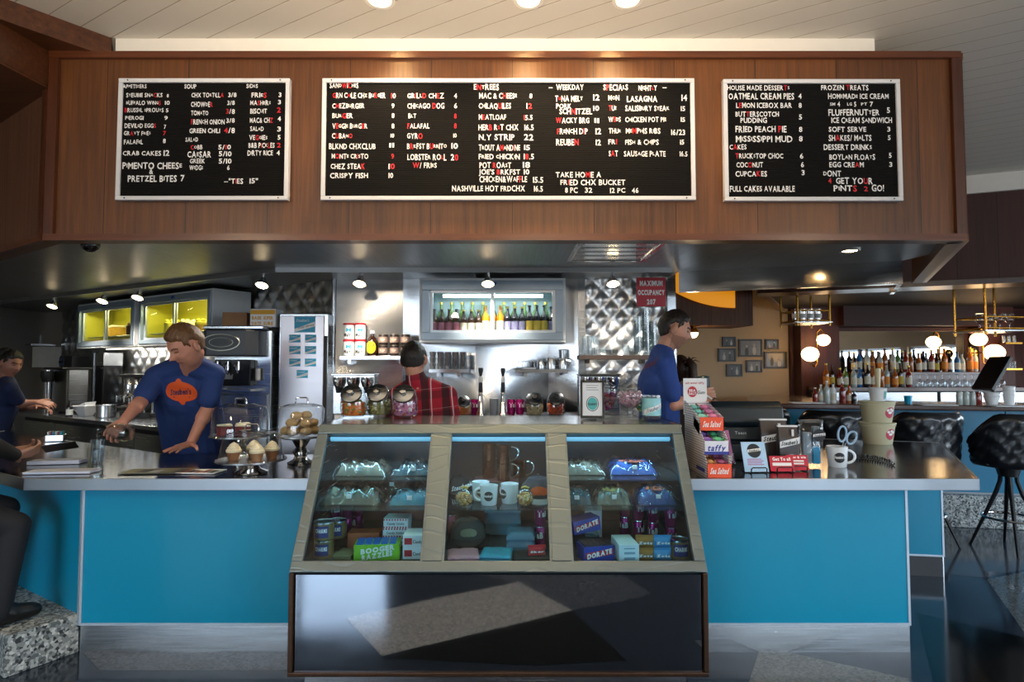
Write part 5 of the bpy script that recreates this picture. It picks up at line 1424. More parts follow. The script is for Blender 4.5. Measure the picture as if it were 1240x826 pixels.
sub(t, 'handle', M_BLACK, lambda b: b.tube([(0.085, 0, 0.10), (0.15, 0, 0.11), (0.20, 0, 0.115)], 0.009))
bottle('syrup_bottle', 'slim dark bottle with white label between brewer and bowls', 'bottle', lpos(84, 500, -0.66, 1.001), 0.17, 0.03, B_DRK, C_WHT, C_BLK)
t = thing('drink_dispenser', 'rack of chrome drink dispensers under the pastry coolers', 'drink dispenser', lpos(150, 500, -0.30, 1.001), yaw(TL))
sub(t, 'rack', M_BLACK, lambda b: b.box(-0.03, 0.58, -0.03, 0.16, 0, 0.05).box(-0.03, 0.58, 0.10, 0.16, 0.05, 0.40).box(-0.03, 0.58, -0.04, 0.16, 0.40, 0.43), bevel=0.004)
for i in range(4):
    c = sub(t, 'cylinder', M_CHROME, lambda b: b.lathe([(0.05, 0.17), (0.055, 0.18), (0.055, 0.39), (0.05, 0.40)], 18, c=(0.045 + i * 0.155, 0.03, 0)))
    sub(c, 'tap', M_CHROME, lambda b: (b.cyl((0.045 + i * 0.155, -0.02, 0.20), (0.045 + i * 0.155, -0.09, 0.20), 0.012), b.cyl((0.045 + i * 0.155, -0.09, 0.215), (0.045 + i * 0.155, -0.09, 0.15), 0.010)))
    sub(t, 'drip_pipe', M_CHROME, lambda b: b.cyl((0.045 + i * 0.155, 0.03, 0.05), (0.045 + i * 0.155, 0.03, 0.17), 0.012))
t = thing('wall_shelf', 'steel wall shelf at far left above the coffee brewer', 'shelf', lpos(10, 420, -0.28, 1.80), yaw(TL))
sub(t, 'board', M_STEEL, lambda b: b.box(-0.7, 0.75, 0, 0.26, -0.02, 0)); 
for x in (-0.5, 0.3): sub(t, 'bracket', M_STEEL, lambda b: b.prism([(x, 0.0), (x + 0.02, 0), (x + 0.02, 0.26), (x, 0.26)], -0.06, -0.02))
for i in range(5):
    x, _ = onplane(16 + i * 8, 418, TL, -0.15); q = put(TL, x, -0.15)
    t = thing('tumbler', 'upturned tumbler on the far left wall shelf, %s from left' % ORD[i], 'glass', (q.x, q.y, 1.801), 0, 'tumblers on the far left shelf')
    sub(t, 'glass', M_GLASSW, lambda b: b.lathe([(0.036, 0), (0.030, 0.11), (0.028, 0.115), (0, 0.115)], 14))
t = thing('fruit_basket', 'dark basket of orange fruit at the far left edge', 'basket', lpos(-1, 412, -0.20, 1.801))
sub(t, 'basket', mat('dark_wicker', '#1d120c', 0.8, vary=0.4, vscale=60), lambda b: b.lathe([(0.06, 0), (0.09, 0.05), (0.095, 0.055), (0.085, 0.05), (0.05, 0.008), (0, 0.008)], 20))
for i in range(5): sub(t, 'orange', mat('orange_peel', '#c25a12', 0.55, bump=0.2), lambda b: b.sphere((0.045 * math.cos(i * 1.3), 0.045 * math.sin(i * 1.3), 0.065 + 0.02 * (i % 2)), 0.034, 12, 8))
# --- shelves on the steel wall
def wshelf(label, px0, px1, py, Y, m, depth, th=0.03):
    a = at(px0, py, Y); c = at(px1, py, Y)
    t = thing('wall_shelf', label, 'shelf', (a.x, Y, a.z)); w = c.x - a.x
    sub(t, 'board', m, lambda b: b.box(0, w, 0, depth, -th, 0), bevel=0.002)
    for x in (0.06, w - 0.09): sub(t, 'bracket', m, lambda b: b.box(x, x + 0.025, 0.02, depth, -th - 0.03, -th))
    return t, a.z
s1, zs1 = wshelf('stainless shelf carrying malt tubs and syrup', 411, 497, 431, 4.70, M_STEEL, 0.19)
s2, zs2 = wshelf('stainless shelf of stacked small glasses under the bottle cooler', 519, 567, 447, 4.70, M_STEEL, 0.19)
s3, zs3 = wshelf('stainless shelf carrying metal pitchers', 625, 688, 447, 4.70, M_STEEL, 0.19)
s4, zs4 = wshelf('dark wood shelf of tall glasses on the quilted wall', 701, 792, 430, 4.58, mat('dark_shelf_wood', '#3c302a', 0.5, vary=0.2), 0.15, 0.035)
M_TUB = mat('white_tub', '#e9ebe8', 0.4)
for i, (px, lv) in enumerate(((422, 0), (436, 0), (422, 1), (436, 1))):
    p = at(px, 430, 4.78); h = 0.115
    t = thing('malt_tub', 'white tub with red lid and teal lettering, %s %s on the shelf' % (('lower', 'upper')[lv], ('left', 'right')[i % 2]), 'tub', (p.x, 4.78, zs1 + 0.001 + lv * (h + 0.018)), 0, 'malt tubs on the shelf')
    sub(t, 'tub', M_TUB, lambda b: b.lathe([(0.040, 0), (0.043, 0.003), (0.043, h)], 20))
    sub(t, 'lid', M_RED, lambda b: b.lathe([(0.045, h), (0.045, h + 0.015), (0, h + 0.017)], 20))
    sub(t, 'lettering', [M_STEALB, M_KPRINT], lambda b: (letters(b, 'M', -0.01, 0.03, 0.075, 0.03, curved=0.044, bold=0.03), letters(b, 'Malt', -0.03, 0.03, 0.035, 0.028, curved=0.044, bold=0.04, white=1)))
p = at(450.5, 430, 4.79)
t = thing('syrup_bottle', 'brown syrup bottle with round yellow label between tubs and cans', 'bottle', (p.x, 4.79, zs1 + 0.001), 0, None)
sub(t, 'glass_body', B_BRN, lambda b: b.lathe([(0.045, 0), (0.048, 0.01), (0.048, 0.10), (0.03, 0.145), (0.016, 0.16), (0.016, 0.18)], 18))
sub(t, 'cap', C_WHT, lambda b: b.lathe([(0.018, 0.18), (0.018, 0.205), (0, 0.206)], 14))
sub(t, 'label', [L_YEL if False else mat('bright_yellow_label', '#f0d21c', 0.5), M_RED], lambda b: (b.add([(0.049 * math.sin(u / 0.049), -0.049 * math.cos(u / 0.049) - 0.001, 0.068 + v) for u, v in ellipse_grid(0.042, 0.05)[0]], [f[::-1] for f in ellipse_grid(0.042, 0.05)[1]]), setattr(b, 'mi', 1), letters(b, 'SYRUP', -0.03, 0.03, 0.085, 0.018, curved=0.0512, bold=0.04, white=1)))
M_CAN = mat('dark_can', '#2a211f', 0.35, 0.4); M_CANL = mat('can_label', '#8d7468', 0.5, vary=0.4, vscale=50)
for i in range(6):
    lv = i // 3; p = at(464 + (i % 3) * 13.5, 430, 4.78); h = 0.085
    t = thing('topping_can', 'dark topping can, %s of three in the %s layer' % (('left', 'middle', 'right')[i % 3], ('lower', 'upper')[lv]), 'can', (p.x, 4.78, zs1 + 0.001 + lv * (h + 0.002)), 0, 'stacked dark cans on the malt shelf')
    sub(t, 'can', M_CAN, lambda b: b.lathe([(0.036, 0), (0.038, 0.004), (0.038, h - 0.004), (0.036, h)], 18))
    sub(t, 'label', [M_CANL, L_CRM], lambda b: (b.lathe([(0.0385, 0.02), (0.0385, 0.065)], 18), setattr(b, 'mi', 1), letters(b, 'TOP', -0.02, 0.02, 0.042, 0.02, curved=0.039, white=1)))
    sub(t, 'lid', mat('tin_rim', '#b5a884', 0.3, 0.9), lambda b: b.lathe([(0.037, h - 0.001), (0.037, h + 0.001), (0, h)], 18))
for c in range(5):
    for lv in range(3):
        p = at(524 + c * 9.2, 446, 4.78); h = 0.045
        t = thing('shot_glass', 'small glass stacked on the steel shelf, %s column from left, %s tier' % (ORD[c], ('bottom', 'middle', 'top')[lv]), 'glass', (p.x, 4.78, zs2 + 0.001 + lv * (h + 0.001)), 0, 'stacked small glasses')
        sub(t, 'glass', mat('ribbed_glass', '#aab0b4', 0.1, 0.75, vary=0.5, vscale=90), lambda b: b.lathe([(0.020, 0), (0.028, h), (0.025, h), (0.018, 0.006), (0, 0.006)], 12))
def pitcher(label, px, h, r):
    p = at(px, 446, 4.78); t = thing('metal_pitcher', label, 'pitcher', (p.x, 4.78, zs3 + 0.001), 0, 'steel pitchers on the shelf')
    sub(t, 'jug', M_STEEL, lambda b: b.lathe([(r, 0), (r * 1.05, h * 0.4), (r * 0.8, h), (r * 0.76, h), (r * 0.9, 0.01), (0, 0.008)], 20))
    sub(t, 'handle', M_CHROME, lambda b: b.tube([(r * 0.85, 0, h * 0.85), (r * 1.6, 0, h * 0.75), (r * 1.6, 0, h * 0.35), (r * 1.0, 0, h * 0.25)], 0.006))
pitcher('dark steel pitcher at the left of the pitcher trio', 655, 0.07, 0.032); pitcher('wide steel pitcher in the middle of the pitcher trio', 667, 0.09, 0.040); pitcher('steel pitcher at the right of the pitcher trio', 681.5, 0.085, 0.034)
t = thing('shaker_tin', 'tall shaker tin behind the pitchers', 'shaker', (at(682, 446, 4.85).x, 4.85, zs3 + 0.001)); sub(t, 'cup', M_STEEL, lambda b: b.lathe([(0.03, 0), (0.036, 0.155), (0.033, 0.155), (0.028, 0.006), (0, 0.006)], 16)); sub(t, 'rim', M_CHROME, lambda b: b.lathe([(0.036, 0.152), (0.038, 0.155), (0.036, 0.158)], 16, cap=False))
t = thing('paper_holder', 'flat white tray with wire frame on the pitcher shelf', 'tray', (at(640, 446, 4.76).x, 4.76, zs3 + 0.001)); sub(t, 'tray', M_PAPER, lambda b: b.box(-0.06, 0.06, 0, 0.10, 0, 0.012)); sub(t, 'wire_frame', M_STEEL, lambda b: b.tube([(-0.05, 0.08, 0.012), (-0.05, 0.08, 0.06), (0.05, 0.08, 0.06), (0.05, 0.08, 0.012)], 0.003))
# tall glasses on the dark shelf
def tallglass(label, px, Y, z, h, r, n=16):
    p = at(px, 430, Y); t = thing('tall_glass', label, 'glass', (p.x, Y, z), 0, 'tall glasses on the dark shelf')
    sub(t, 'glass', M_GLASSW, lambda b: b.lathe([(r * 0.75, 0), (r, h), (r * 0.93, h), (r * 0.68, 0.012), (0, 0.012)], n))
    sub(t, 'foot', M_GLASSW, lambda b: b.lathe([(r * 0.8, 0), (r * 0.78, 0.008)], n))
for i, px in enumerate((708, 715, 722)): tallglass('tall slim soda glass, %s from left on the dark shelf' % ORD[i], px, 4.63 + 0.03 * (i % 2), zs4 + 0.001, 0.15, 0.026)
for i, px in enumerate((729, 737, 745)): tallglass('short tumbler on the dark shelf, %s after the soda glasses' % ORD[i], px, 4.64, zs4 + 0.001, 0.045, 0.026)
for i, px in enumerate((757, 765)): tallglass('tall parfait glass, %s before the glass towers' % ORD[i], px, 4.63, zs4 + 0.001, 0.085, 0.028)
for c, (px, nn, Y) in enumerate(((772, 8, 4.63), (782, 10, 4.64), (790, 7, 4.66))):
    for lv in range(nn):
        p = at(px, 430, Y); t = thing('stacked_tumbler', 'clear tumbler in the %s glass tower, %s from the bottom' % (('left', 'middle', 'right')[c], ORD[lv]), 'glass', (p.x, Y, zs4 + 0.001 + lv * 0.033), 0, 'towers of stacked tumblers')
        sub(t, 'glass', M_GLASSW, lambda b: b.lathe([(0.026, 0), (0.032, 0.072), (0.030, 0.072), (0.024, 0.008), (0, 0.008)], 14))
# occupancy sign
a = at(771, 371, 4.55); c = at(806, 336, 4.55)
t = thing('occupancy_sign', 'red sign reading MAXIMUM OCCUPANCY 207 on the quilted wall', 'sign', ((a.x + c.x) / 2, 4.55, a.z)); w = (c.x - a.x) / 2; h = c.z - a.z
sub(t, 'plate', mat('sign_red', '#b3182c', 0.4), lambda b: b.box(-w, w, 0, 0.012, 0, h), bevel=0.002)
for s_, k_, z_ in (('MAXIMUM', 0.78, 0.80), ('OCCUPANCY', 0.92, 0.48), ('207', 0.3, 0.16)):
    sub(t, 'lettering', M_WPRINT, lambda b: letters(b, s_, -w * k_, w * k_, h * z_, h * 0.17, y=-0.002, bold=0.05))
sub(t, 'bracket', M_STEEL, lambda b: b.box(-0.03, 0.03, 0.012, 0.26, h * 0.4, h * 0.6))
# --- on the topping station
def dispenser(label, px0, px1, Y):
    a = at(px0, 500, Y); c = at(px1, 500, Y); t = thing('topping_dispenser', label, 'dispenser', (a.x, Y, STZ)); w = c.x - a.x; h = 0.29
    sub(t, 'housing', M_STEEL, lambda b: b.box(0, w, 0.03, 0.16, 0, h), bevel=0.006)
    sub(t, 'top_rail', M_CHROME, lambda b: b.box(-0.005, w + 0.005, 0.0, 0.165, h, h + 0.012), bevel=0.003)
    for i in range(3):
        x = w * (i + 0.5) / 3
        hh = sub(t, 'hopper', M_CHROME, lambda b: b.lathe([(0.030, h - 0.085), (0.042, h - 0.05), (0.042, h - 0.012)], 16, c=(x, 0.0, 0)))
        sub(hh, 'nozzle', M_BLACK, lambda b: b.cyl((x, -0.01, h - 0.085), (x, -0.01, h - 0.13), 0.022, 0.014))
        sub(hh, 'knob', C_WHT, lambda b: b.sphere((x - 0.012, -0.043, h - 0.04), (0.007, 0.004, 0.007), 8, 6))
dispenser('triple stainless dispenser left of the candy jars', 401, 452, 4.42)
dispenser('triple stainless dispenser behind the photo frame', 702, 752, 4.36)
def jar(label, px, py, Y, z, k, fill, lid_m, group, tilt=0.62):
    """round jar with a slanted mouth closed by a metal lid that faces the room"""
    p = at(px, py, Y); t = thing('candy_jar', label, 'jar', (p.x, Y, z), 0, group)
    r = 0.078 * k
    prof = [(r * 0.80, 0.0), (r * 0.96, 0.012), (r * 1.04, 0.055), (r * 1.0, 0.11), (r * 0.82, 0.160), (r * 0.50, 0.185), (0.0, 0.19)]
    sub(t, 'glass', M_GLASSW, lambda b: b.lathe([(a, q * k) for a, q in prof], 24))
    sub(t, 'base_ring', M_GLASSW, lambda b: b.lathe([(r * 0.82, 0), (r * 0.86, 0.008 * k), (r * 0.8, 0.012 * k)], 24, cap=False))
    R = Matrix.Translation((0, -0.048 * k, 0.135 * k)) @ Matrix.Rotation(tilt + 0.35, 4, 'X')
    ld = sub(t, 'lid', lid_m, lambda b: (setattr(b, 'T', R), b.lathe([(0.0, 0.0), (r * 0.80, 0.0), (r * 0.84, 0.010 * k), (r * 0.80, 0.020 * k), (r * 0.55, 0.026 * k), (0, 0.028 * k)], 26)))
    sub(ld, 'knob', M_CHROME, lambda b: (setattr(b, 'T', R), b.lathe([(0.008 * k, 0.026 * k), (0.010 * k, 0.036 * k), (0.022 * k, 0.040 * k), (0.020 * k, 0.052 * k), (0, 0.054 * k)], 18)))
    def f(b):
        random.seed(int(px))
        for i in range(150):
            a = random.uniform(0, 2 * PI); lay = random.random(); rr = r * 0.90 * math.sqrt(random.uniform(0.45, 1.0)) * (0.92 if lay < 0.1 else 1); zz = (0.012 + lay * 0.085) * k
            s = 0.0085 * k; b.mi = random.randrange(len(fill))
            b.T = Matrix.Translation((rr * math.cos(a), rr * math.sin(a), zz)) @ Matrix.Rotation(random.uniform(0, 3), 4, Vector((random.random(), random.random(), 0.3)).normalized())
            b.sphere((0, 0, 0), (s * 1.2, s, s * 0.85), 7, 5)
        b.T = Matrix(); b.mi = 0; b.lathe([(r * 0.7, 0.006 * k), (r * 0.8, 0.02 * k), (r * 0.8, 0.085 * k), (0, 0.09 * k)], 20)
    o = sub(t, 'candy', fill, f); o['kind'] = 'stuff'
    return t
F_ORG = [mat('orange_sweet', '#d8701a', 0.4), mat('olive_sweet', '#8a8a2e', 0.4), mat('amber_sweet', '#b8551a', 0.4)]
F_OLV = [mat('olive_gum', '#8f8b52', 0.4), mat('khaki_gum', '#b5ae6e', 0.4), mat('moss_gum', '#6b6a34', 0.4)]
F_PNK = [mat('pink_sweet', '#c77a9c', 0.4), mat('violet_sweet', '#8a4a8c', 0.4), mat('white_sweet', '#e6d8e0', 0.4), mat('rust_sweet', '#a04c34', 0.4)]
F_BEI = [mat('beige_nut', '#b3a37c', 0.6), mat('tan_nut', '#8d7d58', 0.6)]
F_RED = [mat('red_sweet', '#b04a26', 0.4), mat('brick_sweet', '#8c3a1c', 0.4)]
M_DLID = steel('dark_lid', '#50545a', 0.25)
M_SLID = steel('lid_steel', '#9fa3a8', 0.25)
jar('small dark-lidded jar of mixed sweets behind the plaid man', 562, 498, 4.38, STZ, 0.72, F_ORG, M_DLID, 'dark-lidded jars on the topping station')
jar('dark-lidded jar of beige nuts on the topping station', 647, 498, 4.38, STZ, 0.86, F_BEI, M_DLID, 'dark-lidded jars on the topping station')
jar('dark-lidded jar of red-brown sweets on the topping station', 673, 498, 4.38, STZ, 0.86, F_RED, M_DLID, 'dark-lidded jars on the topping station')
M_MAG = mat('magenta_can', '#a3156a', 0.25, 0.6, vary=0.06)
def soda_can(label, loc, rz=0.0, group='magenta soda cans', k=1.0, word=True):
    t = thing('soda_can', label, 'can', loc, rz, group)
    h = 0.122 * k; r = 0.033 * k
    sub(t, 'can', M_MAG, lambda b: b.lathe([(r * 0.82, 0), (r, 0.010), (r, h - 0.014), (r * 0.84, h - 0.002)], 20))
    sub(t, 'lid', M_CHROME, lambda b: b.lathe([(r * 0.86, h - 0.004), (r * 0.84, h), (r * 0.74, h - 0.003), (0, h - 0.003)], 20))
    if word: sub(t, 'lettering', M_WPRINT, lambda b: letters(b, 'TaB', -0.033 * k, 0.033 * k, h * 0.62, 0.034 * k, curved=r * 1.02, bold=0.05))
    return t
for px, lab in ((574.5, 'magenta can beside the left pump on the topping station'), (619, 'magenta can right of the right pump, left of two'), (629.5, 'magenta can right of the right pump, right of two')):
    p = at(px, 498, 4.44); soda_can(lab, (p.x, 4.44, STZ), 0.6, k=0.95)
for px, lab in ((582, 'left black-handled chrome pump on the topping station'), (609, 'right black-handled chrome pump on the topping station')):
    p = at(px, 500, 4.36); t = thing('syrup_pump', lab, 'pump', (p.x, 4.36, STZ), 0, 'chrome pumps on the topping station')
    sub(t, 'base', M_CHROME, lambda b: b.lathe([(0.035, 0), (0.034, 0.01), (0.02, 0.05), (0.017, 0.16), (0.013, 0.17)], 16))
    sub(t, 'collar', M_BLACK, lambda b: b.lathe([(0.016, 0.17), (0.017, 0.175), (0.015, 0.24)], 14))
    sub(t, 'sleeve', C_WHT, lambda b: b.lathe([(0.015, 0.24), (0.018, 0.245), (0.016, 0.275), (0.013, 0.285)], 14))
    sub(t, 'handle', M_BLACK, lambda b: b.lathe([(0.010, 0.285), (0.012, 0.30), (0.018, 0.325), (0.017, 0.345), (0, 0.347)], 14))
    sub(t, 'spout', M_CHROME, lambda b: b.tube([(0, 0, 0.15), (0, -0.04, 0.15), (0, -0.07, 0.13), (0, -0.075, 0.10)], 0.007))
p = at(598, 500, 4.38); t = thing('grey_cup', 'plain grey cup between the two chrome pumps', 'cup', (p.x, 4.38, STZ)); sub(t, 'cup', mat('grey_melamine', '#8d9499', 0.5), lambda b: b.lathe([(0.026, 0), (0.034, 0.12), (0.031, 0.12), (0.024, 0.006), (0, 0.006)], 18)); sub(t, 'rim', mat('grey_rim', '#a9b0b5', 0.4), lambda b: b.lathe([(0.034, 0.117), (0.036, 0.12), (0.034, 0.123)], 18, cap=False))
# ================================================================ LEFT COUNTER
ZC = CT + 0.003
M_DOME = glass('dome_acrylic', (0.95, 0.97, 0.97), 1.6, 0.02)
def cake_stand(label, X, Y, zp, R, rb, rt, h, tall):
    t = thing('cake_stand', label, 'cake stand', (X, Y, ZC), 0, 'domed cake stands on the left counter')
    z = zp - ZC
    if tall: prof = [(0.075, 0), (0.078, 0.012), (0.045, 0.03), (0.035, 0.05), (0.05, 0.075), (0.028, 0.10), (0.06, z - 0.012), (0.06, z - 0.010)]
    else: prof = [(0.085, 0), (0.087, 0.008), (0.05, 0.022), (0.035, z * 0.6), (0.075, z - 0.012), (0.075, z - 0.010)]
    sub(t, 'foot', M_CHROME, lambda b: b.lathe(prof, 26))
    sub(t, 'plate', M_STEEL, lambda b: b.lathe([(0.0, z - 0.010), (R * 0.9, z - 0.010), (R, z - 0.004), (R, z + 0.004), (R * 0.93, z), (0, z)], 36))
    sub(t, 'dome', M_DOME, lambda b: b.lathe([(rb + 0.004, z + 0.001), (rb, z + 0.006), (rt + 0.004, z + h * 0.80), (rt - 0.01, z + h * 0.9), (rt * 0.55, z + h * 0.985), (0, z + h)], 36, cap=False))
    sub(t, 'handle', M_CHROME, lambda b: b.tube([(-0.036, 0, z + h - 0.004), (-0.036, 0, z + h + 0.022), (-0.028, 0, z + h + 0.032), (0.028, 0, z + h + 0.032), (0.036, 0, z + h + 0.022), (0.036, 0, z + h - 0.004)], 0.005))
    return zp + 0.001
SA = (-1.43, 3.29); SB = (-1.70, 3.74); SCs = (-1.262, 3.58)
zA = cake_stand('low domed cake stand nearest the front edge, holding cupcakes', *SA, 0.995, 0.182, 0.168, 0.145, 0.160, False)
zB = cake_stand('domed cake stand furthest left, behind the cupcake stand', *SB, 1.076, 0.178, 0.168, 0.155, 0.20, True)
zC_ = cake_stand('domed cake stand beside the display case, full of pale cookies', *SCs, 1.092, 0.142, 0.136, 0.13, 0.195, True)
M_PAPERC = mat('brown_cupcake_case', '#8a5a34', 0.7, vary=0.2, vscale=80)
for i, (dx, dy, lab) in enumerate(((-0.085, -0.03, 'at the left'), (0.055, -0.06, 'in the middle'), (0.095, 0.04, 'at the right'), (-0.02, 0.075, 'at the back'))):
    t = thing('cupcake', 'cream-topped cupcake %s of the low cake stand' % lab, 'cupcake', (SA[0] + dx, SA[1] + dy, zA), 0, 'cupcakes under the dome')
    sub(t, 'case', M_PAPERC, lambda b: b.lathe([(0.026, 0), (0.036, 0.045)], 24))
    def ic(b):
        b.lathe([(0.038, 0.044), (0.040, 0.055), (0.034, 0.062), (0.034, 0.068), (0.026, 0.076), (0.024, 0.082), (0.012, 0.092), (0, 0.098)], 18)
    sub(t, 'icing', M_CREAM, ic)
for i, (dx, dy) in enumerate(((-0.07, -0.03), (0.05, -0.05), (0.0, 0.07))):
    t = thing('pastry', 'dark red pastry inside the furthest left dome, %s' % ('left', 'right', 'at the back')[i], 'pastry', (SB[0] + dx, SB[1] + dy, zB), 0, 'pastries in the furthest left dome')
    sub(t, 'slice', mat('red_cake', '#6a1e1c', 0.7), lambda b: b.prism([(-0.05, -0.03), (0.05, -0.03), (0.0, 0.05)], 0, 0.06), bevel=0.004)
    sub(t, 'icing', M_CREAM, lambda b: b.prism([(-0.05, -0.03), (0.05, -0.03), (0.0, 0.05)], 0.0605, 0.072), bevel=0.004)
random.seed(3)
M_COOK = mat('pale_cookie', '#c9a774', 0.8, vary=0.25, vscale=50, bump=0.5, bscale=70)
k = 0
for lay, (nn, rr) in enumerate(((7, 0.085), (5, 0.065), (2, 0.03))):
    for i in range(nn):
        a = 2 * PI * i / nn + lay * 0.4
        t = MB().sphere((0, 0, 0), (0.036, 0.036, 0.024), 14, 9, lambda p: p + p.normalized() * 0.006 * noise.noise(p * 70 + Vector((k, 0, 0)))).build('cookie', M_COOK)
        t.location = (SCs[0] + rr * math.cos(a), SCs[1] + rr * math.sin(a), zC_ + 0.032 + lay * 0.044)
        tag(t, 'pale lumpy cookie under the dome beside the case, %s of the %s layer' % (ORD[i], ('bottom', 'middle', 'top')[lay]), 'cookie', 'cookies under the dome'); k += 1
# glass being filled, carafe in the hand
g0 = onz(118, 562, ZC)
t = thing('water_glass', 'clear tumbler being filled on the left counter', 'glass', (g0.x, g0.y, ZC))
sub(t, 'glass', M_GLASSW, lambda b: b.lathe([(0.030, 0), (0.037, 0.145), (0.034, 0.145), (0.028, 0.010), (0, 0.010)], 20))
M_WATER = glass('water', (0.88, 0.94, 0.97), 2.5, 0.02)
sub(t, 'water', M_WATER, lambda b: b.lathe([(0.0, 0.011), (0.027, 0.011), (0.032, 0.09), (0, 0.09)], 20))
p1 = Vector((g0.x + 0.02, g0.y - 0.005, ZC + 0.205)); p0 = Vector((g0.x + 0.205, g0.y - 0.02, ZC + 0.185)); ax = (p1 - p0); ln = ax.length
t = thing('water_carafe', 'glass water carafe tipped over the tumbler by the man in blue', 'carafe', p0)
Rm = ax.to_track_quat('Z', 'Y').to_matrix().to_4x4()
sub(t, 'glass', M_GLASSW, lambda b: (setattr(b, 'T', Rm), b.lathe([(0.0, 0.0), (0.044, 0.004), (0.050, 0.02), (0.050, 0.08), (0.036, 0.13), (0.028, 0.155), (0.036, ln), (0.033, ln)], 22)))
sub(t, 'water', M_WATER, lambda b: (setattr(b, 'T', Rm), b.lathe([(0.0, 0.006), (0.042, 0.009), (0.046, 0.02), (0.046, 0.08), (0.032, 0.13), (0.0, 0.16)], 20)))
sub(t, 'water_stream', M_WATER, lambda b: b.tube([p1 - p0 + Vector((-0.004, 0, -0.012)), p1 - p0 + Vector((-0.022, 0, -0.03)), p1 - p0 + Vector((-0.024, 0.003, -0.085)), p1 - p0 + Vector((-0.022, 0.004, -0.115))], [0.011, 0.008, 0.006, 0.005], 8))
# papers and printed menus lying flat
def sheets(name, label, px, py, w, d, h, rz, m, extra=None, cat='papers'):
    p = onz(px, py, ZC); t = thing(name, label, cat, (p.x, p.y, ZC), rz)
    sub(t, 'page_stack' if h > 0.01 else 'sheet', m, lambda b: b.box(-w / 2, w / 2, -d / 2, d / 2, 0, h), bevel=0.001)
    sub(t, 'top_sheet', m, lambda b: (setattr(b, 'T', Matrix.Rotation(0.05, 4, 'Z')), b.box(-w / 2, w / 2, -d / 2, d / 2, h + 0.0005, h + 0.0018)))
    if extra: extra(t, w, d, h + 0.002)
    return t
M_BLUEP = mat('cool_paper', '#ccd2e2', 0.7, vary=0.03)
sheets('paper_stack', 'loose stack of white papers at the left counter edge', 76, 572, 0.34, 0.11, 0.010, 0.10, M_BLUEP)
sheets('paper_stack', 'second, thicker stack of white papers behind the first', 70, 561, 0.28, 0.10, 0.020, 0.16, M_BLUEP)
def menu_print(cols):
    def f(t, w, d, z):
        sub(t, 'print', cols, lambda b: [(setattr(b, 'mi', i % len(cols)), b.box(-w * 0.45 + w * 0.9 * i / 5, -w * 0.45 + w * 0.9 * (i + 0.8) / 5, -d * 0.38, d * 0.36 - (i % 3) * 0.02, z, z + 0.0006)) for i in range(5)])
    return f
M_RUSTP = mat('rust_print', '#7a3a22', 0.6, vary=0.3, vscale=40); M_OLIVEP = mat('olive_print', '#5a5a3c', 0.6, vary=0.3, vscale=40)
M_DKMENU = mat('dark_menu_paper', '#4b4a40', 0.5, vary=0.2)
sheets('printed_menu', 'printed olive menu sheet lying left of the other menu', 193, 571, 0.36, 0.16, 0.003, 0.05, M_DKMENU, menu_print([M_OLIVEP, M_KPRINT, mat('grey_print_area', '#8d9090', 0.6)]), 'menu')
sheets('printed_menu', 'printed rust-coloured menu sheet beside the low cake stand', 244, 571.5, 0.22, 0.13, 0.003, -0.08, M_PAPER, menu_print([M_RUSTP, M_KPRINT, M_RUSTP]), 'menu')
p = onz(68, 534, ZC)
t = thing('sugar_caddy', 'small metal caddy on the far side of the left counter', 'caddy', (p.x, p.y, ZC), 0.3)
sub(t, 'box', M_STEEL, lambda b: b.box(-0.06, 0.06, -0.04, 0.04, 0, 0.05), bevel=0.004)
for i in range(6): sub(t, 'packet', [M_PAPER, L_PNK, M_STEALB][i % 3], lambda b: b.box(-0.05 + i * 0.017, -0.04 + i * 0.017, -0.03, 0.03, 0.0505, 0.075))
p = at(73, 541, 3.63)
t = thing('smartphone', 'dark slim phone held up in the diner\'s hands', 'phone', (p.x, p.y, p.z))
Rm = Matrix.Rotation(0.35, 4, 'Z') @ Matrix.Rotation(-0.55, 4, 'X') @ Matrix.Rotation(-0.15, 4, 'Y')
sub(t, 'case', M_BLACK, lambda b: (setattr(b, 'T', Rm), b.box(-0.085, 0.085, -0.045, 0.045, -0.004, 0.004)), bevel=0.004)
sub(t, 'screen', mat('phone_screen', '#4a5058', 0.2), lambda b: (setattr(b, 'T', Rm), b.box(-0.08, 0.08, -0.04, 0.04, 0.0041, 0.005)))
# ================================================================ ON TOP OF THE DISPLAY CASE
TZ = 1.2085
for (px, fill, lab) in ((428, F_ORG, 'candy jar of orange and olive sweets at the left of the case top'), (459, F_OLV, 'candy jar of khaki gumballs in the middle of three'), (490.5, F_PNK, 'candy jar of pink and violet sweets next to the plaid man')):
    jar(lab, px, 504, 3.65 if px == 459 else 3.56, TZ, 0.97, fill, M_SLID, 'candy jars with slanted metal lids on the case top')
Rf = Matrix.Rotation(-0.22, 4, 'X')
p = at(717, 506, 3.44)
t = thing('photo_frame', 'black frame with oval badge print standing on the case top', 'picture frame', (p.x, 3.42, TZ), -0.12)
sub(t, 'frame', M_BLACK, lambda b: (setattr(b, 'T', Rf), b.box(-0.068, -0.056, 0, 0.014, 0.003, 0.222).box(0.056, 0.068, 0, 0.014, 0.003, 0.222).box(-0.056, 0.056, 0, 0.014, 0.003, 0.016).box(-0.056, 0.056, 0, 0.014, 0.209, 0.222)), bevel=0.002)
sub(t, 'paper', M_PAPER, lambda b: (setattr(b, 'T', Rf), b.box(-0.056, 0.056, 0.006, 0.012, 0.016, 0.209)))
def fp(b):
    b.T = Rf
    for i in range(3): b.box(-0.036, 0.036 - 0.008 * (i % 2), 0.005, 0.006, 0.165 + i * 0.013, 0.168 + i * 0.013)
sub(t, 'text_line', mat('grey_ink', '#8b8f94', 0.6), fp)
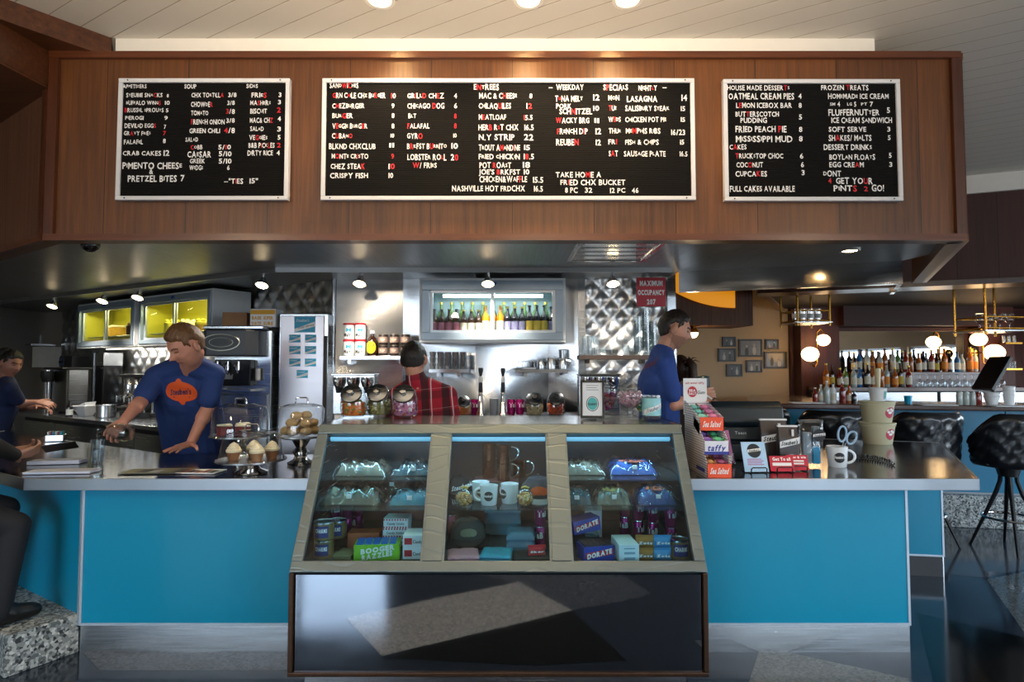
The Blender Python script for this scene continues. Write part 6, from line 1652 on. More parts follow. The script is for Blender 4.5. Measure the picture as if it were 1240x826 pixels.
def oval(b, r1, r2, y, zc, T=None):
    vs, fs = ellipse_grid(r1, r2); b.add([(u, y, zc + v) for u, v in vs], [f[::-1] for f in fs])
M_TEALP = mat('teal_print', '#4fb4b8', 0.5)
sub(t, 'badge', [M_KPRINT, M_WPRINT, M_TEALP], lambda b: (setattr(b, 'T', Rf), oval(b, 0.036, 0.044, 0.0052, 0.085), setattr(b, 'mi', 1), oval(b, 0.032, 0.040, 0.0048, 0.085), setattr(b, 'mi', 2), oval(b, 0.029, 0.037, 0.0044, 0.085), letters(b, "Steuben's", -0.026, 0.026, 0.085, 0.016, y=0.0038, bold=0.04, italic=0.2)))
sub(t, 'stand', M_BLACK, lambda b: b.prism([(-0.025, 0.06), (0.025, 0.06), (0.025, 0.15), (-0.025, 0.15)], 0.0, 0.004).box(-0.02, 0.02, 0.06, 0.066, 0.0, 0.13))
def fillmesh(fill, pts, n, s, seed):
    def f(b):
        random.seed(seed)
        for i in range(n):
            z = random.uniform(pts[0][1], pts[-1][1])
            for (r0, z0), (r1, z1) in zip(pts, pts[1:]):
                if z0 <= z <= z1: R = r0 + (r1 - r0) * (z - z0) / max(1e-6, z1 - z0)
            a = random.uniform(0, 2 * PI); rr = R * math.sqrt(random.uniform(0.3, 1))
            b.mi = random.randrange(len(fill)); b.T = Matrix.Translation((rr * math.cos(a), rr * math.sin(a), z)) @ Matrix.Rotation(random.uniform(0, 3), 4, Vector((random.random(), random.random(), 0.3)).normalized())
            b.sphere((0, 0, 0), (s * 1.3, s, s * 0.8), 7, 5)
    return f
p = at(734, 504, 3.62)
t = thing('apothecary_jar', 'tapering glass jar of red and purple wrapped sweets', 'jar', (p.x, 3.60, TZ))
sub(t, 'glass', M_GLASSW, lambda b: b.lathe([(0.045, 0), (0.046, 0.006), (0.014, 0.02), (0.014, 0.03), (0.045, 0.06), (0.062, 0.13), (0.058, 0.165), (0.05, 0.17)], 26))
ld = sub(t, 'lid', M_GLASSW, lambda b: b.lathe([(0.055, 0.172), (0.055, 0.18), (0.03, 0.195), (0.012, 0.20)], 24))
sub(ld, 'knob', M_GLASSW, lambda b: b.sphere((0, 0, 0.213), 0.014, 14, 8))
o = sub(t, 'candy', [mat('wrapped_red', '#a8303a', 0.35), mat('wrapped_plum', '#7c3c82', 0.35), mat('wrapped_pink', '#cf8fa8', 0.35)], fillmesh([0, 1, 2], [(0.02, 0.04), (0.04, 0.065), (0.055, 0.14)], 110, 0.009, 5)); o['kind'] = 'stuff'
p = at(762, 504, 3.50)
t = thing('pedestal_jar', 'footed round glass bowl of pink sweets with pointed lid', 'jar', (p.x, 3.48, TZ))
sub(t, 'glass', M_GLASSW, lambda b: b.lathe([(0.048, 0), (0.05, 0.006), (0.016, 0.018), (0.020, 0.035), (0.014, 0.05), (0.03, 0.058), (0.066, 0.085), (0.076, 0.12), (0.072, 0.15), (0.064, 0.162)], 28))
ld = sub(t, 'lid', M_GLASSW, lambda b: b.lathe([(0.070, 0.163), (0.068, 0.172), (0.04, 0.195), (0.015, 0.215), (0.012, 0.222)], 26))
sub(ld, 'knob', M_GLASSW, lambda b: b.lathe([(0.006, 0.222), (0.016, 0.232), (0.012, 0.245), (0.004, 0.262), (0, 0.266)], 14))
o = sub(t, 'candy', [mat('rose_sweet', '#d7a3b2', 0.4), mat('pale_rose_sweet', '#e6c6cf', 0.4)], fillmesh([0, 1], [(0.02, 0.065), (0.06, 0.09), (0.064, 0.15)], 150, 0.009, 6)); o['kind'] = 'stuff'
p = at(777, 503, 3.64)
t = thing('goblet_jar', 'low glass goblet of green and yellow sweets behind the labelled tumbler', 'jar', (p.x, 3.64, TZ))
sub(t, 'glass', M_GLASSW, lambda b: b.lathe([(0.035, 0), (0.036, 0.005), (0.012, 0.015), (0.015, 0.03), (0.05, 0.06), (0.055, 0.10), (0.05, 0.12)], 24))
sub(t, 'rim', M_GLASSW, lambda b: b.lathe([(0.05, 0.118), (0.053, 0.121), (0.05, 0.124)], 24, cap=False))
o = sub(t, 'candy', [mat('green_sweet', '#7f9a3c', 0.4), mat('yellow_sweet', '#c9b43c', 0.4), mat('teal_sweet', '#4a9a8a', 0.4)], fillmesh([0, 1, 2], [(0.012, 0.03), (0.045, 0.06), (0.048, 0.10)], 90, 0.009, 8)); o['kind'] = 'stuff'
p = at(788, 505, 3.40)
t = thing('printed_tumbler', 'clear tumbler with teal and white logo wrap at the right of the case top', 'glass', (p.x, 3.38, TZ))
sub(t, 'glass', M_GLASSW, lambda b: b.lathe([(0.050, 0), (0.052, 0.006), (0.052, 0.135), (0.048, 0.135), (0.047, 0.012), (0, 0.012)], 26))
sub(t, 'wrap', mat('pale_teal_print', '#8fcdd6', 0.4), lambda b: b.lathe([(0.0525, 0.022), (0.0525, 0.118)], 26, cap=False))
sub(t, 'script', [M_WPRINT, mat('slate_print', '#5c7f90', 0.5)], lambda b: (b.add([(0.0532 * math.sin(a), -0.0532 * math.cos(a), 0.045 + 0.028 * i + 0.018 * a) for i in (0, 1) for a in [(-1.2 + 2.4 * j / 14) for j in range(15)]], [(j, j + 1, 16 + j, 15 + j) for j in range(14)]), letters(b, "Steuben's", -0.04, 0.045, 0.060, 0.022, curved=0.0540, bold=0.03, italic=0.3, slope=0.33, white=1)))
# ================================================================ INSIDE THE CASE
DZ = ZG0 + 0.0125
M_CHTIN = mat('tin_side', '#7d6a3e', 0.4, vary=0.5, vscale=45); M_NVL = mat('navy_label', '#1c2f78', 0.5)
def tin(label, px, py, Y, z, k=1.0):
    p = at(px, py, Y); t = thing('sweet_tin', label, 'tin', (p.x, Y, z), 0, 'round sweet tins with navy labels')
    r = 0.048 * k; h = 0.085 * k
    sub(t, 'tin', M_CHTIN, lambda b: b.lathe([(r, 0), (r, h * 0.9)], 24))
    sub(t, 'lid', M_STEEL, lambda b: b.lathe([(r * 1.04, h * 0.9), (r * 1.04, h), (r * 0.96, h), (r * 0.94, h * 0.96), (0, h * 0.96)], 24))
    sub(t, 'label', [M_NVL, M_WPRINT], lambda b: (b.add([(r * 1.01 * math.sin(a), -r * 1.01 * math.cos(a), h * zz) for zz in (0.15, 0.8) for a in [(-0.75 + 1.5 * j / 10) for j in range(11)]], [(j, j + 1, 12 + j, 11 + j) for j in range(10)]), letters(b, 'CHARMS', -0.030 * k, 0.030 * k, h * 0.55, h * 0.22, curved=r * 1.025, bold=0.05, white=1)))
def cbox(name, label, px, py, Y, z, w, d, h, m, rz=0.0, front=None, tilt=0.0, group=None, open_=None, cat='box'):
    p = at(px, py, Y); t = thing(name, label, cat, (p.x, Y, z), rz, group)
    Tm = Matrix.Rotation(tilt, 4, 'Y')
    b = MB(Tm); b.box(-w / 2, w / 2, 0, d, 0, h); b.build('carton', m, t, bevel=0.0015)
    if open_: sub(t, 'contents', open_, lambda b: (setattr(b, 'T', Tm), [b.box(-w * 0.45 + i * w * 0.18, -w * 0.45 + i * w * 0.18 + w * 0.15, 0.008, d - 0.008, h, h + 0.008) for i in range(5)]))
    else: sub(t, 'lid_flap', m, lambda b: (setattr(b, 'T', Tm), b.box(-w / 2, w / 2, 0.001, d * 0.5, h, h + 0.0015)))
    if front: sub(t, 'print', front[0], lambda b: (setattr(b, 'T', Tm), front[1](b, w, h)))
    return t
tin('navy-labelled sweet tin on top of the front left pair', 392, 662, 2.97, DZ + 0.087)
tin('navy-labelled sweet tin at the bottom of the front left pair', 392, 677, 2.97, DZ)
tin('navy-labelled sweet tin standing behind the front left pair', 408, 660, 3.10, DZ + 0.06, 1.0)
sub(thing('tin_riser', 'low clear block under the rear sweet tin', 'riser', (at(408, 660, 3.10).x, 3.10, DZ)), 'block', M_SHELFG, lambda b: b.box(-0.05, 0.05, -0.05, 0.05, 0, 0.059))
tin('navy-labelled sweet tin at the right end of the case', 822, 676, 2.96, DZ, 1.05)
M_BLIME = mat('lime_box', '#7fc224', 0.5); M_BBLUE = mat('blue_sweets', '#1b63b8', 0.4)
cbox('candy_box', 'lime green sweet box with blue contents in the left bay', 456, 675, 2.90, DZ, 0.215, 0.11, 0.075, M_BLIME, 0.12,
     ([M_WPRINT, M_KPRINT], lambda b, w, h: (letters(b, 'BOOGER', -0.075, 0.085, h * 0.72, 0.023, y=-0.002, bold=0.06, slope=0.12), letters(b, 'RAZZLES', -0.07, 0.075, h * 0.34, 0.023, y=-0.002, bold=0.06, slope=0.14))), open_=M_BBLUE)
def stripes(b, w, h):
    b.mi = 0
    for i in range(9): b.box(-w / 2 + w * i / 9, -w / 2 + w * (i + 0.5) / 9, -0.0015, 0, 0.0, h * 0.18); b.box(-w / 2 + w * i / 9, -w / 2 + w * (i + 0.5) / 9, -0.0015, 0, h * 0.82, h)
for i in range(3):
    cbox('candy_box', 'white sweet box with red dashed borders, %s of the stack of three' % ('bottom', 'middle', 'top')[i], 478 + i * 0.5, 650, 3.06, DZ + 0.02 + i * 0.046, 0.125, 0.12, 0.045, mat('white_carton', '#dfe3e8', 0.5), 0.0,
         ([M_RED, M_KPRINT], lambda b, w, h: (stripes(b, w, h), setattr(b, 'mi', 1), letters(b, 'Candy Sticks', -w * 0.35, w * 0.35, h * 0.5, 0.012, y=-0.002, white=1))), group='stack of red-edged sweet boxes')
sub(thing('box_riser', 'low clear block under the stack of sweet boxes', 'riser', (at(478, 650, 3.06).x, 3.06, DZ)), 'block', M_SHELFG, lambda b: b.box(-0.06, 0.06, 0, 0.12, 0, 0.0195))
for i in range(2):
    cbox('candy_box', 'white box marked Candy beside the left mullion, %s one' % ('lower', 'upper')[i], 500, 675, 2.92, DZ + i * 0.057, 0.10, 0.14, 0.055, M_PAPER, 0.0,
         ([M_RED, M_KPRINT], lambda b, w, h: (b.box(-w * 0.42, -w * 0.05, -0.0015, 0, h * 0.25, h * 0.8), letters(b, 'Candy', w * 0.0, w * 0.45, h * 0.5, 0.016, y=-0.002, white=1))), group='white boxes marked Candy')
cbox('candy_box', 'flat olive display box lying on the case floor at left', 414, 678, 2.90, DZ, 0.09, 0.13, 0.022, mat('olive_box', '#6a6a4c', 0.6, vary=0.3, vscale=40), -0.08)
cbox('candy_box', 'orange sweet box behind the lime one', 440, 655, 3.06, DZ, 0.16, 0.10, 0.085, mat('orange_box', '#a8522a', 0.6, vary=0.2), 0.05)
for i, (px, lv) in enumerate(((406, 1), (406, 0), (420, 1), (420, 0), (433, 1), (433, 0))):
    Y = 3.22 + 0.03 * i
    soda_can('magenta soda can, %s %s at the left of the case' % (('front', 'middle', 'rear')[i // 2], ('bottom', 'top')[lv]), (at(px, 640, Y).x, Y, DZ + lv * 0.1085), 0.2 + i, k=0.88)
for i, (px, Y, lv) in enumerate(((812, 3.10, 1), (812, 3.10, 0), (791, 3.20, 1), (791, 3.20, 0), (773, 3.24, 1), (773, 3.24, 0), (757, 3.32, 1), (757, 3.32, 0))):
    soda_can('magenta soda can in the right bay, %s column from right, %s' % (ORD[i // 2], ('bottom', 'top')[lv]), (at(px, 640, Y).x, Y, DZ + lv * 0.1085), (0.25, -0.3, 0.5, -0.6)[i // 2], k=0.88)
for i, (px, Y, lv) in enumerate(((654, 3.12, 0), (654, 3.12, 1), (547, 3.36, 0))):
    soda_can(('magenta can low at the right of the middle bay', 'magenta can on top at the right of the middle bay', 'magenta can at the left of the middle bay')[i], (at(px, 640, Y).x, Y, DZ + (lv * 0.1085 if i < 2 else 0.0)), -0.5 + i, k=0.88)
M_ROYALP = mat('royal_blue_box', '#1f3aa0', 0.5)
def bar_print(b, w, h):
    b.yprism([(-w * 0.45, h * 0.25), (w * 0.45, h * 0.45), (w * 0.45, h * 0.85), (-w * 0.45, h * 0.62)], -0.0015, 0); letters(b, 'DORATE', -w * 0.4, w * 0.4, h * 0.55, 0.022, y=-0.003, bold=0.06, slope=0.18, white=1)
cbox('candy_box', 'royal blue chocolate bar box with red band, front of the right bay', 726, 676, 2.88, DZ, 0.155, 0.11, 0.072, M_ROYALP, 0.22, ([M_RED, M_WPRINT], bar_print), open_=mat('brown_bars', '#3a2420', 0.5))
cbox('candy_box', 'royal blue chocolate bar box raised behind the front one', 712, 655, 3.06, DZ + 0.09, 0.15, 0.11, 0.065, M_ROYALP, 0.3, ([M_RED, M_WPRINT], bar_print), tilt=-0.12)
sub(thing('box_riser', 'clear block under the raised royal blue box', 'riser', (at(712, 655, 3.06).x, 3.06, DZ)), 'block', M_SHELFG, lambda b: b.box(-0.06, 0.06, 0.01, 0.11, 0, 0.075))
M_ICEB = mat('ice_white_box', '#d9e6ee', 0.5)
cbox('candy_box', 'open white carton with small grey print in the right bay', 762, 675, 2.86, DZ, 0.095, 0.18, 0.085, M_ICEB, 0.05,
     ([mat('grey_blue_print', '#6d8ea8', 0.5)], lambda b, w, h: [b.box(-w * 0.25, w * 0.3, -0.001, 0, h * zz, h * (zz + 0.05)) for zz in (0.2, 0.27, 0.5, 0.57, 0.78)]))
cbox('candy_box', 'tall pale carton standing at the back left of the right bay', 719, 640, 3.30, DZ, 0.09, 0.05, 0.20, M_ICEB)
M_WAF = mat('orange_wafer_bag', '#9a6a2c', 0.5, vary=0.3, vscale=40); M_SKY = mat('sky_blue_bag', '#2f86c0', 0.4, vary=0.15)
def pouch(label, px, py, Y, z, w, h, m, word, rz=0.0, th=0.03, tilt=0.0, cat='bag', name='sweet_bag', group=None, wc=None):
    p = at(px, py, Y); t = thing(name, label, cat, (p.x, Y, z), rz, group)
    Tm = Matrix.Rotation(-tilt, 4, 'X')
    def f(b):
        b.T = Tm; N_ = 9 if m is not M_BAG else 25; M_ = N_; vs = []; fs = []
        for s in (-1, 1):
            for j in range(M_):
                for i in range(N_):
                    u = i / (N_ - 1) * 2 - 1; v = j / (M_ - 1); e = (1 - u ** 4) * min(1, 4.5 * v * (1 - v) + 0.04)
                    vs.append((u * w / 2 * (1 - 0.05 * math.sin(PI * v)), s * th / 2 * max(e, 0.03) + (0.004 if m is not M_BAG else 0.014) * noise.noise(Vector((u * (3 if m is not M_BAG else 6), v * 4, s + px))) * e, v * h))
        for k_ in (0, 1):
            for j in range(M_ - 1):
                for i in range(N_ - 1):
                    o = k_ * N_ * M_ + j * N_ + i; q = (o, o + 1, o + N_ + 1, o + N_); fs.append(q if k_ == 0 else q[::-1])
        b.add(vs, fs, True)
    sub(t, 'pouch', m, f, sharp=70)
    sub(t, 'seal', m, lambda b: (setattr(b, 'T', Tm), b.box(-w / 2, w / 2, -0.002, 0.002, h - 0.004, h + 0.010)))
    if word: sub(t, 'lettering', wc or M_WPRINT, lambda b: (setattr(b, 'T', Tm), letters(b, word, -w * 0.38, w * 0.38, h * 0.55, h * 0.22, y=-th / 2 - 0.005, bold=0.05, italic=0.15)))
    return t
for i in range(2): pouch('orange-brown sweet bag, %s of two beside the white carton' % ('lower', 'upper')[i], 781, 676, 2.90 + 0.02 * i, DZ + i * 0.055, 0.09, 0.052, M_WAF, 'Zotz')
for i in range(2): pouch('sky blue sweet bag, %s of two left of the end tin' % ('lower', 'upper')[i], 802, 676, 2.90 + 0.02 * i, DZ + i * 0.055, 0.085, 0.052, M_SKY, 'Zots')
# folded shirts in clear bags on the shelves
def folded(label, X, Y, z, w, d, h, m, badge=None, rz=0.0):
    t = thing('folded_shirt', label, 'shirt', (X, Y, z), rz, 'bagged shirts on the case shelves')
    def blob(s, dz, amp):
        def f(b):
            N_, M_ = 36, 24; vs = []; fs = []
            for k_ in (0, 1):
                for j in range(M_):
                    for i in range(N_):
                        u = i / (N_ - 1) * 2 - 1; v = j / (M_ - 1) * 2 - 1; e = max(0.0, (1 - abs(u) ** 6) * (1 - abs(v) ** 6)) ** 0.6
                        zz = dz if k_ == 0 else dz + h * s * e + amp * (noise.noise(Vector((u * 4 + X * 9, v * 3 + z * 7, s * 3))) + 0.9 * (0.35 - abs(noise.noise(Vector((u * 7 + X * 5, v * 9 + z * 7, s * 5)))) * 1.6)) * e + 0.0004
                        vs.append((u * w / 2 * s, v * d / 2 * s, max(dz, zz)))
            for k_ in (0, 1):
                for j in range(M_ - 1):
                    for i in range(N_ - 1):
                        o = k_ * N_ * M_ + j * N_ + i; q = (o, o + 1, o + N_ + 1, o + N_); fs.append(q if k_ else q[::-1])
            b.add(vs, fs, True)
        return f
    sub(t, 'cloth', m, blob(0.92, 0.002, 0.022), sharp=80)
    sub(t, 'bag', M_BAG, blob(1.06, 0.0005, 0.034), sharp=80)
    sub(t, 'size_tag', M_PAPER, lambda b: b.box(-0.012, 0.012, -d * 0.45, -d * 0.43, h * 0.55, h * 0.55 + 0.02))
    if badge: sub(t, 'print', badge, lambda b: b.add([(u, v - d * 0.1, h * 1.05 + 0.004) for u, v in ellipse_grid(w * 0.28, d * 0.2)[0]], ellipse_grid(w * 0.28, d * 0.2)[1]))
M_TSH = mat('dark_teal_cloth', '#1d4a56', 0.85, vary=0.2); M_TSHB = mat('bright_teal_cloth', '#1f8aa0', 0.85, vary=0.15); M_GSH = mat('grey_cloth', '#6d6a5e', 0.9, vary=0.2); M_BSH = mat('blue_cloth', '#1f4c94', 0.85, vary=0.15); M_KSH = mat('black_cloth', '#15191c', 0.9, vary=0.2)
zz1, zz2 = 0.8015, 0.9315
folded('bagged grey shirt at the left of the left bay, lower shelf', -0.83, 3.17, zz1, 0.30, 0.26, 0.06, M_GSH)
folded('bagged bright teal shirt in the left bay, lower shelf', -0.52, 3.16, zz1, 0.22, 0.26, 0.05, M_TSHB)
folded('bagged dark shirt at the back of the left bay, lower shelf', -0.67, 3.46, zz1, 0.34, 0.26, 0.07, M_KSH)
folded('bagged grey shirt at the left of the left bay, upper shelf', -0.80, 3.26, zz2, 0.27, 0.26, 0.05, M_GSH)
folded('bagged dark teal shirt in the left bay, upper shelf', -0.52, 3.27, zz2, 0.21, 0.26, 0.045, M_TSH)
folded('bagged dark teal shirt at the left of the right bay, lower shelf', 0.33, 3.17, zz1, 0.16, 0.26, 0.05, M_TSH)
folded('bagged grey shirt with mustard print in the right bay, lower shelf', 0.52, 3.17, zz1, 0.18, 0.26, 0.055, M_GSH, mat('mustard_print', '#8a7436', 0.8))
folded('bagged blue shirt with orange print in the right bay, lower shelf', 0.745, 3.17, zz1, 0.20, 0.26, 0.06, M_BSH, mat('coral_print', '#c4664a', 0.8))
folded('bagged grey shirt at the left of the right bay, upper shelf', 0.38, 3.28, zz2, 0.22, 0.24, 0.05, M_GSH)
folded('bagged blue shirt with orange print in the right bay, upper shelf', 0.65, 3.28, zz2, 0.26, 0.24, 0.055, M_BSH, mat('coral_print', '#c4664a', 0.8))
# --- middle bay
M_LOGOB = M_KPRINT
def mug(label, loc, rz, group, k=1.0, hs=1):
    t = thing('logo_mug', label, 'mug', loc, rz, group)
    r = 0.044 * k; h = 0.098 * k
    sub(t, 'cup', M_CERAM, lambda b: b.lathe([(r * 0.86, 0), (r * 0.92, 0.004), (r, h * 0.5), (r * 1.06, h), (r * 0.98, h), (r * 0.9, 0.01), (0, 0.008)], 26))
    sub(t, 'handle', M_CERAM, lambda b: b.tube([(-hs * r * (0.94 + 0.80 * math.sin(PI * q / 16)), 0, h * (0.52 + 0.31 * math.cos(PI * q / 16))) for q in range(17)], 0.006 * k, 10))
    sub(t, 'logo', [M_LOGOB, M_WPRINT], lambda b: (b.add([(r * 1.035 * math.sin(u / r), -r * 1.035 * math.cos(u / r), h * 0.5 + v) for u, v in ellipse_grid(0.024 * k, 0.024 * k)[0]], [f[::-1] for f in ellipse_grid(0.024 * k, 0.024 * k)[1]]), b.__setattr__('mi', 1), letters(b, "Steuben's", -0.024 * k, 0.024 * k, h * 0.52, 0.012 * k, curved=r * 1.06, bold=0.05, italic=0.2, white=1)))
    return t
zm = 0.8015
for px, Y, rz, lab in ((592, 3.07, 0.0, 'white logo mug in front on the middle shelf'), (582, 3.17, 0.1, 'white logo mug at the rear left on the middle shelf'), (617, 3.11, -0.9, 'white logo mug at right on the middle shelf')):
    mug(lab, (at(px, 600, Y).x, Y, zm), rz, 'white logo mugs in the case')
M_COP = mat('copper', '#8c5a48', 0.22, 1.0, vary=0.15, bump=0.15, bscale=70)
def cmug(label, px, Y, z, rz=0.0):
    t = thing('copper_mug', label, 'mug', (at(px, 590, Y).x, Y, z), rz, 'hammered copper mugs stacked in the case')
    sub(t, 'cup', M_COP, lambda b: b.lathe([(0.034, 0), (0.036, 0.004), (0.036, 0.086), (0.039, 0.092), (0.035, 0.090), (0.033, 0.006), (0, 0.006)], 24))
    sub(t, 'handle', M_CHROME, lambda b: b.tube([(0.035 + 0.045 * math.sin(PI * q / 14) + 0.006 * math.cos(PI * q / 14), 0, 0.050 + 0.038 * math.cos(PI * q / 14)) for q in range(15)], 0.0045, 8))
zr = zm + 0.085
t = thing('mug_riser', 'dark wooden block under the copper mugs', 'riser', (at(601, 600, 3.30).x, 3.30, zm)); sub(t, 'block', mat('dark_block', '#2a2422', 0.5), lambda b: b.box(-0.12, 0.12, -0.08, 0.08, 0, 0.084), bevel=0.003); sub(t, 'cloth_top', mat('wine_cloth', '#4a1a22', 0.9), lambda b: b.box(-0.122, 0.122, -0.082, 0.082, 0.084, 0.0845))
for px, Y, lv, lab in ((592, 3.345, 0, 'copper mug at the left of the bottom tier'), (610, 3.26, 0, 'copper mug in the middle of the bottom tier'), (629, 3.345, 0, 'copper mug at the right of the bottom tier'), (592, 3.345, 1, 'copper mug at the left of the top tier'), (610, 3.26, 1, 'copper mug at the right of the top tier')):
    cmug(lab, px, Y, zr + 0.001 + lv * 0.093, 0.1)
F_POP = [mat('caramel_corn', '#b5782c', 0.5), mat('gold_corn', '#d7a24a', 0.5), mat('pale_corn', '#e0c084', 0.5)]
for px, lab in ((562, 'clear ball of caramel corn left of the mugs'), (636, 'clear ball of caramel corn right of the mugs')):
    t = thing('popcorn_ball', lab, 'popcorn ball', (at(px, 605, 3.02).x, 3.02, zm), 0, 'clear globes of caramel corn')
    sub(t, 'globe', M_BAG, lambda b: b.sphere((0, 0, 0.046), (0.045, 0.045, 0.044), 20, 12))
    o = sub(t, 'corn', F_POP, fillmesh(F_POP, [(0.020, 0.014), (0.036, 0.03), (0.036, 0.05), (0.02, 0.066)], 110, 0.0075, int(px))); o['kind'] = 'stuff'
    sub(t, 'bow', C_GLD, lambda b: b.tube([(-0.02, 0.01, 0.091), (0, 0.01, 0.098), (0.02, 0.01, 0.091), (0.012, 0.01, 0.09), (0, 0.01, 0.091)], 0.004))
def cap_hat(label, px, Y, z, m, brim, badge, rz=0.0, k=1.0, word=None):
    t = thing('baseball_cap', label, 'cap', (at(px, 600, Y).x, Y, z), rz)
    sub(t, 'crown', m, lambda b: b.lathe([(0.088 * k, 0), (0.090 * k, 0.02 * k), (0.080 * k, 0.065 * k), (0.05 * k, 0.10 * k), (0.0, 0.112 * k)], 26))
    def br(b):
        n_ = 15; vs = []; fs = []
        for s in (0.006, 0.0):
            for i in range(n_):
                a = -PI + PI * i / (n_ - 1); a = PI + PI * i / (n_ - 1)
                c_, s_ = math.cos(a), math.sin(a)
                vs.append((0.086 * k * c_, 0.086 * k * s_, 0.012 * k + s)); vs.append((0.086 * k * c_, 0.086 * k * s_ + 0.07 * k * s_ * (1 - 0.3 * c_ * c_), 0.008 * k * c_ * c_ + s))
        for i in range(n_ - 1):
            a = 2 * i; fs.append((a, a + 1, a + 3, a + 2)); o = 2 * n_ + a; fs.append((o, o + 2, o + 3, o + 1)); fs.append((a + 1, 2 * n_ + a + 1, 2 * n_ + a + 3, a + 3))
        b.add(vs, fs, True)
    sub(t, 'brim', brim, br)
    sub(t, 'button', m, lambda b: b.sphere((0, 0, 0.113 * k), 0.008 * k, 10, 6))
    if badge:
        sub(t, 'badge', badge, lambda b: b.add([(0.0865 * k * math.sin(u / (0.085 * k)), -(0.0865 - 0.55 * (v + 0.02) ** 2 * 4) * k * math.cos(u / (0.085 * k)), (0.05 + v) * k) for u, v in ellipse_grid(0.042 * k, 0.022 * k)[0]], [f[::-1] for f in ellipse_grid(0.042 * k, 0.022 * k)[1]]))
    if word:
        sub(t, 'script', M_WPRINT, lambda b: letters(b, word, -0.06, 0.06, 0.055 * k, 0.026, curved=0.089 * k, bold=0.03, italic=0.3, slope=0.25))
cap_hat('dark cap with orange badge at the right of the middle shelf', 652, 3.20, zm, mat('black_cap_cloth', '#15202b', 0.9), mat('grey_brim', '#5e625e', 0.8), M_ORANGE, 0.0, 1.1)
cap_hat('black cap with white script at the left of the middle shelf', 557, 3.36, zm, M_KSH, M_KSH, None, 0.25, 0.85, "Steuben's")
cap_hat('grey cap with pale badge on the floor of the middle bay', 567, 3.19, DZ + 0.02, mat('charcoal_cap', '#3d4340', 0.9), M_KSH, mat('pale_badge', '#8b8f76', 0.8), 0.1, 1.05)
sub(thing('cap_riser', 'thin dark pad under the grey cap', 'riser', (at(567, 600, 3.19).x, 3.19, DZ)), 'pad', M_KSH, lambda b: b.box(-0.11, 0.11, -0.12, 0.10, 0, 0.0195))
def cloth_pile(label, X, Y, z, w, d, h, m, rz=0.0, group=None):
    t = thing('folded_cloth', label, 'cloth', (X, Y, z), rz, group)
    for k_ in range(3):
        def f(b):
            N_ = 16; vs = []; fs = []; z0 = h * k_ / 3
            for lay in (0, 1):
                for j in range(N_):
                    for i in range(N_):
                        u = i / (N_ - 1) * 2 - 1; v = j / (N_ - 1) * 2 - 1; e = ((1 - u ** 8) * (1 - v ** 8)) ** 0.5
                        vs.append((u * w / 2, v * d / 2, z0 + 0.0005 + (lay * h / 3 * (0.35 + 0.65 * e) + lay * 0.005 * noise.noise(Vector((u * 4 + X * 5 + k_, v * 4, z)))) * 0.96))
            for lay in (0, 1):
                for j in range(N_ - 1):
                    for i in range(N_ - 1):
                        o = lay * N_ * N_ + j * N_ + i; q = (o, o + 1, o + N_ + 1, o + N_); fs.append(q if lay else q[::-1])
            for i in range(N_ - 1):
                for q in ((i, i + 1), ((N_ - 1) * N_ + i + 1, (N_ - 1) * N_ + i), ((i + 1) * N_, i * N_), (i * N_ + N_ - 1, (i + 1) * N_ + N_ - 1)):
                    fs.append((q[0], q[1], q[1] + N_ * N_, q[0] + N_ * N_))
            b.add(vs, fs, True)
        sub(t, 'fold', m, f, sharp=60)
    return t
cloth_pile('folded pink shirt on the floor of the middle bay', at(560, 676, 2.88).x, 2.92, DZ, 0.15, 0.15, 0.035, mat('dusty_pink_cloth', '#b98494', 0.85), 0.12)
cloth_pile('folded bright teal shirt in front on the floor of the middle bay', at(592, 676, 2.90).x + 0.037, 2.92, DZ, 0.15, 0.15, 0.04, mat('teal_cloth', '#2b8fae', 0.8), -0.1)
cloth_pile('tall pile of pale teal shirts at the back of the middle bay', at(608, 640, 3.15).x, 3.46, DZ, 0.20, 0.24, 0.18, mat('pale_teal_cloth', '#5ea4b4', 0.8, vary=0.1))
cloth_pile('pile of grey-blue shirts behind the chocolate bars', at(630, 640, 3.10).x, 3.05, DZ, 0.14, 0.14, 0.11, mat('slate_cloth', '#5b7c92', 0.8))
cloth_pile('folded black shirt at the right of the middle bay floor', at(640, 676, 2.88).x + 0.022, 2.90, DZ, 0.19, 0.14, 0.035, M_KSH, 0.1)
pouch('red sweet packet lying on the black folded shirt', 650, 668, 2.86, DZ + 0.037, 0.085, 0.04, M_RED, 'Skor', 0.15, 0.02)
# ================================================================ RIGHT COUNTER
ZR = CT + 0.0005
# --- three-tier candy display
t = thing('candy_display', 'three-tier cardboard candy display with polka-dot sides next to the glass case', 'display stand', (1.03, 3.135, ZR)); dw = 0.125
M_DOT = mat('polka_card', '#e9e6ea', 0.6, vary=0)
n = M_DOT.node_tree.nodes; L = M_DOT.node_tree.links
tcn = n.new('ShaderNodeTexCoord'); vm = n.new('ShaderNodeVectorMath'); vm.operation = 'SCALE'; vm.inputs['Scale'].default_value = 75; L.new(tcn.outputs['Object'], vm.inputs[0])
fr = n.new('ShaderNodeVectorMath'); fr.operation = 'FRACTION'; L.new(vm.outputs[0], fr.inputs[0])
sb = n.new('ShaderNodeVectorMath'); sb.operation = 'SUBTRACT'; sb.inputs[1].default_value = (0.5, 0.5, 0.5); L.new(fr.outputs[0], sb.inputs[0])
ml = n.new('ShaderNodeVectorMath'); ml.operation = 'MULTIPLY'; ml.inputs[1].default_value = (0, 1, 1); L.new(sb.outputs[0], ml.inputs[0])
le = n.new('ShaderNodeVectorMath'); le.operation = 'LENGTH'; L.new(ml.outputs[0], le.inputs[0])
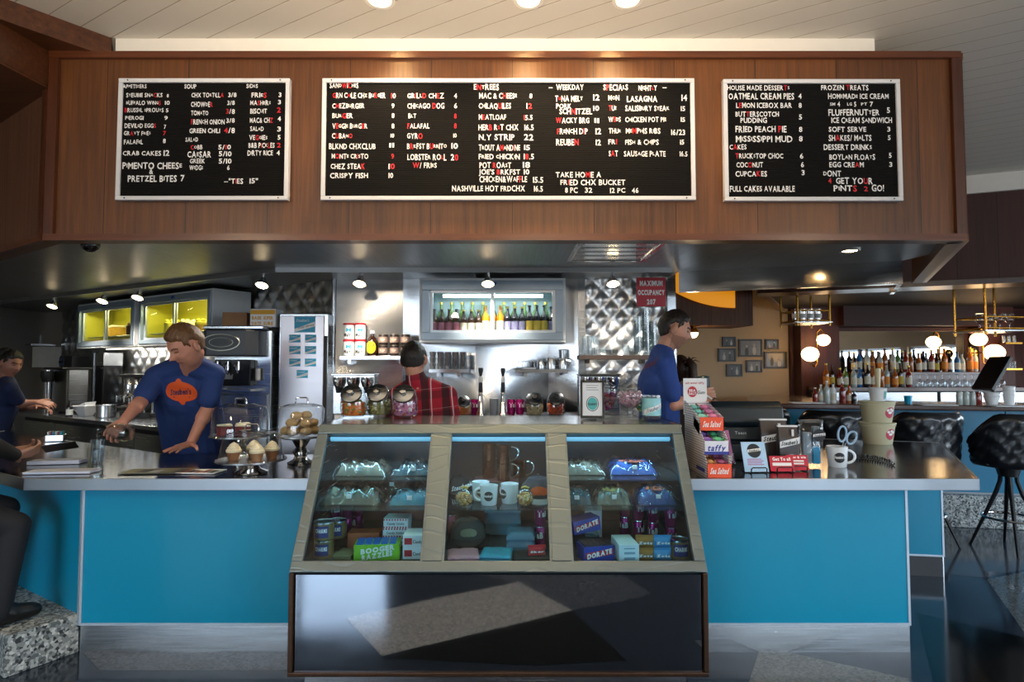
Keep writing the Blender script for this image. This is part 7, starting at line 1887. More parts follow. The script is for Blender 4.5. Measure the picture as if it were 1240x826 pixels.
lt = n.new('ShaderNodeMath'); lt.operation = 'LESS_THAN'; lt.inputs[1].default_value = 0.30; L.new(le.outputs['Value'], lt.inputs[0])
mx = n.new('ShaderNodeMix'); mx.data_type = 'RGBA'; mx.inputs[6].default_value = C('#e9e6ea'); mx.inputs[7].default_value = C('#5a566a'); L.new(lt.outputs[0], mx.inputs[0]); L.new(mx.outputs[2], n['Principled BSDF'].inputs['Base Color'])
sidep = [(0.02, 0.0), (0.42, 0.0), (0.42, 0.385), (0.13, 0.305), (0.13, 0.235), (0.06, 0.185), (0.06, 0.115), (0.02, 0.072)]
for x in (-0.003, dw): sub(t, 'side_panel', M_DOT, lambda b: b.xprism(sidep, x, x + 0.003))
sub(t, 'back_panel', M_DOT, lambda b: b.box(0, dw, 0.417, 0.42, 0, 0.385))
hdp = sub(t, 'header_card', [M_WPRINT, M_RED, M_KPRINT], lambda b: (b.box(-0.01, dw + 0.004, 0.412, 0.416, 0.30, 0.515), ) )
sub(t, 'header_print', [M_RED, M_WPRINT, M_KPRINT, M_DOT], lambda b: (setattr(b, 'T', Matrix.Translation((0.042, 0, 0))), oval(b, 0.028, 0.032, 0.4100, 0.435), letters(b, 'SEA', -0.02, 0.02, 0.443, 0.014, y=0.409, bold=0.05, white=1), letters(b, 'SALT', -0.022, 0.022, 0.424, 0.014, y=0.409, bold=0.05, white=1), letters(b, 'Gum', 0.03, 0.075, 0.432, 0.02, y=0.4105, white=2, italic=0.2), letters(b, 'salt water taffy', -0.04, 0.07, 0.488, 0.014, y=0.4105, white=0), setattr(b, 'mi', 3), b.box(-0.048, 0.085, 0.4105, 0.4115, 0.31, 0.375)))
cols = ((('#7fc9c0', '#d982b0'), '#f0562c', 'Sea Salted', 0.235, 0.13), (('#8a62b8', '#58b88a'), '#e6e8f4', 'taffy', 0.115, 0.06), (('#d99a5c', '#b8608a'), '#f0562c', 'Sea Salted', 0.0, 0.02))
for k_, (cc, fc, wd, z0, y0) in enumerate(cols):
    tr_ = sub(t, 'tray', M_CARD, lambda b: b.xprism([(y0 + 0.004, z0 + 0.012), (y0 + 0.004, z0 + 0.016), (0.41, z0 + 0.016 + 0.26 * (0.406 - y0)), (0.41, z0 + 0.012 + 0.26 * (0.406 - y0))], 0.001, dw - 0.001).xprism([(y0 + 0.006, z0 + 0.016), (0.41, z0 + 0.016 + 0.26 * (0.404 - y0)), (0.41, z0 + 0.06 + 0.26 * (0.404 - y0)), (y0 + 0.006, z0 + 0.06)], dw / 2 - 0.002, dw / 2 + 0.002))
    sub(t, 'front_panel', [mat('panel_' + fc[1:], fc, 0.5), M_WPRINT, mat('indigo_print', '#2f3a96', 0.5)], lambda b: (b.box(-0.003, dw + 0.003, y0, y0 + 0.003, z0, z0 + 0.072), letters(b, wd, dw * 0.12, dw * 0.88, z0 + 0.036, 0.032, y=y0 - 0.0012, bold=0.03, italic=0.25, white=2 if wd == 'taffy' else 1), setattr(b, 'mi', 2), (b.box(-0.003, dw + 0.003, y0 - 0.001, y0, z0, z0 + 0.016) if wd == 'taffy' else None)))
    for s_ in (0, 1):
        def f(b):
            for i in range(9):
                yy = y0 + 0.03 + i * 0.038
                if yy > 0.39: continue
                b.T = Matrix.Translation((dw * (0.25 + 0.5 * s_), yy, z0 + 0.046 + 0.26 * (yy - y0 - 0.004) + 0.010 * (i % 2))) @ Matrix.Rotation(0.4 * (-1) ** i, 4, 'Z')
                b.sphere((0, 0, 0), (0.022, 0.014, 0.014), 10, 6)
                for q in (-1, 1): b.cyl((q * 0.02, 0, 0), (q * 0.032, 0, 0), 0.004, 0.012, 8)
        o = sub(t, 'taffy_row', mat('taffy_' + cc[s_][1:], cc[s_], 0.4, vary=0.25, vscale=60), f); o['kind'] = 'stuff'
sub(t, 'side_print', [M_WPRINT, M_RED, mat('indigo_print', '#2f3a96', 0.5), M_TEALP], lambda b: (setattr(b, 'T', Matrix(((0, -1, 0, -0.0035), (-1, 0, 0, 0), (0, 0, 1, 0), (0, 0, 0, 1))) @ Matrix.Identity(4)), b.add([(-0.24, 0.0008, 0.25), (-0.14, 0.0008, 0.21), (-0.14, 0.0008, 0.27), (-0.24, 0.0008, 0.31)], [(0, 1, 2, 3), (3, 2, 1, 0)]), setattr(b, 'mi', 1), b.add([(-0.21 + u, 0.0014, 0.268 + v) for u, v in ellipse_grid(0.024, 0.022)[0]], [f for f in ellipse_grid(0.024, 0.022)[1]] + [f[::-1] for f in ellipse_grid(0.024, 0.022)[1]])))
sub(t, 'side_band', mat('indigo_print', '#2f3a96', 0.5), lambda b: b.box(-0.0042, -0.0032, 0.06, 0.20, 0.02, 0.04))
# --- pink carton leaning behind it
p = onz(884, 566, ZR)
t = thing('candy_carton', 'tall plum-pink carton marked GO beside the candy display', 'box', (p.x, p.y + 0.02, ZR + 0.009), 0.25)
Tm = Matrix.Rotation(-0.14, 4, 'X') @ Matrix.Rotation(-0.10, 4, 'Y')
sub(t, 'carton', mat('plum_pink', '#a85482', 0.5), lambda b: (setattr(b, 'T', Tm), b.box(-0.055, 0.055, 0.02, 0.055, 0.006, 0.20)), bevel=0.002)
sub(t, 'print', M_WPRINT, lambda b: (setattr(b, 'T', Tm), letters(b, 'GO', -0.04, 0.03, 0.135, 0.07, y=0.0185, bold=0.05), b.box(-0.045, 0.045, 0.0185, 0.02, 0.02, 0.05)))
sub(t, 'wrapper', M_BAG, lambda b: (setattr(b, 'T', Tm), b.box(-0.058, 0.058, 0.016, 0.058, 0.001, 0.06)))
# --- leaflets in wire stands
def leaflet(label, px, w, h, m, rz, fn, Y=3.30):
    p = onz(px, 571, ZR); t = thing('leaflet_stand', label, 'leaflet', (p.x, Y, ZR), rz)
    Tm = Matrix.Translation((0, 0.0, 0.006)) @ Matrix.Rotation(-0.32, 4, 'X')
    sub(t, 'card', m, lambda b: (setattr(b, 'T', Tm), b.box(-w / 2, w / 2, 0, 0.004, 0, h)))
    sub(t, 'print', [M_KPRINT, M_WPRINT, mat('rose_print', '#a86a92', 0.5), M_TEALP], lambda b: (setattr(b, 'T', Tm), fn(b, w, h)))
    sub(t, 'wire_stand', M_BLACK, lambda b: b.tube([(-w * 0.32, 0.10, 0.004), (-w * 0.32, -0.022, 0.004), (-w * 0.32, -0.026, 0.026), (-w * 0.26, -0.026, 0.032), (w * 0.26, -0.026, 0.032), (w * 0.32, -0.026, 0.026), (w * 0.32, -0.022, 0.004), (w * 0.32, 0.10, 0.004)], 0.0035))
    return t
def logo(b, x, z, r, y):
    b.mi = 0; vs, fs = ellipse_grid(r, r); b.add([(x + u, y, z + v) for u, v in vs], [f[::-1] for f in fs])
    b.mi = 1; b.yprism([(x - r * 0.95, z - r * 0.28), (x + r * 0.95, z - r * 0.02), (x + r * 0.95, z + r * 0.38), (x - r * 0.95, z + r * 0.14)], y - 0.0012, y - 0.0006)
    letters(b, "Steuben's", x - r * 0.8, x + r * 0.8, z + r * 0.05, r * 0.34, y=y - 0.002, bold=0.03, italic=0.25, slope=0.13, white=0)
def lf1(b, w, h):
    logo(b, 0.0, h * 0.70, w * 0.29, -0.001); b.mi = 2
    for i in range(4): b.box(-w * 0.34, w * 0.34 - (i % 2) * 0.01, -0.001, 0, h * (0.22 + i * 0.06), h * (0.25 + i * 0.06))
def lf2(b, w, h):
    letters(b, 'Get To all', -w * 0.38, w * 0.38, h * 0.80, h * 0.2, y=-0.001, bold=0.05, white=1); b.mi = 1; b.box(-w * 0.4, w * 0.4, -0.001, 0, h * 0.36, h * 0.56)
def lf3(b, w, h):
    letters(b, 'enter & win', -w * 0.42, w * 0.42, h * 0.85, h * 0.14, y=-0.001, bold=0.05, white=1); b.mi = 1; b.box(-w * 0.2, w * 0.3, -0.001, 0, h * 0.55, h * 0.65); b.box(-w * 0.2, w * 0.3, -0.001, 0, h * 0.38, h * 0.48)
leaflet('pale blue leaflet with round black logo in a wire stand', 913, 0.135, 0.165, mat('pale_blue_card', '#a9cdea', 0.5), 0.05, lf1)
M_CRIM = mat('crimson_card', '#c01a34', 0.5)
leaflet('crimson leaflet with white bar in a wire stand', 945, 0.13, 0.085, M_CRIM, -0.03, lf2, 3.31)
leaflet('second crimson leaflet, right of the one in front, by the clear bag', 968, 0.115, 0.085, M_CRIM, -0.05, lf3, 3.35)
# --- coffee bags, clear bag, mug with scissors
M_CBAG = mat('brown_coffee_bag', '#3b3230', 0.35, vary=0.12)
def coffee_bag(label, px, Y, w, h, badge):
    p = onz(px, 565, ZR); t = thing('coffee_bag', label, 'coffee bag', (at(px, 540, Y).x, Y, ZR), -0.08, 'coffee bags on the right counter'); th = 0.07
    sub(t, 'pouch', M_CBAG, lambda b: b.add([(-w / 2, -th / 2, 0), (w / 2, -th / 2, 0), (w / 2, th / 2, 0), (-w / 2, th / 2, 0), (-w / 2, -th * 0.42, h * 0.7), (w / 2, -th * 0.42, h * 0.7), (w / 2, th * 0.42, h * 0.7), (-w / 2, th * 0.42, h * 0.7), (-w / 2, -0.004, h), (w / 2, -0.004, h), (w / 2, 0.004, h), (-w / 2, 0.004, h)], [(3, 2, 1, 0), (0, 1, 5, 4), (1, 2, 6, 5), (2, 3, 7, 6), (3, 0, 4, 7), (4, 5, 9, 8), (5, 6, 10, 9), (6, 7, 11, 10), (7, 4, 8, 11), (8, 9, 10, 11)]), bevel=0.004)
    sub(t, 'tin_tie', M_WPRINT, lambda b: b.box(-w * 0.52, w * 0.52, -0.010, 0.010, h - 0.006, h + 0.004))
    yf = lambda z: -th / 2 + (th * 0.08) * z / (h * 0.7) - 0.0015 if z < h * 0.7 else -th * 0.42 + (th * 0.42 - 0.004) * (z - h * 0.7) / (h * 0.3) - 0.0015
    def band(b):
        b.mi = 1
        P_ = [(-w / 2 - 0.001, h * 0.46), (w / 2 + 0.001, h * 0.58), (w / 2 + 0.001, h * 0.74), (-w / 2 - 0.001, h * 0.62)]
        b.add([(x, -th / 2 - 0.003, z) for x, z in P_], [(0, 1, 2, 3)])
        letters(b, "Steuben's", -w * 0.42, w * 0.42, h * 0.60, h * 0.10, y=-th / 2 - 0.0045, bold=0.03, italic=0.25, slope=0.14, white=0)
        b.mi = 1; b.box(w * 0.12, w * 0.22, -th / 2 - 0.002, -th * 0.40, h * 0.76, h * 0.92)
        if badge:
            b.mi = 2; vs, fs = ellipse_grid(w * 0.26, w * 0.26); b.add([(w * 0.08 + u, -th / 2 - 0.003, h * 0.20 + v) for u, v in vs], [f[::-1] for f in fs])
            b.mi = 3; vs, fs = ellipse_grid(w * 0.22, w * 0.22); b.add([(w * 0.08 + u, -th / 2 - 0.0038, h * 0.20 + v) for u, v in vs], [f[::-1] for f in fs])
            letters(b, 'COFFEE', -w * 0.08, w * 0.24, h * 0.20, h * 0.06, y=-th / 2 - 0.0045, bold=0.05, white=0)
    sub(t, 'label', [M_KPRINT, M_WPRINT, mat('pewter_print', '#8d8690', 0.4), M_TEALP], band)
coffee_bag('brown coffee bag with white diagonal band, left of two', 936, 3.625, 0.155, 0.265, False)
coffee_bag('brown coffee bag with white band and teal badge, right of two', 953.5, 3.53, 0.11, 0.235, True)
p = at(983, 560, 3.50)
t = pouch('clear cellophane bag with teal contents and oval logo', 982.5, 560, 3.52, ZR, 0.145, 0.262, M_BAG, None, -0.05, 0.07, name='cellophane_bag')
sub(t, 'teal_cloth', mat('turquoise_cloth', '#1f93c4', 0.7, vary=0.2), lambda b: b.box(0.004, 0.050, -0.016, 0.012, 0.015, 0.115), bevel=0.008)
sub(t, 'grey_cloth', mat('pale_grey_cloth', '#8a98a2', 0.7, vary=0.2), lambda b: b.box(-0.050, 0.002, -0.014, 0.014, 0.015, 0.20), bevel=0.008)
sub(t, 'dark_cloth', mat('slate_grey_cloth', '#4d5f6c', 0.7, vary=0.2), lambda b: b.box(0.004, 0.048, -0.012, 0.012, 0.12, 0.235), bevel=0.008)
sub(t, 'logo', [M_KPRINT, M_WPRINT], lambda b: logo(b, 0.03, 0.185, 0.036, -0.042))
p = at(1014, 564, 3.50); m_loc = (p.x, 3.50, ZR)
mug('white logo mug holding scissors on the right counter', m_loc, -0.25, 'mugs on the right counter', 1.22, -1)
t = thing('scissors', 'scissors with pale blue handles standing in the logo mug', 'scissors', (m_loc[0] + 0.012, m_loc[1] + 0.0, ZR + 0.016), 0)
Tm = Matrix.Rotation(0.22, 4, 'Y')
M_SCB = mat('pale_blue_handle', '#9fc0dc', 0.35)
sub(t, 'blade', M_CHROME, lambda b: (setattr(b, 'T', Tm), b.box(-0.006, 0.001, -0.002, 0.0, 0.0, 0.13)))
sub(t, 'blade', M_CHROME, lambda b: (setattr(b, 'T', Tm @ Matrix.Rotation(0.08, 4, 'Y')), b.box(-0.001, 0.006, 0.001, 0.003, 0.0, 0.13)))
for a_, (cx, cz, ra, rb) in enumerate(((-0.018, 0.175, 0.024, 0.045), (0.040, 0.165, 0.026, 0.038))):
    sub(t, 'handle', M_SCB, lambda b: (setattr(b, 'T', Tm @ Matrix.Translation((cx, 0, cz)) @ Matrix.Rotation(0.25 if a_ else -0.1, 4, 'Y')), b.tube([(ra * math.cos(u), 0, rb * math.sin(u)) for u in [2 * PI * i / 20 for i in range(20)]], 0.006, 8, True)))
# --- register
rx = at(906, 540, 3.78).x
t = thing('cash_register', 'dark blue-black cash register seen from behind', 'cash register', (rx, 3.80, ZR), -0.12)
M_REG = mat('register_plastic', '#16242c', 0.35, vary=0.05)
sub(t, 'base', M_REG, lambda b: b.box(-0.17, 0.17, -0.06, 0.20, 0, 0.10), bevel=0.012)
sub(t, 'neck', M_REG, lambda b: b.xprism([(-0.02, 0.10), (0.12, 0.10), (0.14, 0.22), (0.02, 0.22)], -0.14, 0.14), bevel=0.006)
sub(t, 'screen_back', M_REG, lambda b: b.xprism([(-0.05, 0.235), (-0.03, 0.33), (0.02, 0.365), (0.16, 0.345), (0.15, 0.33), (0.05, 0.215), (-0.03, 0.205)], -0.215, 0.215), bevel=0.014, seg=3)
sub(t, 'customer_display', M_REG, lambda b: b.xprism([(-0.075, 0.13), (-0.055, 0.205), (-0.02, 0.205), (-0.03, 0.125)], -0.16, 0.19), bevel=0.005)
sub(t, 'logo', mat('pale_grey_print', '#b5c0c6', 0.5), lambda b: letters(b, 'Toast', -0.09, -0.02, 0.172, 0.018, y=-0.073, bold=0.02))
sub(t, 'screen', mat('dark_screen', '#0e1418', 0.15), lambda b: b.add([(-0.20, 0.158, 0.340), (0.20, 0.158, 0.340), (0.20, 0.062, 0.222), (-0.20, 0.062, 0.222)], [(0, 1, 2, 3)]))
# --- pen and notepad of the writing man
p = at(853, 479, 4.0)
t = thing('pen', 'white pen in the hand of the bearded man', 'pen', p); sub(t, 'barrel', M_CERAM, lambda b: b.cyl((0.02, -0.09, -0.02), (-0.075, -0.09, 0.045), 0.0055, 0.006, 10)); sub(t, 'tip', M_BLACK, lambda b: b.cyl((0.02, -0.09, -0.02), (0.032, -0.09, -0.028), 0.005, 0.001, 10))
# --- popcorn buckets and coiled cord
bp_ = onz(1063, 537, ZR)
M_BUCK = mat('cream_bucket', '#cdc8a8', 0.5, vary=0.05)
def bucket(label, z):
    t = thing('popcorn_bucket', label, 'bucket', (bp_.x, bp_.y, z), 0, 'cream paper buckets stacked on the right counter'); h = 0.158
    sub(t, 'bucket', M_BUCK, lambda b: b.lathe([(0.094, 0), (0.096, 0.003), (0.120, h), (0.115, h), (0.092, 0.008), (0, 0.008)], 36))
    sub(t, 'rim', M_BUCK, lambda b: b.lathe([(0.119, h - 0.008), (0.126, h - 0.004), (0.124, h + 0.003), (0.117, h)], 36, cap=False))
    sub(t, 'dotted_band', mat('pale_band', '#d8d4b8', 0.5), lambda b: [b.sphere((0.1195 * math.cos(2 * PI * i / 48), 0.1195 * math.sin(2 * PI * i / 48), h - 0.018), 0.0035, 6, 4) for i in range(48)])
    def lg(b):
        for mi, rad, off in ((0, 0.042, 0.001), (1, 0.034, 0.0018)):
            b.mi = mi; vs, fs = ellipse_grid(rad, rad)
            if mi: vs = [(u, v) for u, v in ellipse_grid(rad * 0.55, rad * 0.3)[0]]
            b.add([((0.107 + off + v * 0.16) * math.sin(u / 0.107 + 0.35), -(0.107 + off + v * 0.16) * math.cos(u / 0.107 + 0.35), h * 0.5 + v) for u, v in vs], [f[::-1] for f in fs])
        b.mi = 1; vs, fs = ellipse_grid(0.012, 0.010)
        for du, dv in ((-0.022, 0.018), (0.004, 0.024), (0.022, 0.014)):
            b.add([((0.1095 + (v + dv) * 0.16) * math.sin((u + du) / 0.107 + 0.35), -(0.1095 + (v + dv) * 0.16) * math.cos((u + du) / 0.107 + 0.35), h * 0.5 + v + dv) for u, v in vs], [f[::-1] for f in fs])
    sub(t, 'logo', [mat('rose_red_print', '#c2455a', 0.5), M_WPRINT], lg)
    return h
h = bucket('cream paper bucket at the bottom of the stack', ZR)
bucket('cream paper bucket in the upper place, under the white cup', ZR + h + 0.0035)
t = thing('paper_cup', 'white paper cup with teal mark on top of the buckets', 'cup', (bp_.x + 0.01, bp_.y, ZR + 2 * h + 0.007))
sub(t, 'cup', M_CERAM, lambda b: b.lathe([(0.052, 0), (0.062, 0.098), (0.058, 0.098), (0.050, 0.005), (0, 0.005)], 26)); sub(t, 'rim', M_CERAM, lambda b: b.lathe([(0.062, 0.095), (0.066, 0.098), (0.062, 0.102)], 26, cap=False))
sub(t, 'mark', M_TEALP, lambda b: b.add([(0.0585 * math.sin(a) * (1 + 0.1 * zz), -0.0585 * math.cos(a) * (1 + 0.1 * zz), 0.02 + 0.055 * zz) for zz in (0, 1) for a in [0.25 + 0.30 * j / 6 for j in range(7)]], [(j, j + 1, 8 + j, 7 + j) for j in range(6)]))
a = onz(1022, 556, ZR); c = onz(1082, 564, ZR); md = onz(1058, 553, ZR)
pts = []
for i in range(320):
    u = i / 319; q = a.lerp(md, u).lerp(md.lerp(c, u), u); d_ = (c - a).normalized(); s_ = Vector((-d_.y, d_.x, 0)); an = u * 2 * PI * 19
    pts.append(q + s_ * 0.011 * math.cos(an) + Vector((0, 0, 0.0145 + 0.011 * math.sin(an))))
tag(MB().tube(pts, 0.0038, 6).build('coiled_cord', M_BLACK), 'black coiled telephone cord lying on the right counter', 'cord')
# ================================================================ DINING SIDE
# far booth with channel-tufted back
t = thing('booth_seat', 'dark teal channel-tufted booth behind the writing man', 'booth', (1.45, 6.2, 0))
M_VIN = mat('teal_vinyl', '#1b3a44', 0.35, vary=0.06, coat=0.2)
sub(t, 'base', M_BLACK, lambda b: b.box(0, 0.78, 0, 0.55, 0, 0.42))
sub(t, 'seat', M_VIN, lambda b: b.box(0, 0.78, -0.02, 0.5, 0.421, 0.52), bevel=0.03)
for i in range(7): sub(t, 'back_channel', M_VIN, lambda b: (b.cyl((0.055 + i * 0.11, 0.52, 0.45), (0.055 + i * 0.11, 0.52, 1.38), 0.056, n=14), b.sphere((0.055 + i * 0.11, 0.52, 1.38), (0.056, 0.056, 0.03), 14, 8)))
sub(t, 'back_cap', M_VIN, lambda b: b.box(-0.01, 0.79, 0.53, 0.60, 0.42, 1.40), bevel=0.015)
# yellow panel on the bulkhead
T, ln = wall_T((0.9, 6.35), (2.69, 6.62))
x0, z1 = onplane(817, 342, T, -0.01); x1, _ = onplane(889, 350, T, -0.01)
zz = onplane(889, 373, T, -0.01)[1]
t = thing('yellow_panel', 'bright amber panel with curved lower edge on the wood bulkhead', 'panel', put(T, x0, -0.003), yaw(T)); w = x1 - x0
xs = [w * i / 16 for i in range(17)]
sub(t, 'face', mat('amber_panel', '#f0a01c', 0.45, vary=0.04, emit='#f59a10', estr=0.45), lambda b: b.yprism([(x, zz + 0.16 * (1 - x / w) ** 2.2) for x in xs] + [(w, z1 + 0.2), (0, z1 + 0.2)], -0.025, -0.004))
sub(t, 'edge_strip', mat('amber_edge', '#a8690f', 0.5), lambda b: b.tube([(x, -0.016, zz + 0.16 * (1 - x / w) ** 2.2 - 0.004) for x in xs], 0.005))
# globe under the bulkhead
p = at(840, 402, 6.58)
t = thing('globe_lamp', 'brass and white globe lamp under the wood bulkhead', 'lamp', (p.x, 6.62, 1.964))
sub(t, 'mount', M_BRASS, lambda b: b.lathe([(0.035, -0.012), (0.05, 0.0)], 18).cyl((0, 0, -0.02), (0, 0, 0), 0.012))
sub(t, 'cap', M_BRASS, lambda b: b.lathe([(0.0, -0.010), (0.03, -0.016), (0.055, -0.04), (0.064, -0.075), (0.064, -0.078)], 22))
sub(t, 'shade', mat('warm_opal', '#fff0d8', 0.4, vary=0, emit='#ffdfa8', estr=5), lambda b: b.lathe([(0.063, -0.078), (0.056, -0.105), (0.035, -0.13), (0, -0.138)], 22))
lamp('globe_glow', 'POINT', (p.x, 6.62, 1.78), 6, WARM, size=0.06)
# photographs on the beige wall
def photo(label, x0, y0, x1, y1, seed):
    a = at(x0, y1, 8.28); c = at(x1, y0, 8.28); w = (c.x - a.x) / 2; h = (c.z - a.z) / 2; f = 0.022
    t = thing('framed_photo', label, 'picture', ((a.x + c.x) / 2, 8.298, (a.z + c.z) / 2), 0, 'black and white photographs on the beige wall')
    sub(t, 'frame', mat('dark_frame', '#1b1512', 0.4), lambda b: b.box(-w, w, -0.022, -0.001, -h, -h + f).box(-w, w, -0.022, -0.001, h - f, h).box(-w, -w + f, -0.022, -0.001, -h + f, h - f).box(w - f, w, -0.022, -0.001, -h + f, h - f))
    m = mat('photo_grey_%d' % (seed % 3), ('#4e4a45', '#6b665e', '#39362f')[seed % 3], 0.35, vary=0.5, vscale=9, coat=0.4)
    def pic(b):
        b.box(-w + f, w - f, -0.012, -0.004, -h + f, h - f)
        random.seed(seed); k_ = max(2, int(w / 0.06))
        for i in range(k_):
            x = -w * 0.65 + 1.3 * w * (i + 0.5) / k_; b.mi = 1 + (i + seed) % 2
            z = random.uniform(-0.1, 0.2) * h
            vs, fs = ellipse_grid(w * 0.16, h * 0.5); b.add([(x + u, -0.0126 - 0.0001 * i, z - h * 0.42 + v if z - h * 0.42 + v > -h + f else -h + f) for u, v in vs], [q[::-1] for q in fs])
            b.mi = 3; vs, fs = ellipse_grid(w * 0.09, h * 0.15); b.add([(x + u, -0.0136, z + h * 0.22 + v) for u, v in vs], [q[::-1] for q in fs])
    sub(t, 'picture', [m, mat('photo_light', '#b5b0a6', 0.4), mat('photo_dark', '#24211e', 0.4), mat('photo_face', '#a39b8e', 0.4)], pic)
for i, (q, lab) in enumerate((((875, 408, 891, 420), 'small framed photograph at the top left of the group'), ((870, 422, 891, 438), 'framed group photograph at the left of the wall group'), ((895, 411, 923, 432), 'wide dark framed photograph in the top middle'), ((927, 411, 943, 423), 'small framed photograph of a pair at the top right'), ((926, 426, 953, 446), 'largest framed photograph at the lower right'), ((904, 436, 923, 451), 'framed photograph of three in the bottom middle'), ((880, 441, 899, 456), 'framed photograph of a couple at the bottom left'))):
    photo(lab, *q, i + 11)
# ================================================================ BAR
ZB = 1.145
t = thing('bar_counter', 'long bar with teal front, dark wood top and terrazzo foot', 'bar', (2.5, 5.9, 0))
o = Vector((2.5, 5.9))
bq = [(2.30, 5.93), (5.75, 5.33), (5.90, 5.95), (3.35, 6.45), (3.75, 7.7), (3.1, 7.75), (2.55, 6.5)]
sub(t, 'bar_top', wood('bar_wood', '#2a150c', '#5b3018', panel=0.2, axis='H', coat=0.6, rough=0.2), lambda b: b.prism([(x - o.x, y - o.y) for x, y in bq], ZB - 0.05, ZB), bevel=0.01)
T, ln = wall_T((2.42 - o.x, 6.05 - o.y), (5.80 - o.x, 5.46 - o.y))
M_TEALB = mat('bar_teal', '#0f7397', 0.35, vary=0.05, vscale=2, coat=0.2)
for i in range(3): sub(t, 'front_panel', M_TEALB, lambda b: (setattr(b, 'T', T), b.box(ln * i / 3 + 0.004, ln * (i + 1) / 3 - 0.004, 0, 0.03, 0.31, ZB - 0.052)))
sub(t, 'body', M_BLACK, lambda b: (setattr(b, 'T', T), b.box(0.0, ln, 0.031, 0.42, 0.0, ZB - 0.055)))
sub(t, 'foot', M_TERR, lambda b: (setattr(b, 'T', T), b.box(-0.02, ln + 0.02, -0.09, 0.03, 0.0, 0.30)), bevel=0.008)
sub(t, 'trim', M_ALU, lambda b: (setattr(b, 'T', T), b.box(0, ln, -0.012, 0.0, 0.30, 0.316)))
# stools
def stool(label, X, Y, rz):
    t = thing('bar_stool', label, 'bar stool', (X, Y, 0), rz, 'black tufted bar stools')
    M_LEA = mat('black_leather', '#0f1218', 0.3, vary=0.1, coat=0.35)
    sub(t, 'seat', M_LEA, lambda b: b.lathe([(0.0, 0.68), (0.20, 0.68), (0.245, 0.70), (0.255, 0.735), (0.235, 0.775), (0.0, 0.785)], 28))
    def back(b):
        NA, NZ = 44, 16; vs = []; fs = []
        for lay in (0, 1):
            for j in range(NZ):
                for i in range(NA):
                    u = i / (NA - 1); a = math.radians(-205 + 230 * u); v = j / (NZ - 1); e = math.sin(PI * u) ** 0.35
                    top = 0.70 + 0.42 * (0.45 + 0.55 * min(1.0, math.sin(PI * u) * 1.6))
                    z = 0.69 + (top - 0.69) * v
                    p_ = 0.0
                    if lay == 0:
                        cu = (u * 9) + (v * 3.0); cv = (u * 9) - (v * 3.0); p_ = 0.020 * abs(math.sin(PI * cu) * math.sin(PI * cv)) ** 0.5
                    r = (0.275 + 0.035 * v + p_) if lay == 0 else 0.235 + 0.03 * v
                    if j in (0, NZ - 1) or i in (0, NA - 1): r = 0.255 + 0.033 * v
                    vs.append((r * math.cos(a), r * math.sin(a), z))
        for lay in (0, 1):
            for j in range(NZ - 1):
                for i in range(NA - 1):
                    q_ = lay * NA * NZ + j * NA + i; f_ = (q_, q_ + 1, q_ + NA + 1, q_ + NA); fs.append(f_ if lay == 0 else f_[::-1])
        b.add(vs, fs, True)
    bk = sub(t, 'backrest', M_LEA, back, sharp=80)
    sub(bk, 'piping', M_LEA, lambda b: b.tube([(0.288 * math.cos(math.radians(-205 + 230 * i / 30)), 0.288 * math.sin(math.radians(-205 + 230 * i / 30)), 0.70 + 0.42 * (0.45 + 0.55 * min(1.0, math.sin(PI * i / 30) * 1.6))) for i in range(31)], 0.010))
    sub(t, 'hub', M_BLACK, lambda b: b.cyl((0, 0, 0.60), (0, 0, 0.68), 0.07, 0.09, 16))
    M_LEG = mat('black_steel_leg', '#0b0c0f', 0.35, 0.4)
    for i in range(4):
        a = PI / 4 + i * PI / 2; c_, s_ = math.cos(a), math.sin(a)
        sub(t, 'leg', M_LEG, lambda b: b.tube([(0.05 * c_, 0.05 * s_, 0.66), (0.055 * c_, 0.055 * s_, 0.56), (0.085 * c_, 0.085 * s_, 0.46), (0.27 * c_, 0.27 * s_, 0.0)], [0.016, 0.016, 0.017, 0.010], 8))
    sub(t, 'foot_ring', M_CHROME, lambda b: b.tube([(0.188 * math.cos(2 * PI * i / 36), 0.188 * math.sin(2 * PI * i / 36), 0.26) for i in range(36)], 0.010, 8, True))
    return t
st = stool('black tufted bar stool at the right edge of the photo', 4.12, 4.98, 0.25)
dup(st, (3.50, 5.16, 0), 0.15, 'black tufted bar stool partly hidden behind the right counter corner')
dup(st, (2.87, 5.36, 0), -0.1, 'black tufted bar stool behind the popcorn buckets')
dup(st, (2.22, 5.52, 0), -0.2, 'black tufted bar stool beyond the cash register')
# things on the bar top
def barp(px, dy=0.0):
    u = (px - 620) / F; Y = 6.12 + dy - (px - 960) * 0.0021
    return (u * Y, Y, ZB + 0.0005)
items = [(986, B_RED, C_WHT, 0.15, 0.026), (993, B_CLR, C_WHT, 0.18, 0.028), (1000, B_CLR, C_WHT, 0.22, 0.030), (1008, C_WHT, C_BLK, 0.20, 0.028), (1019, B_RED, C_WHT, 0.21, 0.032), (1027, B_AMB, C_RED if False else M_RED, 0.17, 0.028), (1033, B_DRK, C_BLK, 0.12, 0.026)]
for i, (px, bd, cp, hh, r) in enumerate(items):
    bottle('condiment_bottle', 'condiment bottle on the bar, %s from left of the cluster' % ORD[i], 'bottle', barp(px, 0.02 * (i % 2)), hh, r, bd, L_CRM if i % 2 else None, cp, group='condiments at the left of the bar')
for i, (px, bd) in enumerate(((1160, B_CLR), (1168, B_CLR), (1176, B_CLR), (1183, B_RED))):
    bottle('salt_shaker', '%s shaker with chrome top on the bar, %s from left' % ('red' if i == 3 else 'clear', ORD[i]), 'shaker', barp(px), 0.13, 0.028, bd, None, M_CHROME, neck=0.8, sh=0.7, group='shakers on the right of the bar')
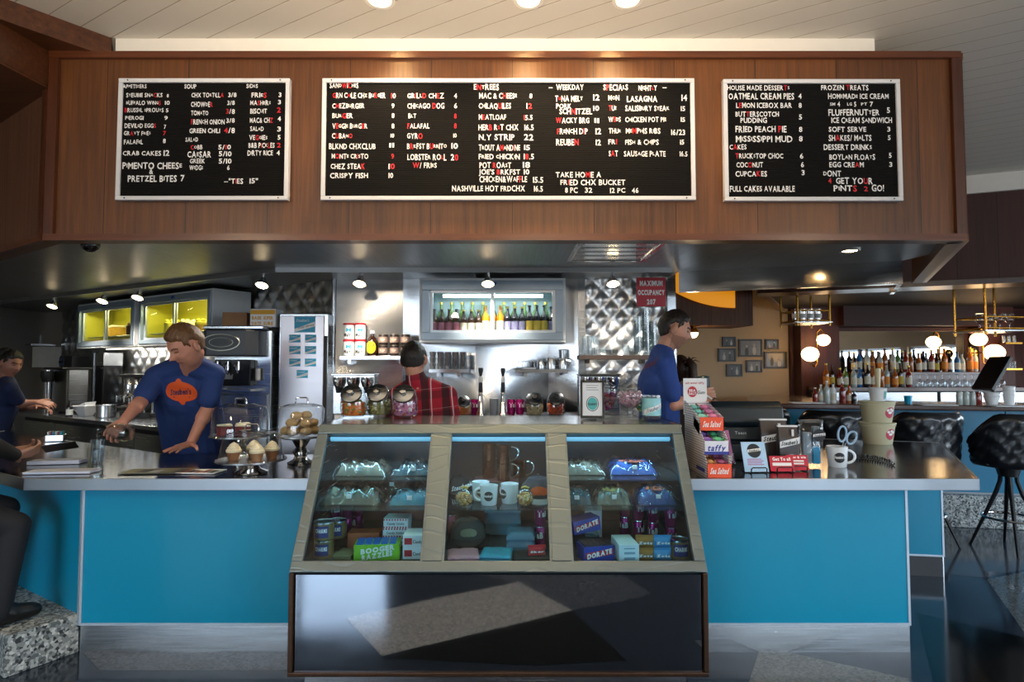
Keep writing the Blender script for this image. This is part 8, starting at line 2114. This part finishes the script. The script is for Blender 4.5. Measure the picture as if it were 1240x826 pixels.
def wcup(label, px, r, h, n_=1, flare=0.8, dy=0.0):
    for k_ in range(n_):
        x, y, z = barp(px, dy); t = thing('white_cup', label if n_ == 1 else label + ', %s from the bottom' % ORD[k_], 'cup', (x, y, z + k_ * h * 0.38), 0, 'white cups on the bar')
        sub(t, 'cup', M_CERAM, lambda b: b.lathe([(r * flare, 0), (r, h), (r * 0.94, h), (r * flare * 0.9, 0.006), (0, 0.006)], 20)); sub(t, 'rim', M_CERAM, lambda b: b.lathe([(r, h - 0.004), (r * 1.06, h), (r, h + 0.004)], 20, cap=False))
wcup('wide white cup in the stack at left', 1199, 0.065, 0.085, 2, 0.62)
wcup('tall white cup in the stack of three', 1220, 0.048, 0.10, 3, 0.75)
x, y, z = barp(1098); t = thing('blue_tumbler', 'bright blue tumbler on the bar', 'glass', (x, y, z)); sub(t, 'glass', mat('blue_glass', '#23a0cc', 0.15, coat=0.5), lambda b: b.lathe([(0.030, 0), (0.036, 0.075), (0.032, 0.075), (0.028, 0.006), (0, 0.006)], 8)); sub(t, 'rim', mat('blue_glass', '#23a0cc'), lambda b: b.lathe([(0.036, 0.073), (0.038, 0.075), (0.036, 0.078)], 8, cap=False))
for px, lab, w in ((975, 'white menu card lying at the left end of the bar', 0.30), (1131, 'white menu card lying in the middle of the bar', 0.30), (1222, 'white menu card under the stacked cups at right', 0.34)):
    x, y, z = barp(px, -0.12); t = thing('menu_card', lab, 'menu', (x, y, z), -0.17, 'white menu cards on the bar'); sub(t, 'card', M_PAPER, lambda b: b.box(-w / 2, w / 2, -0.09, 0.09, 0, 0.006)); sub(t, 'print', M_KPRINT, lambda b: [b.box(-w * 0.4, w * 0.3 - 0.02 * i, -0.06 + i * 0.03, -0.055 + i * 0.03, 0.006, 0.0064) for i in range(4)])
x, y, z = barp(1062, 0.18); t = thing('beer_tap', 'beer tap with long cream handle on the bar', 'beer tap', (x, y, z))
sub(t, 'tower', M_BRASS, lambda b: b.lathe([(0.05, 0), (0.05, 0.012), (0.028, 0.03), (0.028, 0.10), (0.034, 0.12), (0, 0.13)], 20)); sub(t, 'faucet', M_CHROME, lambda b: b.tube([(0, 0, 0.09), (0, -0.06, 0.09), (0, -0.08, 0.05)], 0.012)); sub(t, 'handle', mat('cream_handle', '#e0d2a8', 0.4), lambda b: b.lathe([(0.016, 0.12), (0.020, 0.14), (0.030, 0.33), (0.028, 0.345), (0, 0.35)], 12))
# back bar
t = thing('back_bar', 'back bar counter with steel coolers below the mirror', 'bar', (3.95, 7.50, 0))
sub(t, 'top', wood('bar_wood', '#2a150c', '#5b3018'), lambda b: b.box(0, 2.9, 0, 0.50, 1.20, 1.25), bevel=0.004)
for i in range(4): sub(t, 'cooler_door', M_STEEL, lambda b: b.box(0.02 + i * 0.72, 0.70 + i * 0.72, 0.03, 0.06, 0.15, 1.19), bevel=0.006)
sub(t, 'carcass', M_BLACK, lambda b: b.box(0.01, 2.89, 0.061, 0.49, 0, 1.199))
sub(t, 'step', wood('bar_wood', '#2a150c', '#5b3018'), lambda b: b.box(0.55, 2.30, 0.30, 0.50, 1.2505, 1.44), bevel=0.004)
a = at(1014, 456, 8.2); c = at(1169, 401, 8.2); w = c.x - a.x; h = c.z - a.z
t = thing('bar_mirror', 'wide mirror in a dark frame behind the bottles', 'mirror', (a.x, 8.235, a.z))
sub(t, 'glass', mat('mirror', '#e8ecec', 0.02, 1.0, vary=0.01), lambda b: b.box(0, w, -0.006, 0.0, 0, h))
sub(t, 'frame', wood('rosewood_panel', '#351710', '#5e2c20'), lambda b: b.box(-0.05, 0, -0.03, 0, -0.05, h + 0.05).box(w, w + 0.05, -0.03, 0, -0.05, h + 0.05).box(0, w, -0.03, 0, h, h + 0.05).box(0, w, -0.03, 0, -0.05, 0), bevel=0.006)
random.seed(21)
mixb = [(B_DRK, L_CRM), (B_GRN, L_CRM), (B_AMB, L_ORG), (B_AMB, L_CRM), (B_CLR, L_CRM), (B_BRN, L_YEL), (B_AMB, None), (B_BLU, L_CRM), (B_RED, L_CRM), (B_CLR, L_ORG)]
nmz = {B_DRK: 'dark', B_GRN: 'green', B_AMB: 'amber', B_CLR: 'pale', B_BRN: 'brown', B_BLU: 'blue', B_RED: 'red'}
for i in range(20):
    bd, lb = mixb[(i * 7 + i // 3) % 10]; X = 4.56 + i * 0.086
    bottle('liquor_bottle', '%s liquor bottle, %s from left on the raised step of the back bar' % (nmz[bd], ORD[i]), 'bottle', (X, 7.93 + 0.03 * (i % 2), 1.4405), random.uniform(0.25, 0.33), 0.036, bd, lb, C_BLK if i % 3 else C_GLD, group='bottles on the back bar')
for i in range(13):
    bd, lb = mixb[(i * 3 + 2) % 10]; X = 4.02 + i * 0.088
    bottle('liquor_bottle', '%s liquor bottle, %s from left in the front row of the back bar' % (nmz[bd], ORD[i]), 'bottle', (X, 7.62 + 0.03 * (i % 2), 1.2505), random.uniform(0.24, 0.31), 0.036, bd, lb, C_BLK if i % 2 else C_GLD, group='bottles on the back bar')
for i in range(12):
    t = thing('wine_glass', 'upturned stemmed glass, %s from left on the back bar' % ORD[i], 'glass', (5.22 + i * 0.095, 7.62, 1.2505), 0, 'upturned glasses on the back bar')
    sub(t, 'bowl', M_GLASSW, lambda b: b.lathe([(0.034, 0), (0.042, 0.05), (0.03, 0.09), (0.006, 0.10)], 14)); sub(t, 'stem', M_GLASSW, lambda b: b.lathe([(0.005, 0.10), (0.005, 0.155), (0.034, 0.162), (0, 0.164)], 12))
# sconces
M_GLOBE = mat('glowing_globe', '#fff0dc', 0.4, vary=0, emit='#ffcf95', estr=8)
def sconce(label, pxa, pya, ra, pxb, pyb, rb, Y):
    A = at(pxa, pya, Y); B = at(pxb, pyb, Y + 0.03); t = thing('wall_sconce', label, 'wall lamp', (A.x, 8.02, A.z)); o = Vector((A.x, 8.02, A.z)); A -= o; B -= o
    s_ = 1 if B.x > A.x else -1
    mid = Vector(((A.x + B.x) / 2 + 0.02 * s_, A.y + 0.05, (A.z + B.z) / 2))
    sub(t, 'backplate', M_BRASS, lambda b: b.cyl((mid.x, 0, 0), (mid.x, -0.02, 0), 0.06, n=20))
    sub(t, 'arm', M_BRASS, lambda b: (b.tube([(mid.x, -0.02, 0), (mid.x, mid.y, 0)], 0.012), b.tube([(A.x, A.y, A.z - ra * 0.9), (A.x, A.y, A.z - ra - 0.03), ((A.x + mid.x) / 2, A.y, A.z - ra - 0.07), (mid.x, mid.y, A.z - ra - 0.03), (mid.x, mid.y, B.z + rb + 0.03), ((B.x + mid.x) / 2, B.y, B.z + rb + 0.07), (B.x, B.y, B.z + rb + 0.03), (B.x, B.y, B.z + rb * 0.8)], 0.010)))
    for P_, r in ((A, ra), (B, rb)):
        sub(t, 'globe', M_GLOBE, lambda b: b.sphere(P_, (r * 1.12, r * 1.12, r), 22, 14))
    pass
sconce('left brass sconce with two glowing globes beside the mirror', 981, 429, 0.095, 997, 412, 0.075, 7.78)
sconce('right brass sconce with two glowing globes beside the mirror', 1204, 427, 0.105, 1185, 411, 0.085, 7.78)
# hanging brass racks
def rack(label, x0, x1, yb, Y, ztop, holders, dep=0.40):
    a = at(x0, yb, Y); c = at(x1, yb, Y); w = c.x - a.x; t = thing('hanging_rack', label, 'rack', (a.x, Y, a.z)); H = ztop - a.z
    for x in (0, w):
        for y in (0, dep): sub(t, 'pole', M_BRASS, lambda b: b.cyl((x, y, -0.03), (x, y, H), 0.012, n=10))
    sub(t, 'tray', M_STEEL, lambda b: b.box(-0.02, w + 0.02, -0.02, dep + 0.02, 0.0, 0.012))
    for z_ in (0.03, 0.14): sub(t, 'rail', M_BRASS, lambda b: b.tube([(0, 0, z_), (w, 0, z_), (w, dep, z_), (0, dep, z_)], 0.008, 8, True))
    return a, w
a, w = rack('brass hanging rack over the left of the bar', 966, 1005, 391, 6.45, 2.32, 0)
for i in range(4):
    t = thing('shaker_cup', 'white-chrome cup standing in the left hanging rack, %s from left' % ORD[i], 'cup', (a.x + 0.05 + i * w / 4.2, 6.6, a.z + 0.0125), 0, 'cups in the left hanging rack')
    sub(t, 'cup', M_CHROME, lambda b: b.lathe([(0.032, 0), (0.040, 0.15), (0.036, 0.15), (0.03, 0.006), (0, 0.006)], 16)); sub(t, 'band', C_WHT, lambda b: b.lathe([(0.0365, 0.05), (0.039, 0.10)], 16))
a, w = rack('brass hanging rack over the right of the bar', 1194, 1246, 401, 5.75, 2.32, 0)
for i in range(4):
    t = thing('hanging_glass', 'stemmed glass standing in the right hanging rack, %s from left' % ORD[i], 'glass', (a.x + 0.06 + i * w / 4.2, 5.9, a.z + 0.0125), 0, 'glasses in the right hanging rack')
    sub(t, 'bowl', M_GLASSW, lambda b: b.lathe([(0.006, 0.07), (0.036, 0.10), (0.040, 0.14), (0.034, 0.17)], 16)); sub(t, 'stem', M_GLASSW, lambda b: b.lathe([(0.034, 0), (0.006, 0.008), (0.006, 0.07)], 14))
# small shelf unit of glasses right of the mirror
for k_, pz in enumerate((416, 447)):
    a = at(1209, pz, 8.0); t = thing('bar_shelf', '%s glass shelf on the right pier of the bar' % ('upper', 'lower')[k_], 'shelf', (a.x, 8.02, a.z)); sub(t, 'board', M_BRASS, lambda b: b.box(-0.02, 0.20, -0.16, 0.02, -0.012, 0)); sub(t, 'lip', M_BRASS, lambda b: b.box(-0.02, 0.20, -0.165, -0.16, -0.012, 0.01))
    for i in range(3): 
        t = thing('rocks_glass', 'glass on the %s pier shelf, %s from left' % (('upper', 'lower')[k_], ORD[i]), 'glass', (a.x + 0.02 + i * 0.07, 7.94, a.z + 0.0005), 0, 'glasses on the pier shelves'); sub(t, 'glass', M_GLASSW, lambda b: b.lathe([(0.026, 0), (0.03, 0.10), (0.027, 0.10), (0.024, 0.008), (0, 0.008)], 14))
# monitor and plant at the right edge of the bar
a = at(1196, 470, 7.0); t = thing('bar_monitor', 'dark tilted screen at the right end of the bar', 'monitor', (a.x - 0.05, 6.75, 1.0))
Tm = Matrix.Translation((0, 0, 0.42)) @ Matrix.Rotation(0.55, 4, 'Y')
sub(t, 'screen', M_BLACK, lambda b: (setattr(b, 'T', Tm), b.box(-0.04, 0.0, -0.05, 0.25, -0.22, 0.22)), bevel=0.006); sub(t, 'stand', M_BLACK, lambda b: b.box(-0.06, 0.06, 0.04, 0.16, 0, 0.02).cyl((0, 0.1, 0.02), (-0.01, 0.1, 0.42), 0.02))
sub(t, 'post', M_BLACK, lambda b: b.box(-0.08, 0.08, 0.02, 0.18, -1.0, 0))
